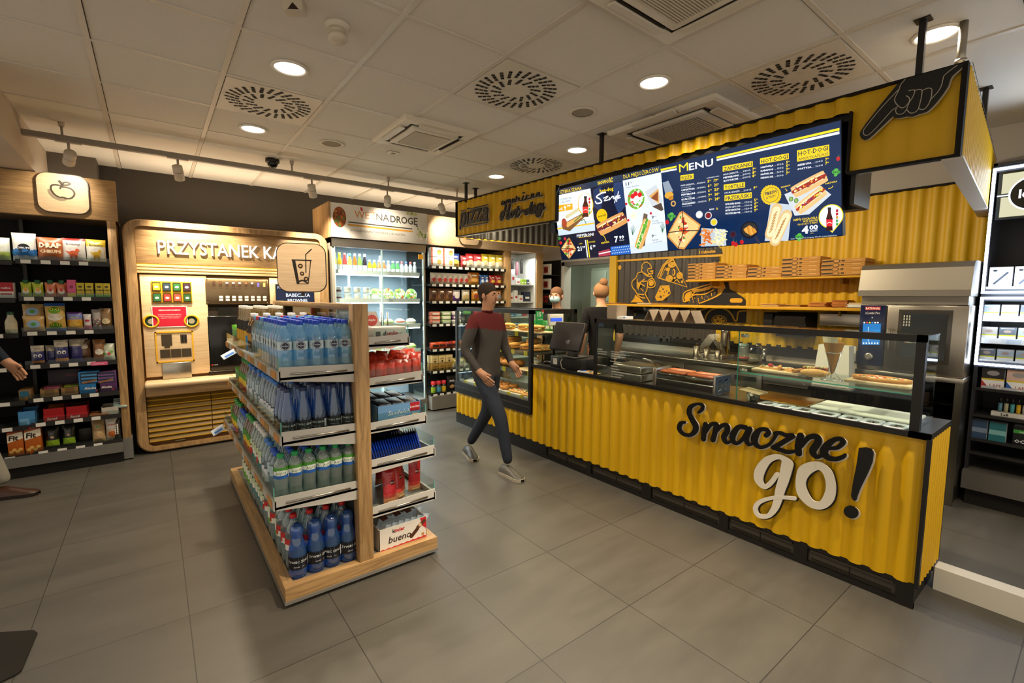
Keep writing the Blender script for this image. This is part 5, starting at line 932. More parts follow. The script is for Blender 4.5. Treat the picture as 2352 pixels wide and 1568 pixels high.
# OVEN
t = thing('combi_oven', 'stainless combi oven with a blue touch panel on a steel stand', 'oven', (4.8, .93, 0))
OX = 4.5
B().rbox((OX+.015, .62, .94), (5.12, 1.255, 1.46), .006, '#a49c90', 'metal').build('body', t, True)
b = B(); b.rbox((OX-.005, .62, .955), (OX+.015, 1.075, 1.455), .005, '#a8a094', 'metal'); d = b.build('door', t, True)
b = B(); b.rbox((OX-.010, .70, 1.03), (OX-.004, 1.005, 1.425), .003, '#3c3833', 'gloss'); b.box((OX-.012, .725, 1.06), (OX-.0095, .98, 1.40), '#15181a', 'gloss')
for k in range(3):
 for r in range(4): b.box((OX-.0135, .965-k*.016, 1.30+r*.022), (OX-.012, .973-k*.016, 1.316+r*.022), '#b9b4a5', 'satin')
b.build('window', d, True)
b = B(); b.rbox((OX-.05, 1.04, 1.10), (OX-.03, 1.062, 1.28), .008, '#8d867a', 'metal'); b.box((OX-.032, 1.045, 1.12), (OX-.004, 1.057, 1.14), '#6b655b', 'metal'); b.box((OX-.032, 1.045, 1.24), (OX-.004, 1.057, 1.26), '#6b655b', 'metal'); b.build('handle', d, True)
PF = WEST(OX-.006, 0, 0); b = B(); a = Art(b, PF, 1920, 560, 4.3556, 'satin', .001)
b.rbox((OX-.006, 1.085, .975), (OX+.015, 1.25, 1.455), .003, '#17203f', 'gloss'); a.poly([(295, 627), (448, 627), (446, 662), (295, 660)], '#c62f36', .0008); a.text('RATIONAL', 300, 654, 443, 654, 20, '#f0ece4', .03); a.text('iCombi Pro', 298, 702, 440, 702, 24, '#e8e6e0', .01); a.ell(364, 737, 8, 8, '#aab0c0', .0012, seg=10)
b.build('control_panel', t, True)
b = B(); a = Art(b, PF, 1920, 560, 4.3556, 'screen', .0012); a.poly([(272, 798), (452, 798), (436, 1010), (260, 1008)], '#1d6fb0', .001); a.poly([(268, 860), (448, 860), (446, 935), (264, 935)], '#2f8fd0', .0012)
for k, c in enumerate(('#fff', '#e44', '#fd3', '#39f', '#fff', '#fff')): a.ell(285+k*27, 787, 9, 7, ''.join(['#']+[x*2 for x in c[1:]]), .0014, seg=8)
for k in range(6): a.poly([(270+k*28, 985), (284+k*28, 985), (284+k*28, 1000), (270+k*28, 1000)], '#dfeaf2', .0016)
a.strip([(325, 830), (325, 975)], .003, '#dfeaf2', .0016, n=1); b.build('touch_screen', t, True)
b = B(); m = at(1920+332/4.3556, 560+1123/4.3556, x=OX); b.lathe([(.03, 0), (.03, .012), (.024, .02), (.016, .021)], '#bdb7ab', 'metal', 22, (OX-.006, m.y, m.z), rot=roty(-PI/2)); b.lathe([(.016, .0215), (0, .018)], '#8a857b', 'satin', 16, (OX-.006, m.y, m.z), cap=False, rot=roty(-PI/2)); b.build('dial', t, True)
b = B(); b.rbox((OX, .615, .905), (5.12, 1.26, .94), .004, '#b5ae a2'.replace(' ', ''), 'metal')
for y in (.64, 1.235): b.box((OX+.02, y-.02, .0), (OX+.06, y+.02, .905), '#98917f', 'metal'); b.box((5.05, y-.02, 0), (5.1, y+.02, .905), '#98917f', 'metal')
b.build('stand', t, True)
for k in range(5): B().box((OX+.03, .66, .3+k*.11), (5.08, 1.215, .306+k*.11), '#3d3932', 'metal').build('stand_rack', t, True)
B().box((5.08, .64, .05), (5.1, 1.24, .9), '#1a1815').build('stand_back', t, True)
b = B(); b.box((OX+.01, .615, .03), (5.1, .63, .9), '#8d867a', 'metal'); b.build('stand_side', t, True)
t = thing('extractor_hood', 'rounded brushed steel extractor hood on top of the combi oven', 'hood', (4.8, .93, 1.462))
b = B(); pr = [(OX-.045, 1.525), (OX-.045, 1.57), (OX-.01, 1.73), (OX+.015, 1.765), (OX+.08, 1.775), (5.12, 1.775), (5.12, 1.525)]; L = len(pr)
vs = [(x, y, z) for y in (.615, 1.262) for x, z in pr]; b.add(vs, [tuple(range(L))[::-1], tuple(range(L, 2*L))]+[(i, (i+1) % L, (i+1) % L+L, i+L) for i in range(L)], '#8a8379', 'rough_metal'); b.build('canopy', t, True)
B().box((OX+.01, .63, 1.462), (5.1, 1.25, 1.525), '#8b8479', 'rough_metal').build('base', t, True)
tag(B().box((4.475, 1.2545, 1.0), (4.49, 1.30, 1.12), '#c9c4ba', 'card').disc((-1.281, 1.07), .013, WEST(4.4745, 0, 0), '#b23a3a', 'card', .0006).disc((-1.281, 1.07), .008, WEST(4.4745, 0, 0), '#5a62b0', 'card', .001).build('sticker_card'), 'small white card with a red round mark hung beside the oven panel', 'card')
# STAFF DOORWAY: steel fridges of the back room
for i, (y0, y1) in enumerate(((4.5, 5.28), (5.3, 6.05), (3.7, 4.48))):
 t = thing('storage_fridge', ['pale green-grey tall fridge with arched handles seen through the doorway', 'pale tall fridge at the left edge of the doorway', 'pale tall fridge hidden mostly behind the yellow post'][i], 'fridge', (6.6, (y0+y1)/2, 0))
 B().box((6.55, y0, 0), (7.2, y1, 2.05), '#a9b3a3', 'satin').build('body', t, True)
 for j, (a0, a1) in enumerate(((y0+.01, (y0+y1)/2-.006), ((y0+y1)/2+.006, y1-.01))):
  d = B().rbox((6.52, a0, .1), (6.55, a1, 2.0), .006, '#b4bfae', 'satin').build('door', t, True)
  yy = (a1-.04) if j == 0 else (a0+.04); B().tube([(6.52, yy, 1.25), (6.48, yy, 1.30), (6.48, yy, 1.40), (6.52, yy, 1.45)], .009, '#8d978a', 'chrome', 8).build('handle', d, True)
 B().box((6.515, y0+.06, 1.16), (6.522, y0+.3, 1.22), '#23221f', 'satin').text('CHŁODNIA', (-y0-.28, 1.18), .03, WEST(6.514, 0, 0), '#d9d6cc', 'satin', .001, res=1).build('name_plate', t, True)
lamp('back_room_light', 'AREA', (6.0, 4.9, 2.7), 16, (.86, .95, .82), None, (0, 0, 0), shape='RECTANGLE', size=.5, size_y=.5)
tt = thing('ceiling_panel_light', 'flat ceiling light in the back room beyond the doorway', 'ceiling light', (6.0, 4.9, HC)); B().box((5.7, 4.6, HC-.03), (6.3, 5.2, HC), '#eef2ea', 'satin').build('housing', tt, True); B().box((5.73, 4.63, HC-.034), (6.27, 5.17, HC-.03), '#eaf4e4', 'softlit').build('diffuser', tt, True)
# narrow black rack with white-and-red boxes left of the doorway
t = thing('black_rack', 'narrow black rack left of the doorway', 'rack', (5.05, 5.75, 0))
b = B(); b.box((5.17, 5.46, 0), (5.195, 6.2, 2.1), '#171412', 'satin'); b.build('back', t, True)
for z in (.9, 1.16, 1.40, 1.63, 1.86): B().box((4.96, 5.47, z-.014), (5.17, 6.2, z), '#1b1815', 'satin').build('shelf', t, True)
for k, z in enumerate((1.402, 1.632, 1.862, 1.162)):
 for j in range(3):
  o = B().box((-.02, -.09, 0), (.02, .09, .17), '#d9d2c6' if k else '#2a2522', 'card').rect(-.05, .03, .05, .13, WEST(-.0206, 0, 0), '#a5281f', 'card', .0004).text('N', (-.03, .045), .1, WEST(-.0206, 0, 0), '#1d1816', 'card', .0008, 'l', .03, 0, 1).build('red_white_box'); o.location = (5.0, 5.58+j*.21, z)
  tag(o, f'red N box, {ORD[j]} from the doorway, {["second", "third", "top", "lowest"][k]} shelf of the black rack', 'box', 'boxes on the black rack')
# TOBACCO RACK
TX = 4.72
t = thing('tobacco_rack', 'black tobacco rack framed by glowing white light strips', 'rack', (4.95, -.3, 0))
Y0, Y1 = .60, -1.3
b = B(); b.box((5.12, Y1, 0), (5.18, Y0, 2.45), '#1b1a1c', 'satin'); b.box((TX+.01, Y0-.02, .12), (5.12, Y0, 2.45), '#26262b', 'satin'); b.box((TX+.01, Y1, 2.43), (5.12, Y0, 2.45), '#26262b', 'satin'); b.build('cabinet', t, True)
for nm, z0, z1 in (('upper', 1.545, 2.415), ('lower', 1.03, 1.52)):
 b = B(); w = .016
 for p, q in (((TX, Y0-w, z0), (TX+.012, Y0, z1)), ((TX, Y1, z0), (TX+.012, Y0, z0+w)), ((TX, Y1, z1-w), (TX+.012, Y0, z1))): b.box(p, q, '#d5e6ff', 'led')
 b.build('light_strip', t, True); b = B(); b.box((TX+.012, Y1, z0-.012), (TX+.04, Y0, z0+.03), '#303238', 'satin'); b.box((TX+.012, Y1, z1-.03), (TX+.04, Y0, z1+.01), '#303238', 'satin'); b.build('frame_bar', t, True)
def shelf_t(z, x=TX+.03, tagc='#c9cfd8', h=.04, dep=.34):
 s = B().box((x, Y1, z-.012), (x+dep, Y0-.02, z), '#2b2b2f', 'satin').build('shelf', t, True)
 b = B(); b.box((x-.012, Y1, z-.012), (x, Y0-.02, z-.012+h), '#dfe6ee' if tagc else '#23211f', 'satin')
 if tagc:
  for k in range(18): y = Y0-.05-k*.1; b.box((x-.014, y-.07, z-.008), (x-.012, y, z-.016+h), ['#f3f6fa', '#c4d4e6'][k % 2], 'satin')
 b.build('price_rail', t, True)
for z in (1.565, 1.36, 1.20, 1.045): shelf_t(z)
for z, hh in ((.86, .03), (.665, .03), (.485, .03), (.385, .03)): shelf_t(z, TX+.0, None, .02, .38);
b = B()
for k in range(18): y = Y0-.05-k*.1; b.box((TX-.004, y-.075, .855), (TX, y, .885), '#b9bcc2', 'satin')
b.build('price_rail', t, True)
b = B(); b.box((TX+.0, Y1, .12), (5.12, Y0, .19), '#58554f', 'satin'); b.box((TX-.06, Y1, .12), (5.1, Y0, .255), '#5b5751', 'satin'); b.build('base_cabinet', t, True); B().box((TX-.02, Y1, 0), (5.1, Y0-.02, .12), '#1b1917').build('plinth', t, True)
b = B(); fr = WEST(TX+.02, 0, 0); b.box((TX+.022, Y1, 2.06), (TX+.05, Y0-.03, 2.385), '#2a3036', 'satin'); b.rect(-Y0+.05, 2.075, 1.2, 2.21, fr, '#d9d4b2', 'softlit', .002); b.rect(-Y0+.05, 2.235, 1.2, 2.37, fr, '#d9d4b2', 'softlit', .002); b.rect(-Y0+.03, 2.218, 1.2, 2.227, fr, '#e6f2ff', 'lit', .003); b.disc((-.40, 2.222), .115, fr, '#e6f2ff', 'lit', .004, 32); b.disc((-.40, 2.222), .105, fr, '#161a22', 'satin', .005, 32); b.text('lo', (-.465, 2.195), .08, fr, '#eef2f6', 'lit', .007, 'l', .03); b.build('logo_panel', t, True)
lamp('rack_strip_light', 'AREA', (TX-.03, -.35, 2.3), 7, (.72, .86, 1), None, (0, PI/2, 0), shape='RECTANGLE', size=.2, size_y=1.8); lamp('rack_strip_light', 'AREA', (TX-.06, -.3, 1.5), 10, (.8, .9, 1), None, (0, -PI/2, 0), shape='RECTANGLE', size=.4, size_y=1.7)
def pack(name, lab, cat, y, z, w, h, face, grp, x=TX+.045, dep=.05):
 t = thing(name, lab, cat, (x, y, z), 0, grp); B().box((0, -w/2, 0), (dep, w/2, h), '#dfe2e6', 'satin').build('carton', t)
 b = B(); fr = WEST(-.0004, 0, 0); face(b, fr, w, h); b.build('front_print', t); return t
def cig(c1, c2, txt=None):
 def f(b, fr, w, h):
  b.rect(-w/2, 0, w/2, h*.42, fr, c2, 'satin', .0002); b.rect(-w/2, h*.42, w/2, h*.5, fr, '#c8c832', 'satin', .0002); b.rect(-w/2, h*.5, w/2, h, fr, c1, 'satin', .0002); b.disc((.0, h*.72), w*.24, fr, '#a08f86', 'satin', .0004, 12, h*.1); b.rect(-w*.4, h*.9, w*.4, h*.94, fr, '#d9d9d9', 'satin', .0004)
  if txt: b.text(txt, (0, h*.12), h*.2, fr, '#b03040', 'satin', .0006, 'c', .02, 0, 1)
 return f
for r, z in enumerate((1.385, 1.225, 1.07)):
 for k in range(6): pack('cigarette_pack', f'white cigarette pack, {ORD[k]} from left, {["top", "middle", "bottom"][r]} row of the lit frame', 'cigarette pack', .545-k*.092, z-.024, .082, .105, cig(['#8fa0ae', '#b7b2ae', '#5d656e', '#a4b2bf'][(k+r) % 4], '#e9eef2'), 'cigarette packs in the lit frame')
def vape(c):
 def f(b, fr, w, h): b.rect(-w/2, 0, w/2, h, fr, '#e6ecf4', 'satin', .0002); b.strip([(-w*.25, h*.3), (w*.28, h*.75)], .013, fr, c, 'satin', 0, .0006, 1); b.disc((-w*.25, h*.85), .012, fr, '#2a2f3c', 'satin', .0004, 12, .007)
 return f
for k, c in enumerate(('#3a4252', '#4a5264')): pack('device_box', f'white box picturing a grey stick device, {ORD[k]} from the left on the upper lit shelf', 'box', .515-k*.125, 1.566, .115, .165, vape(c), 'device boxes on the upper lit shelf')
def grn(b, fr, w, h): b.rect(-w/2, 0, w/2, h, fr, '#e9eef2', 'satin', .0002); b.disc((-.01, h*.55), .038, fr, '#25a046', 'satin', .0004, 20); b.rect(-w*.4, h*.45, w*.3, h*.56, fr, '#1d2b22', 'satin', .0006)
pack('device_box', 'white box with a green round mark on the upper lit shelf', 'box', .27, 1.566, .12, .155, grn, 'device boxes on the upper lit shelf')
LM = [('#26211f', '#b23a34', 'L&M'), ('#c9a28a', '#2f62ad', 'L&M'), ('#26211f', '#c23c40', None), ('#2f2a28', '#c9c4ba', None)]
for k, (c1, c2, tx) in enumerate(LM):
 def lf(b, fr, w, h, c1=c1, c2=c2, tx=tx, k=k):
  b.rect(-w/2, h*.5, w/2, h, fr, c1, 'satin', .0002); b.disc((0, h*.76), w*.28, fr, '#8e8378', 'satin', .0004, 12, h*.12); b.rect(-w/2, h*.42, w/2, h*.5, fr, '#d9b72a', 'satin', .0002); b.rect(-w/2, 0, w/2, h*.42, fr, '#eee9e0', 'satin', .0002); b.poly([(-w/2, 0), (-w/2, h*.42), (-w*.1, 0)], fr, c2, 'satin', 0, .0004)
  if tx: b.text(tx, (w*.12, h*.1), h*.2, fr, '#a22c34', 'satin', .0006, 'c', .03, 0, 1)
  elif k == 2: b.text('Smooth', (0, h*.15), h*.14, fr, '#c2303a', 'satin', .0006, 'c', .01, .0, 1, .3)
 pack('cigarette_carton', ['large cigarette carton with a red corner, leftmost below the lit frame', 'large cigarette carton with a blue corner below the lit frame', 'large dark cigarette carton with red script below the lit frame', 'large dark cigarette carton at the right edge below the lit frame'][k], 'cigarette carton', .50-k*.125, .862, .115, .15, lf, 'cigarette cartons below the lit frame', TX+.03, .08)
for k, c in enumerate(('#5f8fa3', '#b9b48f', '#4fa9b0', '#e0b020', '#b9bcb8')):
 t2 = thing('lighter', f'lighter with a {["blue dotted", "white dotted", "turquoise dotted", "yellow", "grey dotted"][k]} body, {ORD[k]} from the left in the white tray', 'lighter', (TX+.09, .455-k*.03, .70), 0, 'lighters in the tray'); B().lathe([(.011, 0), (.012, .03), (.0115, .062)], c, 'gloss', 12).build('body', t2); B().lathe([(.008, .062), (.007, .1), (.003, .104)], '#2b2927', 'satin', 10).build('head', t2)
t2 = thing('lighter_tray', 'small white printed tray holding the coloured lighters', 'tray', (TX+.09, .395, .667)); B().box((-.03, -.1, 0), (.03, .1, .03), '#e6e3da', 'card').text('LaB', (-.03, .006), .026, WEST(-.0306, 0, 0), '#2a2725', 'card', .0004, 'c', .02, 0, 1).build('tray', t2)
tag(B().rbox((TX+.05, .10, .667), (TX+.14, .24, .78), .003, '#4d3a31', 'satin').build('brown_box'), 'brown box right of the lighter tray', 'box')
for k, (y, c1, c2, lab, tx) in enumerate(((.545, '#39506e', '#7f8fa6', 'dark blue patterned pack at the left of the low black shelf', None), (.45, '#2f7780', '#86c0bf', 'teal leaf-patterned pack on the low black shelf', None), (.33, '#15181a', '#3f9a3f', 'black rolling paper box with a green top on the low shelf', 'OCB'), (.20, '#1d2a4a', '#2d6bc0', 'blue rolling paper boxes pack at the right of the low shelf', 'OCB'))):
 def rf(b, fr, w, h, c1=c1, c2=c2, tx=tx):
  b.rect(-w/2, 0, w/2, h, fr, c1, 'satin', .0002); b.rect(-w/2, h*.62 if tx else h*.35, w/2, h*.8 if tx else h*.6, fr, c2, 'satin', .0004)
  if tx: b.text(tx, (0, h*.12), h*.24, fr, '#e9ecee', 'satin', .0006, 'c', .03, 0, 1); b.text(tx, (0, h*.66), h*.1, fr, '#e9ecee', 'satin', .0006, 'c', .03, 0, 1)
 pack('rolling_paper_box', lab, 'box', y, .487, .085, .135, rf, 'boxes on the low black shelf', TX+.03, .07)
for k in range(4): tag(B().box((TX-.05, .02, .256+k*.012), (TX+.16, .17, .266+k*.012), ['#cfc9bd', '#bdb7aa', '#d6d1c5', '#c4beb1'][k], 'card').build('magazine'), f'pale magazine, {ORD[k]} from the bottom of the pile on the rack base', 'magazine', 'magazines on the rack base')
# BOTTLE GONDOLA
t = thing('shelf_gondola', 'oak and grey metal shelf gondola loaded with water bottles, in mid floor', 'shelf unit', (.85, 3.3, 0))
GY0, GY1, GX0, GX1 = 2.33, 4.32, .43, 1.25
b = B()
b.box((GX0, GY0, .035), (GX1, GY0+.05, .10), None, 'oak_x'); b.build('base_rail', t, True); B().box((GX0, GY1-.05, .035), (GX1, GY1, .10), None, 'oak_x').build('base_rail', t, True)
B().box((GX0, GY0+.05, .035), (GX0+.045, GY1-.05, .10), None, 'oak_y').build('base_rail', t, True); B().box((GX1-.045, GY0+.05, .035), (GX1, GY1-.05, .10), None, 'oak_y').build('base_rail', t, True)
B().box((GX0+.045, GY0+.05, .07), (GX1-.045, GY1-.05, .092), '#6f6c67', 'satin').build('deck', t, True)
b = B(); b.box((GX0-.004, GY0-.004, .018), (GX1+.004, GY1+.004, .034), '#77736c', 'satin'); b.box((GX0+.05, GY0+.06, .0), (GX1-.05, GY1-.06, .018), '#5d5952', 'satin')
b.build('plinth', t, True)
for x, y in ((.5, 2.36), (.86, 2.37), (1.17, 2.37), (.5, 4.27), (1.17, 4.27)): B().lathe([(.018, 0), (.018, .006), (.007, .008), (.007, .02)], '#2a2825', 'satin', 12, (x, y, 0)).build('foot', t, True)
for y0 in (2.335, 4.24): B().rbox((.796, y0, .098), (.871, y0+.075, 1.466), .003, None, 'oak_z').build('post', t, True)
B().rbox((.80, 2.41, 1.43), (.868, 4.24, 1.464), .003, None, 'oak_y').build('top_rail', t, True)
B().box((.829, 2.41, 1.15), (.837, 4.24, 1.43), '#b9b3a8', 'glass').build('glass_panel', t, True)
B().box((.82, 2.41, .1), (.846, 4.24, 1.15), '#4b4843', 'satin').build('spine_panel', t, True)
def tray(side, x, z, zb, lab):
 """side -1: towards the camera's left, +1: right; x outer edge, z rim height, zb lowest bracket height at the spine"""
 xi = .80 if side < 0 else .868; y0, y1 = 2.352, 4.24; tr = B()
 tr.box((min(x, xi), y0, z-.062), (max(x, xi), y1, z-.05), '#85817a', 'satin'); tr.box((x-.006, y0, z-.066), (x+.006, y1, z-.02), '#b5b1a9', 'satin')
 tb = tr.build('tray', t, True)
 for ya in (y0, y1-.006):
  b = B()
  P = [(x, z), (xi, z-.012), (xi, zb), (x, z-.066)]
  for yy, fl in ((ya, 0), (ya+.006, 1)): b.add([(p[0], yy, p[1]) for p in P], [(0, 1, 2, 3)], '#c2beb6', 'satin')
  b.add([(p[0], yy, p[1]) for yy in (ya, ya+.006) for p in P], [(0, 1, 5, 4), (1, 2, 6, 5), (2, 3, 7, 6), (3, 0, 4, 7)], '#c2beb6', 'satin')
  if ya == y0: b.tube([(x+side*-.05, y0-.004, z-.035), (xi+side*.04, y0-.004, z-.042)], .005, '#b3aea4', 'metal', 6)
  b.build('bracket', tb, True)
 b = B(); b.box((x-.003, y0+.01, z-.03), (x+.003, y1-.01, z+.045), '#eef4f1', 'glass'); b.box((x-.003, y0+.007, z-.03), (x+.003, y0+.01, z+.045), '#5f9f8e', 'gloss')
 xa, xb = sorted((x, xi)); b.box((xa+.004, y0+.01, z-.02), (xb-.004, y0+.014, z+.028), '#eef4f1', 'glass'); b.build('glass_front', tb, True)
 if side < 0:
  b = B()
  for k in range(16):
   yy = y0+.03+k*.118; b.box((x-.010, yy, z-.06), (x-.006, yy+.10, z-.026), ['#c98e52', '#b9b2a6', '#a5824f'][k % 3], 'card')
  b.build('price_rail', tb, True)
for z, x, zb in ((1.172, .447, 1.066), (.863, .447, .742), (.555, .405, .443)): tray(-1, x, z, zb, '')
for z, x, zb in ((1.303, 1.10, 1.225), (1.09, 1.18, 1.02), (.85, 1.20, .78), (.648, 1.25, .56), (.386, 1.25, .315)): tray(1, x, z, zb, '')
# ---- round-cornered drink sign on top
def plaque(name, lab, c, w, h, th, draw, rz=0):
 t = thing(name, lab, 'sign', c, rz); r = .22*w; P = []
 for sx, sy, a0 in ((1, 1, 0), (-1, 1, PI/2), (-1, -1, PI), (1, -1, 1.5*PI)):
  for k in range(7): a = a0+k*PI/12; P.append((sx*(w/2-r)+r*math.cos(a), sy*(h/2-r)+r*math.sin(a)))
 fr = FRONT(0, -th/2, 0); b = B(); b.poly(P, fr, None, 'pale_x', th); b.build('board', t)
 b = B(); b.poly([(x*1.035, y*1.035) for x, y in P], FRONT(0, -th/2, 0), '#3a2c1c', 'satin', th*.8, -.003); b.build('dark_edge', t)
 b = B(); draw(b, FRONT(0, -th/2-.0008, 0), w); b.build('icon', t); return t
def drink(b, fr, w):
 c = '#1f1710'; k = w
 b.poly([(-.2*k, .16*k), (-.13*k, .16*k), (-.06*k, -.36*k), (-.12*k, -.36*k)], fr, c, 'satin', 0, .0002); b.strip([(-.2*k, .17*k), (.2*k, .17*k)], .022*k, fr, c, 'satin', 0, .0003, 1); b.strip([(-.19*k, .16*k), (-.11*k, -.36*k), (.12*k, -.36*k), (.19*k, .16*k)], .018*k, fr, c, 'satin', 0, .0004, 1)
 b.strip([(.08*k, -.1*k), (.09*k, .3*k), (.21*k, .42*k)], .022*k, fr, c, 'satin', 0, .0005, 1)
 for x, y, r in ((-.03, .04, .05), (.0, -.13, .045), (.08, -.25, .05)): b.disc((x*k, y*k), r*k, fr, c, 'satin', .0006, 14); b.disc((x*k, y*k), r*.5*k, fr, '#b98d58', 'satin', .0009, 12)
 b.strip([(-.1*k, -.33*k), (.0, -.28*k), (.1*k, -.34*k)], .03*k, fr, c, 'satin', 0, .0007, 4)
q = at(694, 615, x=.835); plaque('drink_sign', 'round-cornered wooden sign with a drink glass icon standing on the gondola', (q.x, q.y, q.z), .305, .325, .03, drink, -.35)
o = B().box((-.012, -.006, -.02), (.012, .006, .03), '#3a3631', 'satin').build('sign_foot', [x for x in C.objects if x.name == 'drink_sign'][0]); o.location = (0, .0, -.175)
# ---- bottle kinds
def bottle(name, cat, h, r, body, cap, lab_z=None, lab_col=None, lab_fn=None, shape='std', capmat='satin', capr=.016, bm='bottle'):
 t = thing(name, '', cat); ch = .02
 if shape == 'std': pr = [(0, .004), (r*.7, .001), (r*.96, .012), (r, .03), (r, h*.28), (r*.94, h*.32), (r, h*.36), (r, h*.6), (r*.97, h*.66), (r*.8, h*.76), (r*.5, h*.85), (capr*.9, h*.89), (capr*.86, h-ch)]
 elif shape == 'zdroj': pr = [(0, .004), (r*.7, .001), (r*.97, .012), (r, .03), (r, h*.42), (r*.95, h*.5), (r*.72, h*.68), (r*.5, h*.8), (capr*1.0, h*.88), (capr*.86, h-ch)]
 elif shape == 'waist': pr = [(0, .004), (r*.75, .001), (r*.98, .01), (r, .03), (r*.9, h*.2), (r*.86, h*.3), (r*.98, h*.44), (r, h*.5), (r, h*.74), (r*.96, h*.78), (r*.72, h*.85), (capr*.95, h*.9), (capr*.86, h-ch)]
 else: pr = [(0, .004), (r*.75, .001), (r, .014), (r, h*.62), (r*.94, h*.68), (r*.6, h*.78), (capr*1.2, h*.82), (capr, h-ch*1.2)]
 B().lathe(pr, body, bm, 14, cap=False).build('body', t)
 b = B()
 if shape == 'dome': pass
 b.lathe([(capr, h-ch), (capr, h-.002), (capr*.85, h), (0, h)], cap, capmat, 12, cap=False)
 b.build('cap', t)
 if lab_z:
  z0, z1 = lab_z; b = B(); n = 14
  cols = lab_col if isinstance(lab_col, list) else [lab_col]
  for i, c in enumerate(cols):
   a, e = z0+(z1-z0)*i/len(cols), z0+(z1-z0)*(i+1)/len(cols); b.lathe([(r*1.012, a), (r*1.012, e)], c, 'satin', 16, cap=False)
  if lab_fn: lab_fn(b, r*1.012, z0, z1)
  b.build('label', t)
 return t
def wrap(b, txt, r, z, size, col, ang=-PI/2, bold=.02, al='c', lift=.0012):
 fr = FR((0, 0, 0), (1, 0, 0), (0, 0, 1)); b.text(txt, (0, z), size, fr, col, 'satin', lift, al, bold, 0, 1, fn=lambda a, c, l: Vector(((r+l)*math.cos(ang+a/r), (r+l)*math.sin(ang+a/r), c)))
def patch(b, r, a0, a1, z0, z1, col, lift=.0008):
 n = 6; vs = []; [vs.extend([((r+lift)*math.cos(a0+(a1-a0)*i/n), (r+lift)*math.sin(a0+(a1-a0)*i/n), z) for z in (z0, z1)]) for i in range(n+1)]
 b.add(vs, [(2*i, 2*i+2, 2*i+3, 2*i+1) for i in range(n)], col, 'satin')
def ring_logo(b, r, z0, z1):
 for s in range(3):
  a0 = -PI/2+s*2.1; fr = lambda a, c, l=.001: Vector(((r+l)*math.cos(a0+a/r), (r+l)*math.sin(a0+a/r), c)); m = (z0+z1)/2
  for rad, col, lf in ((.021, '#23283a', .0006), (.0185, '#e6e9ef', .0010), (.016, '#2c3350', .0014)):
   b.add([fr(rad*math.cos(k*PI/9), m+rad*math.sin(k*PI/9), lf) for k in range(18)], [tuple(range(18))], col, 'satin')
 wrap(b, 'WODA', r, (z0+z1)/2-.003, .008, '#e6e9ef', lift=.002)
def zlab(b, r, z0, z1):
 for a in (-PI/2-.15, PI/2): wrap(b, 'ŻYWIEC ZDRÓJ', r, z0+(z1-z0)*.55, .0125*(r/.034), '#eef0f2', a, .03); wrap(b, 'NIEGAZ.   1,5 L', r, z0+(z1-z0)*.2, .006*(r/.034), '#d5d9dd', a, 0)
 patch(b, r, -PI/2+1.0, -PI/2+1.5, z0+.006, z1-.008, '#c9cdd0')
def aqua(b, r, z0, z1):
 h = z1-z0
 for s in range(3):
  a = -PI/2+s*2.1; patch(b, r, a-.6, a+.6, z0+h*.3, z0+h*.75, '#eef2ea'); wrap(b, 'AQUA', r, z0+h*.4, .017, '#3f7d33', a, .0, lift=.0016); patch(b, r, a-.5, a+.3, z0+h*.02, z0+h*.25, '#2a63b8', .001)
 patch(b, r, -PI/2+1.0, -PI/2+1.4, z0+.004, z0+h*.55, '#d5d9e6', .0014)
def redlab(b, r, z0, z1):
 for s in range(3): a = -PI/2+s*2.1+.3; patch(b, r, a-.35, a+.35, z0+(z1-z0)*.15, z0+(z1-z0)*.5, '#c8312c'); wrap(b, 'TEA', r, z0+(z1-z0)*.62, .016, '#b3262b', a, .03)
def starlab(b, r, z0, z1):
 for s in range(2): a = -PI/2+s*PI; wrap(b, 'KRYSTALICZNA', r, z0+(z1-z0)*.7, .009, '#2b2f3c', a, .02); patch(b, r, a-.2, a+.2, z0+.008, z0+(z1-z0)*.5, '#c23540')
def sportlab(b, r, z0, z1):
 for s in range(2): a = -PI/2+s*PI; patch(b, r, a-.7, a+.7, z0+(z1-z0)*.62, z0+(z1-z0)*.86, '#17150f'); wrap(b, 'ACTIVE', r, z0+(z1-z0)*.68, .016, '#f0b81c', a, .03, lift=.0016); patch(b, r, a-.9, a-.5, z0, z0+(z1-z0)*.5, '#2a86c8')
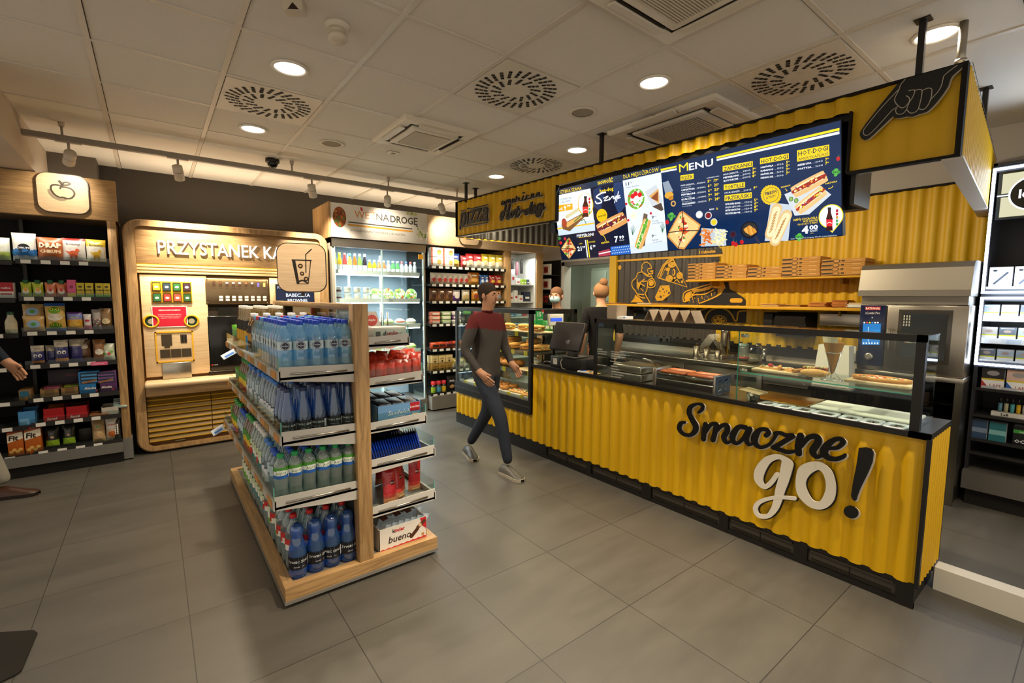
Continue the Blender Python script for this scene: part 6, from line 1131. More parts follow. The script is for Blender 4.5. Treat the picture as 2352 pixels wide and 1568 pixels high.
KB = {
 'A': bottle('water_bottle', 'bottle', .262, .034, '#c2e8fb', '#1746c8', (.125, .165), '#c6dbe4', ring_logo),
 'A2': bottle('water_bottle', 'bottle', .262, .034, '#b9d3dc', '#5f9fd0', (.125, .165), '#bcd2dc', ring_logo),
 'R': bottle('water_bottle', 'bottle', .262, .034, '#c3d8de', '#c3262c', (.125, .165), '#cddbe0', None),
 'W': bottle('juice_bottle', 'bottle', .275, .036, '#b98a2e', '#e9e6ea', (.06, .2), ['#17130f', '#c98f1f', '#17130f'], None),
 'F': bottle('sport_drink_bottle', 'bottle', .315, .041, '#d9c486', '#e4ded0', (.03, .22), ['#e0a818', '#e0a818', '#1d1a14'], sportlab, 'box', 'gloss', .024),
 'B': bottle('blue_water_bottle', 'bottle', .248, .034, '#86b6ea', '#1c2a55', (.035, .088), '#141416', zlab, 'zdroj'),
 'C': bottle('green_cap_water_bottle', 'bottle', .242, .033, '#eef8f3', '#1f9a55', (.125, .18), ['#2c6ab8', '#e9eee6', '#4f9a35'], aqua, 'waist'),
 'Cb': bottle('water_bottle', 'bottle', .235, .033, '#cfe6ee', '#2458c8', (.12, .17), '#b8ced6', None, 'waist'),
 'D': bottle('large_blue_bottle', 'bottle', .275, .044, '#5fa6f2', '#15336e', (.05, .115), '#111114', zlab, 'zdroj', 'satin', .014),
 'E': bottle('large_water_bottle', 'bottle', .29, .043, '#d6e9ee', '#c81f26', (.11, .17), ['#e8e4dc', '#c9322f'], redlab, 'std', 'satin', .017),
 'S': bottle('mineral_water_bottle', 'bottle', .25, .034, '#d3e5f0', '#3f7fd0', (.05, .115), '#dfe2ea', starlab),
 'G': bottle('green_label_bottle', 'bottle', .27, .039, '#e3f0e3', '#3f9a3f', (.07, .17), ['#6aa83c', '#e9ecdf', '#dfe6c8'], None),
 'L': bottle('pale_label_bottle', 'bottle', .265, .038, '#e0eeeb', '#e2e3df', (.07, .17), ['#4f8a8c', '#e6ead9', '#c6d6b0'], redlab),
 'J': bottle('juice_bottle', 'bottle', .255, .036, '#c99b4a', '#2f9a3f', (.05, .17), ['#c8342c', '#e3c33a', '#4f9a3a'], None),
}
# clear dome caps of the large blue bottles
o = B().lathe([(.028, .205), (.029, .216), (.032, .223), (.032, .244), (.026, .262), (.014, .271), (0, .273)], '#6fb0f2', 'bottle', 16, cap=False).build('dome_cap', KB['D'])
b = B(); b.lathe([(.012, .31), (.0, .312)], '#15336e', 'satin', 10, cap=False) if False else None
USED = {}
def put(kind, x, y, z, label, group, rz=None):
 rz = random.uniform(-.5, .5) if rz is None else rz
 if kind in USED: return dup(KB[kind], (x, y, z), rz, label, group)
 USED[kind] = 1; o = KB[kind]; o.location = (x, y, z); o.rotation_euler.z = rz; o['label'] = label; o['group'] = group; return o
DESC = {'A': 'blue-capped clear water bottle', 'A2': 'pale-capped clear water bottle', 'R': 'red-capped clear water bottle', 'W': 'white-capped dark-label drink bottle', 'F': 'sport drink bottle with yellow label', 'B': 'blue water bottle with black label', 'C': 'green-capped water bottle', 'Cb': 'clear bottle with blue cap', 'D': 'large blue domed bottle', 'E': 'large red-capped water bottle', 'S': 'mineral bottle with red-flower label', 'G': 'green-label drink bottle', 'L': 'pale-label drink bottle', 'J': 'colourful juice bottle'}
ROWN = ['front', 'second', 'third', 'fourth', 'fifth', 'sixth', 'seventh', 'eighth', 'ninth', 'tenth', 'eleventh', 'twelfth', 'thirteenth', 'fourteenth', 'fifteenth', 'sixteenth', 'seventeenth', 'eighteenth', 'nineteenth', 'twentieth', 'twenty-first', 'twenty-second', 'twenty-third', 'twenty-fourth', 'twenty-fifth', 'twenty-sixth']
def rows(trayname, z, plan, x0, dx, y0, dy, ncol):
 """plan: list of (kind(s), columns) per row, front to back; column 0 is the outer (left) edge"""
 y = y0
 for r, (kinds, cols) in enumerate(plan):
  for c in cols:
   k = kinds if isinstance(kinds, str) else kinds[(r+c) % len(kinds)]
   put(k, x0+dx*c+random.uniform(-.003, .003), y+random.uniform(-.003, .003), z, f'{DESC[k]}, {ROWN[r]} row, {ORD[c]} from the left, {trayname}', f'bottles on the {trayname}')
  y += dy
A5 = range(5); O2 = range(2); O3 = range(3)
rows('top gondola tray', 1.1225, [('A', A5)]*6+[(('A', 'A2'), A5)]*3+[(('R', 'A2', 'A'), A5)]*2+[('W', A5)]*2, .488, .071, 2.405, .0715, 5)
for r in range(4):
 for c in range(3): put('F', .497+c*.09, 3.46+r*.092, 1.1225, f'{DESC["F"]}, {ROWN[r]} of its rows, {ORD[c]} from left, top gondola tray', 'sport drinks on the top tray')
rows('second gondola tray', .8135, [('B', A5)]*3+[('S', O3)]*5+[(('S', 'Cb'), O2)]*7+[('J', O2)]*4, .488, .072, 2.405, .073, 5)
C6 = range(6)
rows('third gondola tray', .5055, [('C', C6)]*1+[('Cb', C6)]*2+[('S', O2)]*2+[('L', O2)]*5+[('J', O2)]*4+[('Cb', O2)]*4+[('J', O2)]*4, .445, .066, 2.405, .069, 6)
D4 = range(4)
rows('base deck of the gondola', .0925, [('D', D4), ('E', D4), ('E', D4)]+[(('G', 'E'), O2)]*5+[('L', O2)]*6+[('G', O2)]*4, .515, .083, 2.43, .092, 4)
# ---- green pouches at the far end
def pouch_mesh(b, w, h, d, colf, mat='foil', nu=8, nv=10, flat=.12):
 vs, fs, cs = [], [], []
 for side in (0, 1):
  for j in range(nv+1):
   for i in range(nu+1):
    u, v = i/nu, j/nv; e = max(0, 1-abs(2*u-1)**3); f = min(1, v/flat, (1-v)/flat) if flat else 1; f = max(0, f); bul = d/2*e*math.sqrt(f)*(.75+.25*math.sin(PI*v))*(1-.12*abs(math.sin(9*u+5*v+side))*abs(math.sin(7*v-4*u)))
    vs.append(((u-.5)*w*(1-.05*math.sin(PI*v)), (-1 if side == 0 else 1)*bul, v*h))
  o = side*(nu+1)*(nv+1)
  for j in range(nv):
   for i in range(nu):
    q = (o+j*(nu+1)+i, o+j*(nu+1)+i+1, o+(j+1)*(nu+1)+i+1, o+(j+1)*(nu+1)+i); fs.append(q if side == 0 else q[::-1]); cs.append(colf((i+.5)/nu, (j+.5)/nv, side))
 b.add(vs, fs, None, mat, True, cs); return b
def bag(name, cat, w, h, d, colf, art=None, mat='foil', lab='', grp=None, nu=8, nv=10, flat=.1):
 if not art: o = tag(pouch_mesh(B(), w, h, d, colf, mat, nu, nv, flat).build(name), lab, cat, grp); ORG[o.name] = Vector(); return o
 t = thing(name, lab, cat, (0, 0, 0), 0, grp); pouch_mesh(B(), w, h, d, colf, mat, nu, nv, flat).build('bag', t)
 if art:
  b = B(); fn = lambda a, c, l=.001: Vector((a, -(d/2*max(0, 1-abs(2*(a/w))**3)*math.sqrt(max(0, min(1, (c/h)/max(flat, .01), (1-c/h)/max(flat, .01))))*(.75+.25*math.sin(PI*c/h)))-l-.0015, c)); art(b, fn, w, h); b.build('print', t)
 return t
def blob(b, fn, x, z, r, col, rz=None, lift=.0006, n=12):
 rz = rz or r; b.add([fn(x, z, lift)]+[fn(x+r*math.cos(2*PI*k/n), z+rz*math.sin(2*PI*k/n), lift) for k in range(n)], [(0, 1+k, 1+(k+1) % n) for k in range(n)], col, 'satin')
def btext(b, fn, s, x, z, size, col, bold=.03, lift=.0014): b.text(s, (x, z), size, FR((0, 0, 0), (1, 0, 0), (0, 0, 1)), col, 'satin', lift, 'c', bold, 0, 1, fn=fn)
gp = lambda u, v, s: '#5fae2a' if v > .82 else ('#e08a2a' if .3 < v < .5 else '#4f8a2c')
PG = bag('drink_pouch', 'pouch', .09, .17, .05, gp)
k = 0
for r in range(2):
 for c in range(3):
  lab = f'green-topped drink pouch, {ORD[c]} from left, {["near", "far"][r]} row at the far end of the top tray'
  if k == 0: PG.location = (.495+c*.095, 3.88+r*.07, 1.1225); PG['label'] = lab; PG['group'] = 'green pouches on the top tray'
  else: dup(PG, (.495+c*.095, 3.88+r*.07, 1.1225), 0, lab, 'green pouches on the top tray')
  k += 1
for tr, z, x in (('second', .8135, .50), ('third', .5055, .47)):
 for c in range(3): dup(PG, (x+c*.09, 3.93 if tr == 'second' else 4.05, z), 0, f'green-topped drink pouch, {ORD[c]} from the left, far end of the {tr} gondola tray', 'green pouches on lower trays')
# ---- hanging leaflets on the rails
for i, (u, v) in enumerate(((545, 812), (518, 985))):
 q = at(u, v, x=.44 if i == 0 else .40); o = B().rbox((-.045, -.05, -.0015), (.045, .05, .0015), .001, '#c9d6e6', 'card').rect(-.03, -.04, .03, .0, FR((0, 0, .0017), (1, 0, 0), (0, 1, 0)), '#4f7fc8', 'card').build('rail_leaflet'); o.location = (q.x-.05, q.y, q.z); o.rotation_euler = (.2, -.5, 0)
 tag(o, ['blue and white leaflet sticking out below the top bottle tray', 'blue leaflet hanging out from the third bottle tray'][i], 'leaflet')
# ---- sweets on the right-hand trays
def printed_box(name, lab, cat, loc, w, d, h, base, art, rz=0, grp=None, side=None, open_top=False):
 t = thing(name, lab, cat, loc, rz, grp); b = B()
 if open_top:
  for a, e in (((-w/2, 0, 0), (w/2, .003, h)), ((-w/2, d-.003, 0), (w/2, d, h*1.0)), ((-w/2, 0, 0), (-w/2+.003, d, h)), ((w/2-.003, 0, 0), (w/2, d, h)), ((-w/2, 0, 0), (w/2, d, .003))): b.box(a, e, base, 'card')
 else: b.rbox((-w/2, 0, 0), (w/2, d, h), .0015, base, 'satin')
 b.build('carton', t); b = B(); art(b, FRONT(0, -.0006, 0), w, h); b.build('front_print', t)
 if side: b = B(); side(b, FR((w/2+.0006, 0, 0), (0, 1, 0), (0, 0, 1)), d, h); b.build('side_print', t)
 return t
GA = -.0
# the long axis of the boxes follows the tray; their printed faces look out of the near end
def duplo(b, fr, w, h):
 b.poly([(w*.1, 0), (w*.5, 0), (w*.5, h*.4), (w*.3, h*.18)], fr, '#c4282c', 'satin', 0, .0004); b.poly([(-w*.5, 0), (-w*.1, 0), (-w*.3, h*.1), (-w*.5, h*.5)], fr, '#c4282c', 'satin', 0, .0004)
 b.text('d', (-w*.22, h*.48), h*.42, fr, '#2b1a14', 'satin', .0008, 'l', .04); b.text('uplo', (-w*.10, h*.48), h*.42, fr, '#c4282c', 'satin', .0008, 'l', .04)
 b.strip([(w*.18, h*.22), (w*.42, h*.34)], h*.2, fr, '#4a2a1c', 'satin', 0, .001, 1); b.disc((w*.3, h*.14), h*.1, fr, '#b98a4a', 'satin', .0012, 12); b.rect(-w*.44, h*.4, -w*.3, h*.75, fr, '#4a4038', 'satin', .0006)
printed_box('chocolate_box', 'white and red "duplo" chocolate box on the top right-hand tray', 'box', (1.005, 2.375, 1.2535), .185, .13, .085, '#e6e1da', duplo)
def wedge(b, fr, w, h): b.disc((0, h*.55), w*.2, fr, '#c8433c', 'satin', .0004, 16); b.text('duplo', (0, h*.52), h*.14, fr, '#eae4dc', 'satin', .0008, 'c', .02)
t = thing('chocolate_display', 'wedge-shaped red and white chocolate display behind the duplo box', 'box', (.975, 2.56, 1.254))
b = B(); b.add([(-.075, 0, 0), (.085, 0, 0), (.085, .1, 0), (-.075, .1, 0), (-.06, .0, .165), (.025, .0, .165)], [(0, 1, 5, 4), (3, 2, 1, 0), (1, 2, 5), (2, 3, 4, 5), (3, 0, 4)], '#e6dfd6', 'satin'); b.add([(.085, -.001, 0), (.085, .1, 0), (.025, -.001, .165)], [(0, 1, 2)], '#8a8178', 'satin'); b.build('carton', t)
b = B(); fr = FRONT(0, -.0012, 0); b.poly([(-.07, .0), (.08, 0), (.06, .055), (.0, .03), (-.07, .07)], fr, '#c02c2c', 'satin', 0, .0002); b.disc((.0, .115), .032, fr, '#d5564e', 'satin', .0004, 16); b.text('duplo', (0, .112), .018, fr, '#f2ece2', 'satin', .0008, 'c', .03); b.build('print', t)
rc = lambda u, v, s: '#c8391f' if .08 < v < .92 else '#a42a16'
PR = bag('red_snack_bag', 'snack bag', .062, .115, .034, rc, None, 'foil', '', None, 6, 8, .2); k = 0
for row in range(3):
 for c in range(8):
  lab = f'orange-red snack bag, {ORD[c]} from the oak post in the {["front", "second", "top"][row]} row of the red-bag tray'
  loc = (.905+c*.036+row*.012, 2.385+row*.035+random.uniform(-.008, .008), 1.045+row*.042); tl = (-.15-row*.4, random.uniform(-.2, .2)); rz = random.uniform(-.7, .7)
  if k == 0: PR.location = loc; PR.rotation_euler = (tl[0], tl[1], rz); PR['label'] = lab; PR['group'] = 'orange-red snack bags'
  else: dup(PR, loc, rz, lab, 'orange-red snack bags', tl)
  k += 1
for r in range(5):
 for c in range(5): dup(PR, (.93+c*.056, 2.50+r*.07, 1.05+.03*(r % 2)), random.uniform(-.8, .8), f'orange-red snack bag in the heap, {ORD[r]} row behind the front bags, {ORD[c]} from post', 'orange-red snack bags', (-.8, random.uniform(-.3, .3)))
def sandwich(b, fr, w, h):
 b.text('Sandwich', (-w*.02, h*.5), h*.3, fr, '#e9eef4', 'satin', .0006, 'c', .0, 0, 2, .25); b.rect(w*.24, h*.55, w*.47, h*.98, fr, '#b71f2c', 'satin', .0004); b.text('Loacker', (w*.355, h*.72), h*.16, fr, '#f4efe8', 'satin', .0008, 'c', .01)
 b.poly([(-w*.36, h*.12), (-w*.2, h*.2), (-w*.12, h*.34), (-w*.28, h*.27)], fr, '#a9713c', 'satin', 0, .0006); b.poly([(w*.05, h*.1), (w*.25, h*.14), (w*.24, h*.34), (w*.06, h*.3)], fr, '#b77f45', 'satin', 0, .0006); b.poly([(w*.24, h*.16), (w*.42, h*.14), (w*.44, h*.42), (w*.3, h*.46)], fr, '#e6d9b4', 'satin', 0, .0006); b.disc((w*.36, h*.16), h*.08, fr, '#e3b436', 'satin', .001, 10); b.text('MILK VANILLA', (w*.0, h*.38), h*.09, fr, '#dfe6ee', 'satin', .0008, 'c', .0, 0, 1)
for k, (y, z) in enumerate(((2.372, .8005), (2.56, .8005))):
 t = printed_box('wafer_box', ['light blue "Sandwich" wafer display box at the front of its tray', 'second light blue wafer box behind the front one'][k], 'box', (1.05, y, z), .255, .15, .115, '#6f9dcc', sandwich, 0, 'blue wafer boxes', None, True)
 for j in range(3):
  o = B().rbox((-.035, -.06, 0), (.035, .06, .12), .004, '#23262c', 'foil').rect(-.03, .085, .03, .115, FRONT(0, -.061, 0), '#b9c9da', 'foil').build('wafer_pack'); o.location = (.972+j*.075, y+.078, z+.004); o.rotation_euler.x = .08
  tag(o, f'wafer pack, {ORD[j]} from the post inside the {["front", "second"][k]} blue box', 'wafer pack', 'wafer packs in the blue boxes')
bc = lambda u, v, s: '#1c47b8' if v < .8 else '#0b0f1e'
PB_ = bag('blue_snack_bar', 'snack bar', .085, .135, .016, bc, None, 'foil', '', None, 5, 7); k = 0
for row in range(2):
 for c in range(22 if row == 0 else 18):
  lab = f'dark blue snack bar, {ORD[c]} from the oak post in the {["near", "rear"][row]} row'; loc = (.895+c*.0148, 2.415+row*.12+c*.0012, .604); tl = (-.25, .0); rz = 1.15
  if k == 0: PB_.location = loc; PB_.rotation_euler = (tl[0], tl[1], rz); PB_['label'] = lab; PB_['group'] = 'row of blue snack bars'
  else: dup(PB_, loc, rz, lab, 'row of blue snack bars', tl)
  k += 1
def redp(u, v, s): return '#b01825' if v > .3 else ('#d98a5e' if v < .16 else '#c23a2e')
def redart(b, fn, w, h):
 blob(b, fn, w*.08, h*.62, w*.15, '#3a1216', w*.15); btext(b, fn, 'choco', w*.08, h*.6, .014, '#ead6c8', .01); [blob(b, fn, w*(-.2+.2*i), h*.1, w*.09, '#e8c48a', w*.07) for i in range(3)]; [btext(b, fn, 'mix', -w*.1+w*.1*i, h*.82-.02*i, .014, '#8d0f1c', .0) for i in range(3)]
PP = bag('red_pouch', 'snack pouch', .085, .20, .045, redp, redart, 'foil', '', None, 8, 10, .08); k = 0
for k, (x, y, rz, tx) in enumerate(((1.0, 2.41, .15, -.16), (1.075, 2.45, .5, -.2), (1.12, 2.52, .8, -.14), (1.19, 2.50, .1, -.05), (.915, 2.60, .1, 0), (.95, 2.75, .0, 0), (1.07, 2.72, .2, 0))):
 lab = ['tilted glossy red pouch nearest the oak post', 'second glossy red pouch from the post, leaning', 'third glossy red pouch from the post, turned sideways', 'rightmost tall glossy red pouch on the tray', 'red pouch in the dark back row by the spine', 'rear red pouch behind the back-row pouch', 'red pouch half hidden behind the leaning ones'][k]
 if k == 0: PP.location = (x, y, .338); PP.rotation_euler = (tx, .06, rz); PP['label'] = lab; PP['group'] = 'glossy red pouches'
 else: dup(PP, (x, y, .338), rz, lab, 'glossy red pouches', (tx, .05))
def bueno(b, fr, w, h):
 P = [(-w/2, 0)]+[(-w/2+w*i/16, h*(.07+.035*(i % 2)+.05*(i/16))) for i in range(17)]+[(w/2, 0)]; b.poly(P, fr, '#c3272c', 'satin', 0, .0003); b.poly([(w*.36, h), (w*.5, h), (w*.5, h*.45), (w*.42, h*.6)], fr, '#c3272c', 'satin', 0, .0003)
 b.text('k', (-w*.23, h*.72), h*.22, fr, '#1d1512', 'satin', .0006, 'l', .03); b.text('inder', (-w*.185, h*.72), h*.22, fr, '#c3272c', 'satin', .0006, 'l', .03); b.text('bueno', (-w*.08, h*.3), h*.42, fr, '#2f1c14', 'satin', .0006, 'c', .01, 0, 2, .2)
 b.strip([(w*.17, h*.3), (w*.3, h*.55)], h*.17, fr, '#4a2817', 'satin', 0, .0007, 1); b.strip([(w*.31, h*.62), (w*.45, h*.82)], h*.17, fr, '#5a3320', 'satin', 0, .0009, 1); b.disc((w*.36, h*.7), h*.08, fr, '#d6b48a', 'satin', .0016, 12); b.disc((w*.42, h*.24), h*.07, fr, '#b98246', 'satin', .0008, 12)
t = printed_box('chocolate_box', 'open white "kinder bueno" chocolate box on the gondola base', 'box', (1.06, 2.375, .0925), .285, .25, .13, '#ddd6cb', bueno, .0, None, None, True)
sc = lambda u, v, s: '#c9d9e6' if (v > .55) else ('#dfe2e4' if v > .3 else '#7a4a32')
PS = bag('chocolate_bar', 'chocolate bar', .05, .13, .022, sc, None, 'foil', '', None, 5, 7); k = 0
for r in range(2):
 for c in range(7):
  lab = f'white and blue wrapped bar, {ORD[c]} from left in the {["front", "back"][r]} row of the chocolate box'; loc = (.945+c*.038, 2.42+r*.1, .105)
  if k == 0: PS.location = loc; PS.rotation_euler = (.2, .35, .2); PS['label'] = lab; PS['group'] = 'bars in the chocolate box'
  else: dup(PS, loc, .2, lab, 'bars in the chocolate box', (.2, .35))
  k += 1
rdc = lambda u, v, s: '#e6e0da' if v > .55 else ('#b8323a' if v > .35 else '#4a2a20')
PK = bag('chocolate_bar', 'chocolate bar', .045, .16, .026, rdc, None, 'foil'); PK.location = (.98, 2.43, .245); PK.rotation_euler = (-1.2, 0, .4); PK['label'] = 'red and white wrapped bar lying on the front left of the chocolate box'; PK['group'] = 'bars in the chocolate box'
for k, x in enumerate((1.06, 1.13)): dup(PK, (x, 2.44, .245), .3, ['red and white wrapped bar lying in the middle of the chocolate box', 'red and white wrapped bar lying at the right of the chocolate box'][k], 'bars in the chocolate box', (-1.2, 0))
t2 = printed_box('chocolate_box', 'second opened chocolate box behind the kinder bueno box', 'box', (1.06, 2.66, .0925), .285, .22, .15, '#cfc8ba', lambda b, fr, w, h: b.rect(-w/2, 0, w/2, h*.2, fr, '#b8323a', 'satin', .0004), 0, None, None, True)
for c in range(6): dup(PS, (.95+c*.045, 2.75, .12), .2, f'white wrapped bar, {ORD[c]} from the left in the rear chocolate box', 'bars in the rear chocolate box', (.2, .35))
dk = lambda u, v, s: '#2a2018'
PD = bag('dark_bar', 'chocolate bar', .06, .16, .025, dk, None, 'foil'); PD.location = (.93, 2.58, .235); PD.rotation_euler = (-1.35, 0, -1.2); PD['label'] = 'dark brown wrapped bar lying across the chocolate boxes near the spine'
dup(PD, (1.0, 2.63, .245), -1.2, 'second dark brown wrapped bar lying behind the first one', None, (-1.35, 0))
# LEFT SNACK SHELVING
def shelf_unit(t, x0, x1, zs, yf, yb, upright, tagstep=.115, lip=True, dark='#1d1b19', light='#d9d7cf', depth_top=None):
 for i, z in enumerate(zs):
  s = B().box((x0, yf+.006, z-.018), (x1, yb, z), '#2b2926', 'satin').build('shelf', t, True)
  b = B(); b.box((x0, yf-.006, z-.03), (x1, yf+.006, z+.008), dark, 'satin')
  n = int((x1-x0)/tagstep); [b.box((x0+.03+k*tagstep, yf-.0085, z-.026), (x0+.03+k*tagstep+.058, yf-.006, z+.004), light, 'card') for k in range(n)]
  if lip: b.box((x0, yf-.004, z+.008), (x1, yf, z+.04), '#e6ecea', 'glass')
  b.build('price_rail', s, True)
t = thing('snack_shelving', 'tall dark snack shelving with an oak cornice at the left edge', 'shelving', (-.9, 5.6, 0))
SX0, SX1 = -1.62, -.282; ZS = [1.783, 1.484, 1.20, .926, .648, .44, .20]
B().box((SX0, 5.93, .08), (-.22, 5.96, 2.2), '#191715', 'matte').build('back_panel', t, True)
B().rbox((SX0-.1, 5.45, 2.155), (-.205, 5.5, 2.50), .003, None, 'oak_x').build('cornice', t, True); B().box((SX0-.1, 5.5, 2.155), (-.21, 5.95, 2.175), '#6b5a45', 'matte').build('top_board', t, True)
B().rbox((-.282, 5.452, .2), (-.222, 5.52, 2.155), .003, None, 'oak_z').build('post', t, True); B().box((-.278, 5.52, .2), (-.226, 5.95, 2.155), None, 'oak_z').build('side_panel', t, True)
B().box((-.285, 5.44, .012), (-.215, 5.94, .2), '#6d6b67', 'satin').build('foot_panel', t, True); B().lathe([(.02, 0), (.02, .012), (.008, .014)], '#1d1b19', 'satin', 10, (-.25, 5.47, 0)).build('foot', t, True)
B().box((SX0, 5.39, .095), (SX1, 5.93, .185), '#6a6863', 'satin').build('base_cabinet', t, True); B().box((SX0, 5.41, 0), (SX1, 5.9, .095), '#141210').build('plinth', t, True)
for x in (-.862, -1.45): B().box((x-.012, 5.42, .185), (x+.012, 5.45, 2.15), '#262320', 'satin').box((x-.012, 5.42, .185), (x+.012, 5.93, .2), '#262320', 'satin').build('upright', t, True) if False else B().box((x-.012, 5.80, .185), (x+.012, 5.93, 2.15), '#262320', 'satin').build('upright', t, True)
shelf_unit(t, -.852, SX1, ZS, 5.40, 5.93, None); shelf_unit(t, SX0, -.872, [z-.012 for z in ZS], 5.40, 5.93, None)
def apple(b, fr, w):
 c = '#3b2d1c'; A = lambda L: [((x-1060)/1720*w, -(y-880)/1720*w) for x, y in L]
 b.strip(A([(970, 670), (1000, 610), (1060, 590), (1200, 595), (1350, 650), (1440, 790), (1420, 930), (1320, 1060), (1200, 1100), (1100, 1080), (1030, 1055), (950, 1075), (860, 1040), (760, 950), (680, 800), (660, 680), (700, 570), (820, 525), (940, 535), (1030, 575)]), .012*w/.3, fr, c, 'satin', 0, .0004, 6)
 b.strip(A([(970, 355), (1030, 450), (1045, 575)]), .018*w/.3, fr, c, 'satin', 0, .0006, 4); b.strip(A([(1060, 490), (1110, 390), (1210, 360), (1330, 405), (1250, 470), (1150, 500), (1065, 490)]), .012*w/.3, fr, c, 'satin', 0, .0008, 5)
 b.strip(A([(625, 820), (660, 930), (740, 1040), (850, 1110), (960, 1135), (1090, 1110)]), .03*w/.3, fr, '#8b7a64', 'satin', 0, .0003, 5)
plaque('apple_sign', 'round-cornered wooden sign with an apple outline on the oak cornice', (-.54, 5.43, 2.345), .31, .31, .028, apple)
def px0(u, y): return at(u, 700, y=y).x
def span(u0, u1, y=5.44): a, c = px0(u0, y), px0(u1, y); return (a+c)/2, (c-a)
def two(c1, c2, split=.5, edge=None):
 def f(u, v, s):
  if edge and (v > .93 or v < .06): return edge
  return c1 if v > split else c2
 return f
def put_bag(name, lab, u0, u1, z, h, colf, art=None, d=.07, y=5.47, grp='snacks on the left shelving', mat='foil', cat='snack bag', rz=0, tilt=0):
 tilt = tilt or random.uniform(-.06, .02); rz = rz or random.uniform(-.09, .09)
 x, w = span(u0, u1); x = min(x, -.292-w/2) if x > -.6 else x; o = bag(name, cat, w, h, d, colf, art, mat, lab, grp, 8, 10, .3); o.location = (x, y+d*.4, z); o.rotation_euler = (tilt, 0, rz); return o
z1, z2, z3, z4, z5, z6, z7 = ZS
S0 = 'snacks on the left shelving'
def a1(b, fn, w, h):
 for k in range(9): blob(b, fn, -w*.42+w*.105*k, h*.28+h*.03*math.sin(k*1.7), w*.09, '#2f6fb0', h*.12)
 blob(b, fn, .0, h*.44, w*.26, '#1d1f26', h*.16, .0009, 20); btext(b, fn, 'CHRUPKI', 0, h*.42, h*.09, '#dfe4e8', .03)
put_bag('chips_bag', 'big white and blue chips bag with a black round emblem', 36, 93, z1, .225, two('#dcdcd6', '#b9c6d2', .4), a1, .09)
def a2(b, fn, w, h): btext(b, fn, 'DRAP', 0, h*.58, h*.26, '#e9d9bd', .05); btext(b, fn, 'CHRUPS', 0, h*.36, h*.17, '#e2c9a2', .05)
put_bag('chips_bag', 'brown chips bag with big "DRAP CHRUPS" lettering', 94, 155, z1, .20, two('#a5561c', '#8d4516', .2), a2, .08)
def dino(c):
 def f(b, fn, w, h):
  btext(b, fn, 'BioSaurus', 0, h*.72, h*.11, '#1f1a18', .02); blob(b, fn, .0, h*.36, w*.2, c, h*.12); blob(b, fn, w*.17, h*.5, w*.09, c, h*.07); b.add([fn(-w*.34, h*.48, .001), fn(-w*.15, h*.3, .001), fn(-w*.12, h*.42, .001)], [(0, 1, 2)], c, 'satin'); [blob(b, fn, w*x, h*.2, w*.05, c, h*.09) for x in (-.1, .1)]
 return f
put_bag('chips_bag', 'white and red dinosaur chips bag', 150, 206, z1, .205, two('#d9d4cc', '#d9d4cc', .5, '#a8281f'), dino('#d2603a'), .08); put_bag('chips_bag', 'white and yellow dinosaur chips bag beside the oak post', 206, 252, z1, .205, two('#d6b92c', '#dcd7c9', .72, '#d6b92c'), dino('#d0a62a'), .08)
put_bag('chips_bag', 'white chips bag with green print, cut by the left picture edge', -6, 32, z1-.012, .19, two('#d9dccf', '#a8bf5a', .35), None, .08)
for k, (u, c) in enumerate(((62, '#a9b927'), (89, '#a9b927'), (118, '#cf7a52'), (144, '#cf7a52'))):
 def pa(b, fn, w, h, c=c, k=k): blob(b, fn, 0, h*.4, w*.3, '#e8e2cf', h*.2); blob(b, fn, 0, h*.52, w*.18, '#e3a02c' if k < 2 else '#c2382e', h*.13); blob(b, fn, 0, h*.28, w*.22, '#f0ece0', h*.06)
 o = put_bag('fruit_pouch', ['yellow-green fruit pouch with dark green cap, leftmost', 'second yellow-green fruit pouch with dark green cap', 'salmon pink fruit pouch beside the yellow-green pouches', 'salmon pink fruit pouch beside the pink box'][k], u-13, u+13, z2, .125, two(c, c), pa, .045, 5.45, 'fruit pouches on the second shelf', 'foil', 'fruit pouch'); B().lathe([(.018, .115), (.018, .142), (.012, .146), (0, .146)], '#1f5a3a', 'satin', 12, cap=False).build('cap', o)
def pbx(name, lab, u0, u1, z, h, base, art, d=.09, y=5.42, grp=S0, cat='box', open_top=False, rz=0):
 x, w = span(u0, u1); x = min(x, -.292-w/2) if x > -.6 else x; return printed_box(name, lab, cat, (x, y, z), w*.97, d, h, base, art, rz, grp, None, open_top)
def bobo(b, fr, w, h): b.rect(-w/2, 0, w/2, h*.18, fr, '#4f9a2c', 'satin', .0003); b.disc((0, h*.74), w*.3, fr, '#4a3a1c', 'satin', .0004, 12, h*.07); b.text('BOBO', (0, h*.45), h*.16, fr, '#4a3a1c', 'satin', .0006, 'c', .04, 0, 1); b.disc((w*.2, h*.33), w*.1, fr, '#c2342c', 'satin', .0006, 8)
def pinkb(b, fr, w, h): b.rect(-w/2, 0, w/2, h*.25, fr, '#c9b42c', 'satin', .0003); b.disc((0, h*.6), w*.25, fr, '#8d2a5c', 'satin', .0004, 10, h*.1)
pbx('fruit_snack_box', 'pink fruit snack box right of the salmon pouches', 158, 178, z2, .15, '#c9567f', pinkb)
for k, (a, c) in enumerate(((179, 197), (199, 218), (222, 240), (242, 257))): pbx('fruit_snack_box', f'yellow-green "BOBO" snack box, {ORD[k]} from the pink box', a, c, z2, .125, '#b9a92c', bobo, .08, 5.42, 'yellow-green snack boxes')
def redb(b, fr, w, h): b.rect(-w*.5, h*.45, w*.5, h, fr, '#a8202c', 'satin', .0003); b.text('malina', (0, h*.62), h*.16, fr, '#efe6dc', 'satin', .0006, 'c', .02); [b.disc((w*(-.3+.15*i), h*.3), w*.09, fr, '#b3222c', 'satin', .0004, 10) for i in range(5)]
